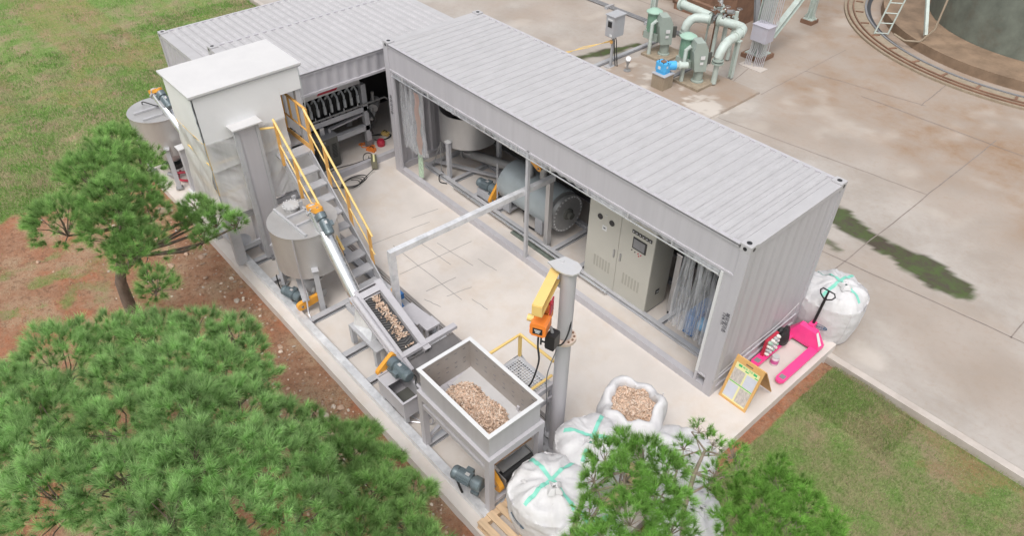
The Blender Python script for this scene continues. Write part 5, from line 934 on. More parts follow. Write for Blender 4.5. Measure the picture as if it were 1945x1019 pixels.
# ------------------------------------------------------------------ big bags
def bag(root, seed, r=.5, h=.85, dome=.14, tape=True, logo=None, p=2.6, tape_rot=.5):
    def prof(th, q): # squarish outline
        return (np.abs(np.cos(th)) ** p + np.abs(np.sin(th)) ** p) ** (-1 / p) * q
    nt_, th = 144, np.linspace(0, 2 * PI, 145)
    def fold(th, zn):  # wrinkles
        P = np.stack([np.cos(th) * 1.2, np.sin(th) * 1.2, zn * .9 + 0 * th], -1)
        v = (1 - np.abs(2 * fbm(P, 2.0, 4, seed) - 1)) * 1.6 - 1.3
        P2 = np.stack([np.cos(th) * 2.4, np.sin(th) * 2.4, zn * .5 + 0 * th], -1); return .05 * v + .055 * (fbm(P2, 2.6, 4, seed + 9) - .5)
    def topz(x, y):
        rho = np.hypot(x, y) / r; a = np.arctan2(y, x); x = np.asarray(x, float); P = P3(x, y + 0 * x) * 3.0
        g = (1 - np.abs(2 * fbm(P, 1.1, 4, seed + 3) - 1)); rad = np.sin(a * 9 + seed + 4 * fbm(P, .6, 2, seed + 4)) * .012 * np.clip(rho, 0, 1) * (rho > .2)
        return h + dome * np.cos(np.clip(rho, 0, 1) * PI / 2) ** .8 + .15 * (g - .75) + 1.3 * rad
    rows = []
    for zn in np.concatenate([[0, .02, .06], np.linspace(.12, .9, 20)]):
        bl = .86 + .14 * math.sin(min(1, zn * 1.25) * PI / 2) + .03 * math.sin(zn * PI); q = r * bl * (1 - .10 * max(0, (.06 - zn) / .06)); R_ = prof(th, q) * (1 + fold(th, zn * 2)) ; rows.append(np.stack([R_ * np.cos(th), R_ * np.sin(th), 0 * th + zn * h], -1))
    for f in (1.0, .985, .95, .89, .8, .7, .6, .5, .4, .3, .2, .1, 0.0):
        R_ = prof(th, r * .985 * f) * (1 + fold(th, 2.0) * f); x, y = R_ * np.cos(th), R_ * np.sin(th); z = topz(x, y); z = z - .10 * h * max(0, (f - .8) / .2) ** 2; rows.append(np.stack([x, y, z], -1))
    mb = MB(); mb.grid(np.array(rows)); mb.build('sack', 'bag_fabric', root, ang=70)
    for k in range(4):   # lifting straps
        an = PI / 4 + k * PI / 2 + RNG.normal(0, .12); q = r * 1.12; b = V(q * math.cos(an), q * math.sin(an), h * .80); tdir = V(-math.sin(an), math.cos(an), 0); out_ = V(math.cos(an), math.sin(an), 0); pts = []
        for i in range(11):
            f = i / 10; s_ = math.sin(f * PI); pts.append(b + tdir * (f - .5) * .26 - out_ * (.06 + .16 * s_) + V(0, 0, .10 + .11 * s_ + (0 if 2 < i < 8 else -.04)) + RNG.normal(0, .012, 3))
        mb = MB(); P = []
        for i, q_ in enumerate(pts): P.append([q_ + V(0, 0, .0), q_ + V(0, 0, .035) - out_ * .03])
        mb.grid(np.array(P)); mb.grid(np.array(P) + V(0, 0, .004)); mb.build('strap', 'bag_fabric', root)
    for k in range(4):   # side seams
        an = PI / 4 + k * PI / 2; pts = []
        for zn in np.linspace(.05, .9, 12):
            bl = .86 + .14 * math.sin(min(1, zn * 1.25) * PI / 2) + .03 * math.sin(zn * PI); R_ = float(prof(np.array([an]), r * bl)[0] * (1 + fold(np.array([an]), zn * 2)[0])) + .003; pts.append((R_ * math.cos(an), R_ * math.sin(an), zn * h))
        mb = MB(); mb.tube(pts, .006, 5); mb.build('seam', 'bag_fabric', root)
    # gathered spout in the middle
    mb = MB(); P = []
    for j, (q, zz) in enumerate(((.10, .0), (.075, .05), (.045, .075), (.02, .055))):
        P.append([(q * (1 + .35 * math.sin(5 * a + seed)) * math.cos(a) + .12, q * (1 + .35 * math.cos(4 * a)) * math.sin(a) - .1, float(topz(np.array([.12]), np.array([-.1]))[0]) - .01 + zz) for a in np.linspace(0, 2 * PI, 25)])
    mb.grid(np.array(P)); mb.build('spout', 'bag_fabric', root)
    if tape:
        for rot, off in ((tape_rot, 0), (tape_rot + 1.45, 0)):
            t_ = np.linspace(-.46, .44, 40); w2 = .026; c, s_ = math.cos(rot), math.sin(rot); P = []
            for t in t_:
                row = []
                for wv in (-w2, 0, w2):
                    x, y = (t * c - wv * s_), (t * s_ + wv * c); z = float(topz(np.array([x]), np.array([y]))[0]); f = math.hypot(x, y) / (r * .985); z -= .10 * h * max(0, (f - .8) / .2) ** 2; row.append((x, y, z + .008 + (.003 if rot != tape_rot else 0)))
                P.append(row)
            mb = MB(); mb.grid(np.array(P)); mb.build('tape', 'teal_tape', root)
    if logo is not None:
        ca = logo; zc = .44
        def wrap(u_, v_): # u along circumference (m), v up
            a = ca + u_ / r; zn = np.clip((zc + v_) / h, .02, .88); bl = .86 + .14 * np.sin(np.minimum(1, zn * 1.25) * PI / 2) + .03 * np.sin(zn * PI); R_ = prof(a, r * bl) * (1 + fold(a, zn * 2)) + .006; return np.stack([R_ * np.cos(a), R_ * np.sin(a), zn * h], -1)
        k = np.linspace(0, 2 * PI, 41); mb = MB(); P = np.array([wrap(s_ * .135 * np.cos(k), s_ * .062 * np.sin(k)) for s_ in (.84, 1.0)]); mb.grid(P); P = np.array([wrap(np.linspace(-.10, .10, 20), np.full(20, v)) for v in (-.022, 0, .024)]); mb.grid(P); lg = mb.build('logo', 'logo_blue', root)
        cu = bpy.data.curves.new('t', 'FONT'); cu.body = 'LUNIT'; cu.size = .052; cu.align_x = 'CENTER'; cu.align_y = 'CENTER'; ob = bpy.data.objects.new('t', cu); COL.objects.link(ob); bpy.context.view_layer.update(); me = bpy.data.meshes.new_from_object(ob.evaluated_get(bpy.context.evaluated_depsgraph_get())); bpy.data.objects.remove(ob)
        u_ = np.array([v.co.x for v in me.vertices]) * 1.15; v_ = np.array([v.co.y for v in me.vertices]); W = wrap(u_, v_); W[:, :2] *= 1.006; mb = MB(); mb.add(W, [tuple(p.vertices) for p in me.polygons]); mb.build('logo_lettering', 'white_paint', lg, smooth=False)
def place(t, x, y, z, rz): t.location = (x, y, z); t.rotation_euler = (0, 0, rz)
GB = 'white bulk bags full of wood chips'
for i, (x, y, z, rz, r, h, lb, tp, lg) in enumerate((
    (-.08, -3.43, .15, .15, .50, .80, 'white bulk bag with a teal tape cross, nearest the hopper motor', True, -1.85),
    (-.20, -2.55, .15, -.35, .47, .80, 'white bulk bag with teal tape between the crane column and the pine', True, None),
    (.62, -3.45, .12, .5, .45, .62, 'white bulk bag at the bottom edge under the pine branches', True, None),
    (.62, -1.65, .0, .3, .47, .72, 'white bulk bag behind the pine, right of the open bag of chips', False, None),
    (1.18, -2.2, -.06, 1.0, .45, .68, 'grey white bulk bag under the bare pine branches on the lawn side', False, None),
    (.28, 2.92, -.15, .2, .52, .93, 'white bulk bag with teal tape on the yard behind the pallet jack', True, -1.55))):
    t = thing('bulk_bag', lb, 'bag', (0, 0, 0), GB); bag(t, 20 + i * 7, r, h, .15, tp, lg, tape_rot=(1.45, .9, .9, 0, 0, 1.3)[i]); place(t, x, y, z, rz)
# open bag
OB = thing('open_bulk_bag', 'open white bulk bag with its rim rolled out, full of wood chips', 'bag', (0, 0, 0)); th = np.linspace(0, 2 * PI, 129)
def sq(q, p=2.8): return (np.abs(np.cos(th)) ** p + np.abs(np.sin(th)) ** p) ** (-1 / p) * q
rows = []
def wr(z, sc=1): return 1 + sc * (.20 * (fbm(np.stack([np.cos(th) * 1.6, np.sin(th) * 1.6, 0 * th + z], -1), 2, 4, 77) - .5) + .03 * np.sin(th * 7 + z * 3))
for z, q, s_ in ((0, .40, 0), (.05, .43, .3), (.2, .46, .6), (.4, .47, 1), (.55, .48, 1), (.68, .475, 1), (.78, .46, 1), (.86, .44, 1.2), (.92, .405, 1.5), (.95, .36, 1.8), (.94, .32, 2), (.88, .30, 2), (.78, .31, 1.6), (.70, .33, 1)):
    R_ = sq(q) * wr(z * 2, s_); zz = z + (.05 * np.sin(th * 3 + 1) + .03 * np.sin(th * 5)) * max(0, z - .6) * 2.5; rows.append(np.stack([R_ * np.cos(th), R_ * np.sin(th), zz], -1))
mb = MB(); mb.grid(np.array(rows)); mb.build('sack', 'bag_fabric', OB, ang=75)
for k in range(4):
    an = PI / 4 + k * PI / 2; mb = MB(); mb.tube([(.53 * math.cos(an), .53 * math.sin(an), .1), (.55 * math.cos(an), .55 * math.sin(an), .45), (.52 * math.cos(an), .52 * math.sin(an), .85)], .007, 5); mb.build('seam', 'grey_steel_dark' if k == 1 else 'bag_fabric', OB)
place(OB, -.30, -1.62, 0, .5)
def oz(x, y): return .80 + .08 * np.exp(-((x * x + y * y) / .09)) + .03 * np.sin(x * 11) * np.cos(y * 9)
ca, sa = math.cos(.5), math.sin(.5); ga, gb = np.meshgrid(np.linspace(0, .37, 10), np.linspace(0, 2 * PI, 30), indexing='ij'); X = ga * np.cos(gb); Y = ga * np.sin(gb)
def ofn():
    a = RNG.uniform(0, 2 * PI); q = .36 * math.sqrt(RNG.random()); x, y = q * math.cos(a), q * math.sin(a); return (-.30 + x, -1.62 + y, float(oz(x, y)) + RNG.uniform(0, .012)), (0, 0, 1)
chips('wood_chips', 'wood chips filling the open white bulk bag', 1800, ofn, np.stack([X - .30, Y - 1.62, oz(X, Y) - .01], -1), (.03, .06))
# ------------------------------------------------------------------ pallets
def pallet(loc, rz, label, z=0, n=7):
    t = thing('wooden_pallet', label, 'pallet', (0, 0, 0), 'wooden pallets under the bags')
    for k in range(n): y = -.5 + k * (1.0 / (n - 1)); mb = MB(); mb.box(-.55, .55, y - .048, y + .048, .118, .14); mb.build('top_board', 'wood_pallet', t, smooth=False)
    for x in (-.5, 0, .5): mb = MB(); mb.box(x - .045, x + .045, -.54, .54, .02, .117); mb.build('stringer', 'wood_pallet', t, smooth=False)
    for y in (-.5, 0, .5): mb = MB(); mb.box(-.55, .55, y - .048, y + .048, 0, .019); mb.build('bottom_board', 'wood_pallet', t, smooth=False)
    place(t, loc[0], loc[1], z, rz); return t
pallet((-.14, -3.60), .04, 'worn wooden pallet by the slab edge below the nearest taped bag', .004); pallet((-.20, -2.46), .0, 'wooden pallet under the bag beside the crane column', .004); pallet((1.35, -2.9), .85, 'plywood coloured pallet under the pine branches on the lawn side', -.14, 5); pallet((.72, -3.5), .1, 'wooden pallet below the low bag at the bottom edge', -.03)
mb = MB(); mb.beam((1.25, -1.55, .0), (1.95, -2.05, .0), .05, .03); tag(mb.build('loose_plank', 'wood_pallet', None, smooth=False), 'single pale plank lying on the grass beside the pine', 'plank')
# ------------------------------------------------------------------ folding display sign
SG = thing('display_sign', 'wooden A-frame board with four photos standing at the container corner', 'sign', (.35, .35, 0)); ux = V(1, .02, 0); fb, ft = V(.31, .17, 0), V(.36, .30, .88); uu = unit(ft - fb); ux = unit(V(1, 0, 0)); nz = np.cross(ux, uu)
H_ = np.linalg.norm(ft - fb); W2 = .245
def sp(a, b, c=0): return fb + ux * a + uu * b + nz * c
mb = MB()
for a in (-W2 + .02, W2 - .02): mb.obox(sp(a, H_ / 2), (ux, uu, nz), (.02, H_ / 2, .012))
mb.obox(sp(0, .02), (ux, uu, nz), (W2 - .04, .02, .012)); 
mb.obox(sp(0, H_ - .055), (ux, uu, nz), (W2 - .04, .055, .012)); mb.build('front_frame', 'wood_sign', SG, smooth=False)
mb = MB(); mb.obox(sp(0, H_ - .065, .013), (ux, uu, nz), (.06, .012, .002)); mb.build('handle_slot', 'rusty', SG, smooth=False)
mb = MB(); mb.obox(sp(0, H_ / 2 - .035), (ux, uu, nz), (W2 - .04, H_ / 2 - .075, .004)); bd = mb.build('poster', 'print_yellow', SG, smooth=False)
def pr_(a0, a1, b0, b1, mt_, nm, c=.0055): mb = MB(); mb.obox(sp((a0 + a1) / 2, (b0 + b1) / 2, c), (ux, uu, nz), ((a1 - a0) / 2, (b1 - b0) / 2, .001)); return mb.build(nm, mt_, bd, smooth=False)
pr_(-.20, -.01, .41, .66, 'photo_beige', 'photo'); pr_(.02, .20, .41, .66, 'photo_blue', 'photo'); pr_(-.20, -.02, .07, .37, 'photo_blue', 'photo'); pr_(.01, .20, .07, .37, 'photo_beige', 'photo')
pr_(-.20, .20, .385, .40, 'print_green', 'green_band'); pr_(-.16, -.10, .715, .755, 'print_green', 'heading_block'); pr_(.10, .16, .715, .755, 'print_green', 'heading_block'); pr_(-.03, .03, .685, .705, 'print_green', 'heading_block'); pr_(.14, .20, .675, .692, 'print_green', 'heading_block')
text('목재 건조', .045, sp(0, .735, .006), ux, uu, 'print_green', bd, 'heading'); 
bb, bt = V(.36, .82, 0), V(.36, .32, .88); ub = unit(bt - bb); nb = np.cross(ux, ub); mb = MB(); mb.obox((bb + bt) / 2, (ux, ub, nb), (W2, H_ / 2 - .01, .008)); mb.build('back_panel', 'orange_paint', SG, smooth=False).data.materials[0] = M('wood_back', (.55, .29, .10), .6, var=.15, vscale=7)
# ------------------------------------------------------------------ pallet jack
PJ = thing('pallet_jack', 'bright pink hand pallet jack with a black handle beside the container end', 'pallet jack', (.32, 1.6, 0))
for x in (.09, .56):
    mb = MB(); ys = (1.02, 2.10); w2 = .075; poly = [(x - w2, ys[1]), (x - w2, ys[0] + .06), (x - w2 + .03, ys[0] + .012), (x, ys[0]), (x + w2 - .03, ys[0] + .012), (x + w2, ys[0] + .06), (x + w2, ys[1])]; mb.prism(poly, (0, 0, .085), (1, 0, 0), (0, 1, 0), .045); fk = mb.build('fork', 'pink_paint', PJ, smooth=False)
    mb = MB(); mb.box(x - .045, x + .045, 1.10, 1.20, .1085, .110); mb.build('fork_slot', 'grey_steel_dark', fk, smooth=False); mb = MB(); mb.cyl((x - .04, 1.16, .04), (x + .04, 1.16, .04), .04, seg=14); mb.build('roller', 'black_rubber', fk)
mb = MB(); mb.add([(.015, 2.08, .11), (.635, 2.08, .11), (.635, 2.26, .13), (.015, 2.26, .13), (.18, 2.14, .36), (.47, 2.14, .36), (.47, 2.24, .38), (.18, 2.24, .38), (.015, 2.08, .06), (.635, 2.08, .06), (.635, 2.26, .06), (.015, 2.26, .06)], [(0, 1, 5, 4), (4, 5, 6, 7), (1, 2, 6, 5), (2, 3, 7, 6), (3, 0, 4, 7), (0, 8, 9, 1), (1, 9, 10, 2), (2, 10, 11, 3), (3, 11, 8, 0)]); mb.build('body', 'pink_paint', PJ, smooth=False)
mb = MB(); mb.box(.28, .37, 2.22, 2.36, .12, .40); mb.cyl((.325, 2.34, .05), (.325, 2.34, .38), .04, seg=16); mb.build('pump_unit', 'pink_paint', PJ)
for k in (-.06, .06): mb = MB(); mb.cyl((.325 + k - .02, 2.36, .09), (.325 + k + .02, 2.36, .09), .09, seg=20); mb.build('steer_wheel', 'black_rubber', PJ)
hb_, ht_ = V(.325, 2.30, .36), V(.36, 2.34, 1.12)
mb = MB(); mb.tube([hb_, hb_ + (ht_ - hb_) * .80], .024, 10); ht = mb.build('handle', 'black_paint', PJ); hd = unit(ht_ - hb_); sv = V(1, 0, 0); pts = []
pts = [hb_ + (ht_ - hb_) * .74, hb_ + (ht_ - hb_) * .84 + sv * .10, hb_ + (ht_ - hb_) * .93 + sv * .13, ht_ + sv * .10, ht_, ht_ - sv * .10, hb_ + (ht_ - hb_) * .93 - sv * .13, hb_ + (ht_ - hb_) * .84 - sv * .10, hb_ + (ht_ - hb_) * .74]
mb = MB(); mb.tube(pts, .012, 8); mb.tube([hb_ + (ht_ - hb_) * .8, ht_], .018, 8); mb.build('handle_loop', 'black_paint', ht)
mb = MB(); mb.add([(.475, 2.15, .34), (.60, 2.10, .16), (.61, 2.17, .16), (.478, 2.2, .35)], [(0, 1, 2, 3)]); o = mb.build('sticker', 'white_paint', PJ, smooth=False); o.location = (.012, 0, .012)
# things by the pallet jack
t = thing('black_bag', 'small black bag leaning on the container end above the pink fork', 'bag', (.07, 1.95, 0)); rows = []
a = np.linspace(0, 2 * PI, 33)
for z, q in ((.11, .12), (.14, .15), (.25, .155), (.36, .13), (.42, .07), (.43, .0)): rr = q * (1 + .16 * np.sin(3 * a + z * 9)); rows.append(np.stack([.10 + rr * np.cos(a) * .65, 1.80 + rr * np.sin(a) * 1.1, z + .02 * np.sin(4 * a)], -1))
mb = MB(); mb.grid(np.array(rows)); mb.build('pouch', 'black_rubber', t, ang=60)
mb = MB(); mb.tube([(.12, 1.68, .38), (.14, 1.72, .48), (.13, 1.80, .49), (.12, 1.86, .40)], .01, 6); mb.build('strap', 'black_rubber', t)
t = thing('sample_rack', 'red framed rack of small sample jars leaning against the container end', 'rack', (.1, 1.45, 0)); mb = MB()
mb.box(.05, .10, 1.28, 1.62, .11, .45); mb.build('frame', 'red_paint', t, smooth=False)
k = 0
for z in (.16, .245, .33, .41):
    for y in (1.33, 1.41, 1.49, 1.57):
        mb = MB(); mb.cyl((.101, y, z), (.15, y, z), .032, seg=12); mb.cyl((.15, y, z), (.165, y, z), .02, seg=10); mb.build('sample_jar', ('sample_white', 'jar_clear', 'pump_cap', 'sample_white', 'motor_light')[k % 5], t); k += 1
t = thing('glass_jar', 'clear round jar with a pink label standing between the forks', 'jar', (.27, 1.38, 0)); mb = MB(); mb.lathe([(.06, 0), (.065, .01), (.065, .15), (.055, .165), (.055, .17)], (.27, 1.38, 0), seg=24); mb.build('jar', 'jar_clear', t); mb = MB(); mb.lathe([(.066, .05), (.0675, .05), (.0675, .125), (.066, .125)], (.27, 1.38, 0), seg=24); mb.build('label', 'jar_label', t); mb = MB(); mb.lathe([(.06, .17), (.06, .185), (0, .185)], (.27, 1.38, 0), seg=24); mb.build('lid', 'tank_lid', t)
# ------------------------------------------------------------------ yard equipment
t = thing('control_box_post', 'grey electrical box with a dark window on a post in the yard', 'control box', (-9.26, 7.77, YZ))
mb = MB(); mb.box(-9.30, -9.24, 7.74, 7.80, YZ, .76); mb.obox((-9.27, 7.77, YZ + .01), ((1, 0, 0), (0, 1, 0), (0, 0, 1)), (.13, .13, .01)); mb.build('post', 'box_grey', t, smooth=False)
mb = MB(); mb.box(-9.42, -9.12, 7.58, 8.00, .78, 1.36); mb.box(-9.45, -9.09, 7.55, 8.03, 1.36, 1.385); bx = mb.build('enclosure', 'box_grey', t, smooth=False)
mb = MB(); mb.box(-9.40, -9.14, 7.565, 7.58, .80, 1.34); mb.build('door', 'box_grey', bx, smooth=False); mb = MB(); mb.box(-9.33, -9.19, 7.558, 7.565, 1.06, 1.22); mb.build('window', 'black_paint', bx, smooth=False); mb = MB(); mb.box(-9.345, -9.175, 7.560, 7.565, 1.25, 1.29); mb.box(-9.24, -9.15, 7.560, 7.565, .81, .88); mb.build('label', 'white_paint', bx, smooth=False)
for dx in (.04, .12): cable([(-9.25 + dx, 7.7, .78), (-9.22 + dx, 7.72, .66), (-9.24 + dx, 7.78, .4), (-9.2 + dx, 7.85, YZ)], .014, t)
t = thing('barrier_tape', 'thin yellow tape tied to the box post and stretched over the yard', 'tape', (-9.3, 7.7, .6))
for k in range(4): mb = MB(); mb.tube([(-9.28, 7.72, .66 - .02 * k), (-9.7 - .05 * k, 7.2, .42), (-10.2, 6.75 + .05 * k, .26 - .03 * k)], .006, 5); mb.build('strand', 'yellow_paint', t)
mb = MB(); mb.lathe([(.0, 0), (.05, .02), (.045, .06), (0, .07)], (-9.27, 7.7, .62), (1, -1, 0), 12); mb.build('knot', 'orange_paint', t)
DC = thing('drain_channel', 'grey steel drain cover strip between the yard and the pump pad', 'drain', (-9.5, 8.7, YZ)); mb = MB(); mb.box(-9.62, -9.50, 6.6, 10.1, YZ + .002, YZ + .05); mb.build('cover', 'box_grey', DC, smooth=False); mb = MB(); mb.box(-9.497, -9.46, 6.6, 10.1, YZ + .002, YZ + .03); mb.build('edge', 'grey_steel_dark', DC, smooth=False)
mb = MB(); mb.box(-7.70, -7.58, 8.3, 9.9, -.088, -.06); mb.box(-7.53, -7.47, 8.3, 9.9, -.088, -.07); tag(mb.build('drain_channel', 'grey_steel_dark', None, smooth=False), 'dark steel channel strip on the pad between the two green pumps', 'drain')
t = thing('cable_rails', 'pair of thin dark pipes running across the yard to the pump frame', 'pipe', (-11.8, 10.9, YZ)); 
for dy in (0, .09, .16): mb = MB(); mb.tube([(-17, 10.9 + dy, YZ + .04), (-8.6, 10.98 + dy, YZ + .04)], .025, 8); mb.build('pipe', 'grey_steel_dark', t)
for x in (-14, -12.3, -10.6): mb = MB(); mb.box(x - .05, x + .05, 10.82, 11.18, YZ, YZ + .09); mb.build('clamp', 'box_grey', t, smooth=False)
t = thing('pressure_gauge', 'small round gauge on a low pipe stub beside the box post', 'gauge', (-8.72, 7.85, YZ)); mb = MB(); mb.lathe([(.10, 0), (.10, .02), (.03, .04), (.03, .2), (.06, .24), (.06, .3), (0, .32)], (-8.72, 7.85, -.09), seg=16); mb.build('stub', 'dull_steel', t); mb = MB(); mb.lathe([(0, .02), (.07, .02), (.08, 0), (.08, -.03), (0, -.03)], (-8.70, 7.83, .27), (.5, -.6, .6), 18); mb.build('dial', 'white_paint', t)
t = thing('concrete_plinth', 'stained square concrete block carrying the blue valve', 'block', (-7.44, 7.75, -.09)); mb = MB(); mb.box(-7.66, -7.26, 7.62, 8.02, -.09, .30); mb.build('block', 'plinth_concrete', t, smooth=False); mb = MB(); mb.box(-7.68, -7.24, 7.60, 8.04, .30, .325); mb.build('top_plate', 'grey_steel', t, smooth=False)
t = thing('blue_valve', 'bright blue cast valve on the concrete block beside the pumps', 'valve', (-7.46, 7.8, .32)); mb = MB(); rbox(mb, V(-7.5, 7.82, .50), ((1, 0, 0), (0, 1, 0)), (.17, .13, .11), .25); mb.box(-7.62, -7.34, 7.70, 7.94, .325, .38); mb.cyl((-7.45, 7.9, .5), (-7.30, 8.1, .5), .12, seg=18); mb.build('body', 'blue_bright', t, ang=25)
mb = MB(); mb.lathe([(.07, 0), (.08, .02), (.05, .03)], (-7.5, 7.82, .61), seg=18); mb.build('cap', 'rusty', t); mb = MB(); mb.box(-7.56, -7.48, 7.685, 7.69, .44, .52); mb.obox((-7.329, 7.78, .52), ((0, 1, 0), (0, 0, 1), (1, 0, 0)), (.03, .03, .002)); mb.build('label', 'white_paint', t, smooth=False); mb = MB(); mb.cyl((-7.30, 8.1, .5), (-7.1, 8.35, .5), .09, seg=16); mb.cyl((-7.26, 8.15, .5), (-7.22, 8.2, .5), .12, seg=16); mb.build('coupling', 'pale_green', t)
for k in range(6): mb = MB(); an = k * PI / 3; mb.cyl((-7.5 + .15 * math.cos(an), 7.82 + .11 * math.sin(an), .60), (-7.5 + .15 * math.cos(an), 7.82 + .11 * math.sin(an), .63), .015, seg=6); mb.build('bolt', 'black_paint', t)
def pump(x, y, label, pipe):
    t = thing('pump_unit', label, 'pump', (x, y, -.09), 'pale green sludge pumps'); z0 = -.09
    mb = MB(); mb.box(x - .48, x + .36, y - .48, y + .50, z0, z0 + .07); mb.build('base_plate', 'plinth_concrete', t, smooth=False)
    mb = MB(); mb.lathe([(.17, .06), (.17, .10), (.13, .12), (.13, .42), (.16, .46)], (x, y - .05, z0), seg=24); mb.build('pedestal', 'gearhead', t)
    mb = MB(); poly = [(-.16, .42), (.16, .42), (.13, 1.02), (.02, 1.22), (-.22, 1.22), (-.26, .95)]; mb.prism(poly, (x - .02, y - .08, z0), (.55, .83, 0), (0, 0, 1), .38); hd_ = mb.build('gear_head', 'gearhead', t, smooth=False)
    mb = MB(); q = V(x + .16, y - .205, z0); mb.obox(q + V(0, 0, .82), ((.55, .83, 0), (0, 0, 1), (.83, -.55, 0)), (.06, .05, .003)); mb.obox(q + V(-.01, 0, .66), ((.55, .83, 0), (0, 0, 1), (.83, -.55, 0)), (.045, .035, .003)); mb.build('label', 'white_paint', hd_, smooth=False); mb = MB(); mb.obox(V(x + .13, y + .12, z0 + .72), ((.55, .83, 0), (0, 0, 1), (.83, -.55, 0)), (.06, .16, .03)); mb.build('side_vent', 'unit_dark', hd_, smooth=False)
    mx, my = x - .46, y - .12; mb = MB(); mb.lathe([(.15, .62), (.16, .66), (.16, 1.14), (.14, 1.18)], (mx, my, z0), seg=24)
    for k in range(20): an = k * PI / 10; mb.obox((mx + .165 * math.cos(an), my + .165 * math.sin(an), z0 + .9), ((math.cos(an), math.sin(an), 0), (-math.sin(an), math.cos(an), 0), (0, 0, 1)), (.012, .004, .2))
    mo = mb.build('motor', 'pump_green', t); mb = MB(); mb.lathe([(.15, 1.17), (.23, 1.18), (.23, 1.205), (.12, 1.27), (.03, 1.285), (0, 1.285)], (mx, my, z0), seg=28); mb.build('rain_cap', 'pump_cap', mo)
    mb = MB(); mb.box(mx - .20, mx + .30, my - .14, my + .12, z0 + .42, z0 + .62); mb.build('motor_mount', 'gearhead', t, smooth=False)
    mb = MB(); mb.tube([(x - .28, y - .38, z0 + .05), (x - .28, y - .38, z0 + .95), (x - .2, y - .3, z0 + 1.05)], .055, 12); mb.build('stand_pipe', 'pale_green', t)
    mb = MB(); mb.tube(pipe, [.075, .075] + [.125] * (len(pipe) - 2), 18); mb.build('discharge_pipe', 'pale_green', t)
    fx, fy, fz_ = pipe[1]
    mb = MB(); mb.lathe([(.16, fz_ - .06), (.16, fz_ - .02), (.12, fz_ - .02)], (fx, fy, 0), seg=20); mb.build('flange', 'gearhead', t)
    mb = MB(); mb.lathe([(.15, fz_ + .02), (.15, fz_ + .05), (.12, fz_ + .05)], (fx, fy, 0), seg=20); mb.build('flange', 'gearhead', t); q = V(pipe[-1]); d_ = unit(q - V(pipe[-2])); mb = MB(); mb.cyl(q, q + d_ * .05, .165, seg=20); mb.build('flange', 'gearhead', t)
    return t
pump(-8.68, 9.42, 'green pump unit with domed motor cap, farther from the blue valve', [(-8.32, 9.72, -.05), (-8.32, 9.72, .62), (-8.32, 9.72, .74), (-8.31, 9.76, .88), (-8.27, 9.84, .98), (-8.2, 9.92, 1.04), (-8.05, 10.02, 1.06), (-7.85, 10.12, 1.06)]); pump(-6.98, 8.78, 'green pump unit with domed motor cap, nearest the pad corner', [(-6.63, 9.0, -.05), (-6.63, 9.0, .58), (-6.63, 9.0, .70), (-6.63, 9.05, .84), (-6.64, 9.16, .95), (-6.65, 9.32, 1.03), (-6.68, 9.72, 1.05), (-6.78, 10.12, 1.05), (-6.84, 10.26, 1.05), (-6.96, 10.36, 1.05), (-7.12, 10.38, 1.05), (-7.62, 10.3, 1.05)])
t = thing('pipe_bridge', 'pale green channel post and flanges holding the bent pump pipe', 'pipe', (-6.6, 9.7, 0)); mb = MB(); mb.ibeam((-6.58, 9.72, -.09), (-6.58, 9.72, .95), .12, .10, up=(1, 0, 0)); mb.build('post', 'pale_green', t, smooth=False)
mb = MB(); mb.box(-6.70, -6.50, 9.64, 9.80, .95, .98); mb.build('pipe_saddle', 'pale_green', t, smooth=False)
for p, d_ in (((-6.76, 10.05, 1.05), (-.05, -.3, 0)), ((-6.68, 9.70, 1.05), (0, -1, 0)), ((-7.60, 10.3, 1.05), (-1, -.1, 0))): mb = MB(); p = V(p); mb.cyl(p, p + unit(d_) * .045, .16, seg=18); mb.build('flange', 'pale_green', t)
t = thing('header_pipe', 'pale green header pipe with a flanged end behind the pump pipes', 'pipe', (-8.6, 10.3, 1)); mb = MB(); mb.cyl((-9.0, 10.35, 1.1), (-7.95, 10.28, 1.08), .12, seg=20); mb.build('pipe', 'pale_green', t); mb = MB(); mb.cyl((-9.05, 10.353, 1.1), (-8.98, 10.35, 1.1), .18, seg=20); mb.build('flange', 'pale_green', t)
mb = MB(); mb.tube([(-9.05, 10.36, 1.1), (-9.6, 10.6, 1.1), (-10.4, 11.6, 1.1)], .07, 10); mb.build('side_pipe', 'rusty', t)
for y_ in (10.75, 11.1): mb = MB(); mb.beam((-9.6, y_, .95), (-7.6, y_ - .1, .95), .12, .12); mb.build('pipe_rack', 'rusty', t, smooth=False)
t = thing('valve_cluster', 'rusty cluster of small valves and handwheels above the pump pipes', 'valves', (-7.8, 10.5, 0))
for k in range(26):
    p = V(-7.75 + RNG.uniform(-.35, .4), 10.45 + RNG.uniform(-.25, .3), 1.15 + RNG.uniform(-.25, .3)); q = p + RNG.normal(0, .10, 3); mb = MB(); mb.cyl(p, q, RNG.uniform(.03, .06), seg=10); mb.build('valve_body', ('rusty', 'pale_green', 'dull_steel')[k % 3], t)
    if k % 3 == 0: mb = MB(); a = np.linspace(0, 2 * PI, 17); mb.tube([q + V(.07 * math.cos(v), .07 * math.sin(v), .1) for v in a], .008, 5, False); mb.cyl(q, q + V(0, 0, .1), .01, seg=6); mb.build('handwheel', 'dull_steel', t)
for k in range(6): mb = MB(); mb.tube([(-8.1 + k * .15, 10.5 + .14 * (k % 2), -.1), (-8.1 + k * .15, 10.5 + .14 * (k % 2), 1.0 + .15 * (k % 3))], .03 + .012 * (k % 3), 8); mb.build('riser', 'rusty' if k == 1 else 'pale_green', t)
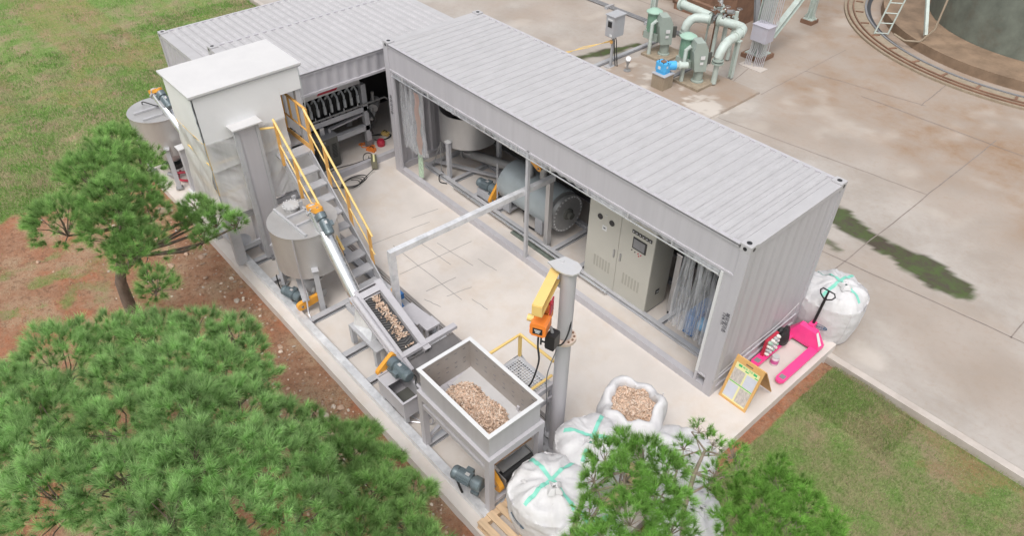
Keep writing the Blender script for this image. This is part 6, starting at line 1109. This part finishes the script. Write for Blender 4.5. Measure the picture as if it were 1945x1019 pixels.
# steel tower legs
def leg(x, y, w_, h_, label, top, base=True, mt_='pale_green', rz=0):
    t = thing('steel_column', label, 'column', (x, y, YZ), 'pale green structural columns'); mb = MB(); mb.ibeam((x, y, YZ + .14), (x + top[0], y + top[1], h_), w_, w_, .022, up=(1, .2, 0)); mb.build('shaft', mt_, t, smooth=False)
    if base:
        mb = MB(); mb.box(x - w_, x + w_, y - w_, y + w_, YZ, YZ + .12); mb.build('footing', 'rusty', t, smooth=False); mb = MB(); mb.box(x - w_ * .8, x + w_ * .8, y - w_ * .8, y + w_ * .8, YZ + .12, YZ + .145); mb.build('base_plate', mt_, t, smooth=False)
        for sx_ in (-1, 1): mb = MB(); mb.prism([(0, 0), (.22, 0), (0, .35)], (x + sx_ * .0, y, YZ + .145), (sx_, 0, 0), (0, 0, 1), .015); mb.prism([(0, 0), (.22, 0), (0, .35)], (x, y + sx_ * .0, YZ + .145), (0, sx_, 0), (0, 0, 1), .015); mb.build('gusset', mt_, t, smooth=False)
    return t
l1 = leg(-6.95, 11.55, .34, 6, 'wide pale green steel column beside the conduits', (0, 0))
mb = MB(); mb.ibeam((-6.75, 11.75, .50), (-6.6, 15.6, 3.6), .17, .17, .014); mb.build('diagonal_brace', 'pale_green', l1, smooth=False)
leg(-7.35, 15.0, .20, 6, 'green column with pipes on a rusty footing at the top of the yard', (0, 0)); leg(-10.0, 10.35, .16, 5, 'slender pale green column with a knee brace left of the pumps', (0, 0))
t = thing('knee_brace', 'pale green knee brace on the slender column left of the pumps', 'brace', (-9.7, 10.8, 1)); mb = MB(); mb.beam((-10.0, 10.43, 1.05), (-9.6, 11.2, 1.55), .10, .10); mb.build('brace', 'pale_green', t, smooth=False); mb = MB(); mb.beam((-10.0, 10.35, 1.8), (-8.6, 11.4, 1.8), .10, .10); mb.build('beam', 'pale_green', t, smooth=False)
t = thing('rusty_brace', 'brown rusty inclined beam behind the pump pipes', 'brace', (-7.5, 12, 0)); mb = MB(); mb.ibeam((-7.3, 12.0, YZ), (-8.9, 13.2, 3.5), .14, .14); mb.build('beam', 'grey_steel_dark', t, smooth=False)
t = thing('brown_tank_wall', 'stained brown concrete wall of the tank behind the pumps', 'wall', (-10, 14, 0)); mb = MB()
P = [[(-14.5 + 4.6 * math.cos(a), 16.5 + 4.6 * math.sin(a), z) for z in (YZ, 1.2, 3.2)] for a in np.linspace(-1.75, .5, 40)]; mb.grid(np.array(P)); mb.build('wall', 'brown_wall', t)
mb = MB(); P = [[(-14.5 + r_ * math.cos(a), 16.5 + r_ * math.sin(a), 3.2) for r_ in (4.6, 0.2)] for a in np.linspace(-1.75, .5, 40)]; mb.grid(np.array(P)); mb.build('rim', 'brown_wall', t)
mb = MB(); mb.box(-10.9, -8.6, 12.6, 14.6, YZ, 1.5); tag(mb.build('service_block', 'rusty', None, smooth=False), 'low rusty block in the shade behind the pump pipes', 'block')
t = thing('conduit_bundle', 'bundle of thin grey conduits rising from the yard into the lilac box', 'conduits', (-6.6, 11.0, 0))
for k in range(11):
    x = -6.86 + k * .045; y = 10.93 + k * .02; off = .06 if k == 4 else 0; pts = [(x + off, y - .12, YZ), (x + off, y - .1, .1), (x, y, .35), (x, y, .62)]; mb = MB(); mb.tube(pts, .014, 6); mb.build('conduit', 'conduit', t)
    mb = MB(); mb.tube([(x + .02, y + .12, .98), (x + .02, y + .14, 1.5), (x + .0 + .03 * (k % 3), y + .18, 4.5)], .014, 6); mb.build('conduit', 'conduit', t)
mb = MB(); mb.box(-7.0, -6.25, 10.7, 11.05, YZ, YZ + .02); mb.build('base', 'concrete', t, smooth=False)
t = thing('junction_box', 'lilac grey square junction box on the conduits', 'box', (-6.6, 11.1, .8)); mb = MB(); mb.box(-6.92, -6.42, 10.88, 11.26, .58, 1.02); mb.build('body', 'box_lilac', t, smooth=False); mb = MB(); mb.box(-6.94, -6.40, 10.86, 11.28, 1.02, 1.035); mb.build('lid', 'box_lilac', t, smooth=False)
M('moss_wall', (.16, .18, .15), .8, var=.25, vscale=2, dirt=(.13, .09, .06), damt=.6)
# curved track
cc = (-2.0, 20.0)
def arc(mb, r0, r1, z0, z1, a0=-3.3, a1=-.2, n=90):
    P = [[(cc[0] + r * math.cos(a), cc[1] + r * math.sin(a), z) for r, z in ((r0, z0), (r0, z1), (r1, z1), (r1, z0))] for a in np.linspace(a0, a1, n)]; mb.grid(np.array(P))
mb = MB(); arc(mb, 5.35, 6.05, YZ, YZ + .06); tag(mb.build('curved_track', 'plinth_concrete', None), 'curved concrete track round the settling tank at the yard corner', 'track')
t = thing('track_rail', 'rusty curved rails on the track round the settling tank', 'rail', (cc[0], cc[1], YZ)); 
for r_ in (5.95, 5.78): mb = MB(); arc(mb, r_ - .02, r_ + .02, YZ + .062, YZ + .10); mb.build('rail', 'rusty', t)
mb = MB(); arc(mb, 5.22, 5.34, YZ - .0, YZ + .02); mb.build('gutter', 'black_paint', t)
mb = MB(); arc(mb, 5.36, 5.42, YZ + .061, YZ + .09); mb.build('rail', 'grey_steel_dark', t)
for k, a in enumerate(np.arange(-2.9, -.9, .17)): mb = MB(); d_ = V(math.cos(a), math.sin(a), 0); c = V(cc[0], cc[1], YZ + .075) + d_ * 5.6; mb.obox(c, (d_, (-d_[1], d_[0], 0), (0, 0, 1)), (.12, .035, .012)); mb.build('rail_clip', 'rusty', t, smooth=False)
t = thing('settling_tank_wall', 'dark green stained curved tank wall inside the track', 'wall', (cc[0], cc[1], 0)); mb = MB(); P = [[(cc[0] + 3.5 * math.cos(a), cc[1] + 3.5 * math.sin(a), z) for z in (YZ, .9, 2.6)] for a in np.linspace(-3.3, -.2, 60)]; mb.grid(np.array(P)); mb.build('wall', 'moss_wall', t)
mb = MB(); P = [[(cc[0] + r_ * math.cos(a), cc[1] + r_ * math.sin(a), z) for r_, z in ((4.9, YZ), (4.9, YZ + .28), (3.51, YZ + .28))] for a in np.linspace(-3.3, -.2, 60)]; mb.grid(np.array(P)); mb.build('ledge', 'brown_wall', t)
t = thing('steel_ladder', 'pale green ladder leaning over the curved track', 'ladder', (-5.3, 15.7, YZ)); la, lb_ = V(-5.47, 15.6, YZ + .08), V(-5.17, 15.85, YZ + .08); tp = V(.15, .55, 2.4)
for q in (la, lb_): mb = MB(); mb.tube([q, q + tp], .025, 8); mb.build('side_rail', 'pale_green', t)
for k in range(8): mb = MB(); f = k / 8 + .01; mb.tube([la + tp * f, lb_ + tp * f], .018, 6); mb.build('rung', 'pale_green', t)
t = thing('bridge_strut', 'pale green inclined strut reaching down beside the ladder', 'strut', (-4.6, 16.2, 0)); mb = MB(); mb.beam((-4.1, 15.85, .25), (-5.4, 17.2, 2.4), .09, .09); mb.build('strut', 'pale_green', t, smooth=False); mb = MB(); mb.tube([(-4.9, 15.6, .1), (-4.5, 15.5, .05), (-4.1, 15.6, .12), (-3.9, 15.8, .5), (-3.9, 16.0, 2.5)], .03, 8); mb.build('hose', 'plinth_concrete', t)
# bricks and stones
for k, (x, y, rz) in enumerate(((-10.85, -4.62, .2), (-11.15, -4.55, 1.1), (-11.0, -4.85, .7), (-10.7, -5.3, .4), (-10.6, -4.5, .9))):
    mb = MB(); mb.box(-.11, .11, -.055, .055, -.02, .06); o = mb.build('brick', 'brick' if k < 3 else 'plinth_concrete', None, smooth=False); o.location = (x, y, -.12); o.rotation_euler = (RNG.normal(0, .1), RNG.normal(0, .1), rz)
    tag(o, ('reddish brick by the slab corner, flat on the dirt', 'dark brick touching the slab edge near the far tank', 'orange brick broken off at the slab corner', 'lone pale brick fallen in the dirt further from the slab', 'grey brick nearest the white tower along the slab edge')[k], 'brick', 'bricks beside the slab corner')
mb = MB()
def rock(mb, c, s_, col):
    ico = np.array([(0, 0, 1), (.89, 0, .45), (.28, .85, .45), (-.72, .53, .45), (-.72, -.53, .45), (.28, -.85, .45), (.72, .53, -.45), (-.28, .85, -.45), (-.89, 0, -.45), (-.28, -.85, -.45), (.72, -.53, -.45), (0, 0, -1)])
    F = [(0, 1, 2), (0, 2, 3), (0, 3, 4), (0, 4, 5), (0, 5, 1), (1, 6, 2), (2, 7, 3), (3, 8, 4), (4, 9, 5), (5, 10, 1), (6, 7, 2), (7, 8, 3), (8, 9, 4), (9, 10, 5), (10, 6, 1), (11, 7, 6), (11, 8, 7), (11, 9, 8), (11, 10, 9), (11, 6, 10)]
    v = ico * (1 + RNG.normal(0, .18, (12, 1))) * s_ * RNG.uniform(.6, 1.3, 3) * (1, 1, .55); mb.add(v + V(c), F, col)
def gh(x, y): return float(gz_(np.array([x]), np.array([y]))[0])
for k in range(900):
    x = RNG.uniform(-13, .4); y = -4.25 - abs(RNG.normal(0, .9)); s_ = .012 + RNG.exponential(.011)
    if k < 130: x, y, s_ = -3.2 + RNG.normal(0, .35), -4.75 + RNG.normal(0, .22), .02 + RNG.exponential(.018)
    tn = RNG.uniform(.7, 1.25); rock(mb, (x, y, gh(x, y) + s_ * .2), s_, V(.42, .29, .21) * tn if RNG.random() < .6 else V(.55, .46, .38) * tn)
tag(mb.build('loose_stones', 'chipcol', None, smooth=False), 'small stones scattered over the red dirt beside the slab', 'stones', None, 'stuff')
# ------------------------------------------------------------------ pines (crown pads: x, y, z, radius in metres)
T1 = [(-4.79, -6.76, 2.0, 0.5), (-4.44, -6.35, 2.1, 0.47), (-4.04, -5.97, 2.2, 0.42), (-3.69, -5.63, 2.2, 0.36), (-3.46, -5.52, 2.1, 0.24), (-3.38, -6.97, 2.6, 0.53), (-3.04, -6.53, 2.7, 0.54), (-2.93, -6.08, 2.5, 0.52), (-2.82, -5.69, 2.3, 0.27), (-2.54, -7.22, 2.9, 0.45), (-2.12, -6.66, 3.0, 0.52), (-1.99, -6.26, 2.8, 0.5), (-1.91, -5.82, 2.5, 0.29), (-1.54, -7.38, 3.2, 0.52), (-1.33, -6.88, 3.2, 0.54), (-1.19, -6.43, 3.0, 0.49), (-1.26, -6.01, 2.7, 0.36), (-0.86, -6.01, 2.6, 0.32), (-0.85, -7.29, 3.3, 0.48), (-0.62, -6.86, 3.2, 0.48), (-0.5, -6.39, 2.9, 0.38), (-4.64, -7.41, 2.2, 0.63), (-3.1, -7.75, 2.8, 0.61), (-1.92, -7.88, 3.1, 0.6), (-4.09, -8.0, 2.4, 0.6), (-2.83, -8.21, 2.8, 0.6), (-0.25, -7.22, 3.2, 0.46), (-0.62, -7.71, 3.2, 0.48), (-0.05, -6.63, 2.9, 0.42)]
T2 = [(-1.98, -4.93, 1.3, 0.26), (-2.06, -5.32, 1.4, 0.4), (-1.65, -5.3, 1.5, 0.42), (-1.35, -5.02, 1.4, 0.35), (-0.79, -5.02, 1.5, 0.31), (-0.96, -5.46, 1.7, 0.46), (-1.2, -5.83, 1.8, 0.39), (-0.37, -5.36, 1.8, 0.31), (-0.48, -5.92, 2.0, 0.43), (0.03, -5.44, 1.8, 0.37), (0.03, -5.93, 2.0, 0.42), (-2.75, -5.27, 1.2, 0.23)]
T3 = [(-8.68, -5.23, 2.5, 0.47), (-8.17, -5.08, 2.4, 0.39), (-7.61, -5.18, 2.3, 0.29), (-7.23, -5.63, 2.6, 0.49), (-6.41, -6.06, 2.6, 0.46), (-6.2, -5.79, 2.3, 0.37), (-6.1, -6.0, 2.4, 0.34), (-5.52, -5.97, 2.1, 0.29), (-8.0, -5.55, 2.7, .42), (-6.9, -5.45, 2.3, .33), (-6.8, -5.95, 2.8, .42), (-7.7, -5.9, 2.7, 0.5), (-6.84, -6.57, 2.7, 0.50), (-7.47, -4.62, 1.7, 0.30), (-7.25, -4.94, 1.7, 0.24), (-6.99, -4.52, 1.7, 0.33), (-6.64, -4.32, 1.75, 0.19), (-6.73, -4.87, 1.65, 0.21)]
T4 = [(0.65, -3.03, 2.2, 0.2), (0.61, -3.33, 2.2, 0.24), (0.93, -3.07, 2.3, 0.26), (1.21, -3.05, 2.3, 0.24), (1.07, -3.56, 2.5, 0.28), (0.72, -3.62, 2.2, 0.17), (1.39, -3.42, 2.4, 0.29), (1.5, -3.16, 2.2, 0.18), (0.96, -3.95, 2.2, 0.19), (1.4, -3.85, 2.5, 0.29), (1.7, -3.59, 2.4, 0.26), (1.39, -4.2, 2.4, 0.27), (1.8, -3.98, 2.4, 0.31), (1.12, -4.26, 2.2, 0.18)]
T5 = [(1.0, -2.1, 2.0, 0.15), (0.99, -2.36, 1.9, 0.16), (1.21, -2.13, 2.0, 0.16), (1.47, -2.08, 2.0, 0.19), (1.61, -2.14, 1.9, 0.17), (1.45, -2.37, 1.9, 0.15), (1.47, -2.51, 1.8, 0.13), (1.1, -2.46, 1.8, 0.11)]
T6 = [(1.86, -1.75, 1.9, 0.15), (1.8, -1.92, 1.8, 0.14), (2.04, -2.05, 2.0, 0.23), (1.82, -2.21, 1.8, 0.2), (2.21, -1.81, 1.9, 0.15), (1.7, -2.4, 1.7, 0.2), (2.11, -2.5, 2.1, 0.29), (2.39, -2.09, 2.0, 0.25), (1.98, -2.84, 2.0, 0.24), (2.66, -1.97, 1.9, 0.16), (2.46, -2.55, 2.1, 0.32), (2.29, -2.92, 2.0, 0.31), (2.79, -2.35, 2.0, 0.32)]
def fast_mesh(name, mat, verts, cols, parent=None, org=(0, 0, 0)):
    me = bpy.data.meshes.new(name); n = len(verts) // 3; v = (verts - V(org)).astype(np.float32)
    me.vertices.add(3 * n); me.vertices.foreach_set('co', v.ravel()); me.loops.add(3 * n); me.loops.foreach_set('vertex_index', np.arange(3 * n, dtype=np.int32)); me.polygons.add(n); me.polygons.foreach_set('loop_start', np.arange(0, 3 * n, 3, dtype=np.int32))
    try: me.polygons.foreach_set('loop_total', np.full(n, 3, dtype=np.int32))
    except Exception: pass
    me.update(); me.validate()
    at = me.color_attributes.new('tint', 'FLOAT_COLOR', 'POINT'); c = np.ones((3 * n, 4), np.float32); c[:, :3] = cols; at.data.foreach_set('color', c.ravel()); me.materials.append(MAT[mat])
    o = bpy.data.objects.new(name, me); COL.objects.link(o)
    if parent is not None: o.parent = parent
    return o
def nrm(a): return a / (np.linalg.norm(a, axis=-1, keepdims=True) + 1e-9)
def needles(P, A, L, K, cb, ct, wid=.005):
    N = len(P); U = nrm(np.cross(A, RNG.normal(0, 1, (N, 3)))); W = np.cross(A, U); ph = RNG.uniform(0, 2 * PI, (N, K, 1)); op = np.radians(RNG.uniform(8, 74, (N, K, 1))); Ax = A[:, None, :]
    D = nrm(np.cos(op) * Ax + np.sin(op) * (np.cos(ph) * U[:, None] + np.sin(ph) * W[:, None]) + V(0, 0, .12)); base = P[:, None] + Ax * RNG.uniform(-.06, .02, (N, K, 1)) * (L[:, None, None] / .12)
    ln = L[:, None, None] * RNG.uniform(.75, 1.1, (N, K, 1)); S_ = nrm(np.cross(D, RNG.normal(0, 1, (N, K, 3)))) * wid; v = np.stack([base - S_ * .5, base + S_ * .5, base + D * ln], 2).reshape(-1, 3)
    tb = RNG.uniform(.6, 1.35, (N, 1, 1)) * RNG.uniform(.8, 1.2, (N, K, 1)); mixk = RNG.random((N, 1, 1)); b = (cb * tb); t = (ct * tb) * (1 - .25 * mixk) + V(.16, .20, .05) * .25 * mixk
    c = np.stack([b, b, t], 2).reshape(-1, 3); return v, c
def pine(name, label, pads, trunk, tr, cb, ct, L=.125, dens=85, K=46, bark='bark', extra=(), sparse=1., lr=1., flat=.62):
    t = thing(name, label, 'pine tree', tuple(trunk[0]), 'pine trees around the slab'); mb = MB(); n = len(trunk); mb.tube(trunk, [tr * (1 - .62 * i / (n - 1)) for i in range(n)], 10)
    mb.v[-1] = mb.v[-1] + (fbm(mb.v[-1], 9, 3, 4) - .5)[:, None] * .05; mb.build('trunk', bark, t, ang=80)
    PV, PC, Ps, As = [], [], [], []; lim = MB(); top = V(trunk[-1])
    for (x, y, z, r) in pads:
        c = V(x, y, z); k = min(range(n), key=lambda i: np.linalg.norm(V(trunk[i]) - c) + (3 if V(trunk[i])[2] > z else 0)); k = max(1, k); s = V(trunk[k]); m_ = (s + c) / 2 + V(RNG.normal(0, .1), RNG.normal(0, .1), -.08); e = c - V(0, 0, r * .35)
        lim.tube([s, m_, e], [.035 * lr, .026 * lr, .014 * lr], 6); N = int(4 * PI * r * r * dens * .62 * sparse) + 4; d = nrm(RNG.normal(0, 1, (N, 3))); d[:, 2] = np.where(d[:, 2] < -.35, -d[:, 2], d[:, 2]); q = RNG.uniform(.55, 1.0, (N, 1)) ** .6
        sub = (fbm(d * 1.0 + c, 2.6, 3, 6)[:, None] - .5) * .7; p = c + d * V(1, 1, flat) * r * (q + sub); ax = nrm(d * V(1, 1, .6) + V(0, 0, .55) + RNG.normal(0, .28, (N, 3))); Ps.append(p); As.append(ax)
        for j in range(0, N, max(1, N // 12)): lim.tube([e, (e + p[j]) / 2 + RNG.normal(0, .03, 3), p[j] - ax[j] * .08], [.012 * lr, .008 * lr, .005 * lr], 4)
    for pts, r_ in extra: lim.tube(pts, r_, 7)
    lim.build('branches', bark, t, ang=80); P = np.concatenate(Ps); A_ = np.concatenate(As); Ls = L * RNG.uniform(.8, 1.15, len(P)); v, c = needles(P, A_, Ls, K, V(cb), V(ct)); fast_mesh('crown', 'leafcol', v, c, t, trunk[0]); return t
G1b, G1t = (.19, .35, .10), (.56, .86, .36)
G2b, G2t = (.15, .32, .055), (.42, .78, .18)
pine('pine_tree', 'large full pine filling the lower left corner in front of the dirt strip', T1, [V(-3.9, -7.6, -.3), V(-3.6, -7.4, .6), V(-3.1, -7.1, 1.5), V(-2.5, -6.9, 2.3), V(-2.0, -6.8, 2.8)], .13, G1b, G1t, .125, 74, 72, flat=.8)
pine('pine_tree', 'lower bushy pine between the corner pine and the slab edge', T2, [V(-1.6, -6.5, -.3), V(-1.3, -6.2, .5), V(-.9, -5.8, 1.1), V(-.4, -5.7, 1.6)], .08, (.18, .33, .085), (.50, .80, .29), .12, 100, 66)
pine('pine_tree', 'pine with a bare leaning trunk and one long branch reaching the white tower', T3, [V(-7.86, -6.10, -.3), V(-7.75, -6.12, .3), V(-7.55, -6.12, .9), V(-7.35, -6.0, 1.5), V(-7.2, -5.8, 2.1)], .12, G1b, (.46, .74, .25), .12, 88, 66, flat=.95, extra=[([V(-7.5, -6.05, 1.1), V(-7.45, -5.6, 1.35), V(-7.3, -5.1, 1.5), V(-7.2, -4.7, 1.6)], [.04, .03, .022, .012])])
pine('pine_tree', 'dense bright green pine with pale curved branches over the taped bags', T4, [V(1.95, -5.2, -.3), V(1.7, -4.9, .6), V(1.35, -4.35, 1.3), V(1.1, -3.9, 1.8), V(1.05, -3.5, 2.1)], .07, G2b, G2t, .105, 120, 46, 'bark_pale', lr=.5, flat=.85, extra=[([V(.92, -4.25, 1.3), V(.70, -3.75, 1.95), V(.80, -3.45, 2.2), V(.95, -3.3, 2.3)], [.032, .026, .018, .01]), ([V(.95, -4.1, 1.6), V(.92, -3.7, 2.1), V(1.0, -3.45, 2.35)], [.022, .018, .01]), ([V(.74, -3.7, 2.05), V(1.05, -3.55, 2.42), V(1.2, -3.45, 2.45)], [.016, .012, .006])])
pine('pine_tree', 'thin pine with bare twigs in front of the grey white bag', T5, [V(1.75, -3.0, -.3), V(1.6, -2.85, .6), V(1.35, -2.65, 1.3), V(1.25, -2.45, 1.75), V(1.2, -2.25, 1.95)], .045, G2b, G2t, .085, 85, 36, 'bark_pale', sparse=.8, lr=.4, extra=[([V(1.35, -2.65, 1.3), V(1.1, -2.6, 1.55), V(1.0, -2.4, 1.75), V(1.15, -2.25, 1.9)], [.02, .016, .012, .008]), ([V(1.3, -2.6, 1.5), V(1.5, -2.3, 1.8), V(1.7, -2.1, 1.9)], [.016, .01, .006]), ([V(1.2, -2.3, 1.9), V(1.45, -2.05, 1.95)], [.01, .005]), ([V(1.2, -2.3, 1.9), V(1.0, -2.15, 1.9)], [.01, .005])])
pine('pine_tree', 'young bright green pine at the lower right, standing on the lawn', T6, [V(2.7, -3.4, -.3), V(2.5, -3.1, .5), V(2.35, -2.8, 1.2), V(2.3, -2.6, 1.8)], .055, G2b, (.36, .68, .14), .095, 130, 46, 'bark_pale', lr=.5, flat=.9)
pine('pine_seedling', 'tiny pine twig sprouting from the dirt between the two left pines', [(-3.3, -5.05, .22, .10), (-3.45, -5.2, .12, .09), (-3.35, -5.15, .35, .07)], [V(-3.4, -5.15, -.25), V(-3.38, -5.12, .1), V(-3.35, -5.1, .3)], .012, G1b, G1t, .09, 120, 36)
# ------------------------------------------------------------------ grass
def grass(name, label, boxes, hmin, hmax, wid, gcol=(.19, .33, .07)):
    VV, CC = [], []
    for (xa, xb_, ya_, yb_, n, thr) in boxes:
        x = RNG.uniform(xa, xb_, n); y = RNG.uniform(ya_, yb_, n); g = grassiness(x, y); keep = g * .9 + .12 * (fbm(P3(x, y), 4, 3, 90)) > thr + RNG.random(n) * .45; x, y, g = x[keep], y[keep], g[keep]; z = gz_(x, y); m = len(x)
        P = np.stack([x, y, z - .004], -1); az = RNG.uniform(0, 2 * PI, m); ln = RNG.uniform(hmin, hmax, m) * (.55 + .6 * g); lean = RNG.uniform(.2, 1.1, m); D = np.stack([np.cos(az) * lean, np.sin(az) * lean, np.ones(m)], -1); D = nrm(D) * ln[:, None]; s_ = np.stack([-np.sin(az), np.cos(az), 0 * az], -1) * wid * RNG.uniform(.6, 1.4, (m, 1))
        VV.append(np.stack([P - s_, P + s_, P + D], 1).reshape(-1, 3)); st = (RNG.random(m) < .22 + .5 * (fbm(P3(x, y), 1.6, 4, 95) > .54)); gr = V(gcol) * RNG.uniform(.6, 1.35, (m, 1)); sw = V(.50, .44, .27) * RNG.uniform(.6, 1.2, (m, 1)); c = np.where(st[:, None], sw, gr); CC.append(np.repeat(c, 3, 0))
    o = fast_mesh(name, 'leafcol', np.concatenate(VV), np.concatenate(CC)); tag(o, label, 'grass', None, 'stuff')
grass('grass', 'short patchy grass on the lawn right of the slab', [(.8, 6.5, -5, 2.33, 150000, .12), (.8, 2.4, 1.2, 2.33, 14000, .0)], .02, .055, .0035, (.24, .35, .10))
grass('grass', 'green lawn with brown patches behind the rear containers', [(-21, -12.25, -8, 2.33, 130000, .2), (-32, -21, -9, 2.33, 60000, .2)], .03, .09, .006, (.16, .34, .06))
grass('grass', 'thin dry grass under the pines left of the slab', [(-14, .6, -8.5, -4.9, 60000, .12)], .02, .07, .004)
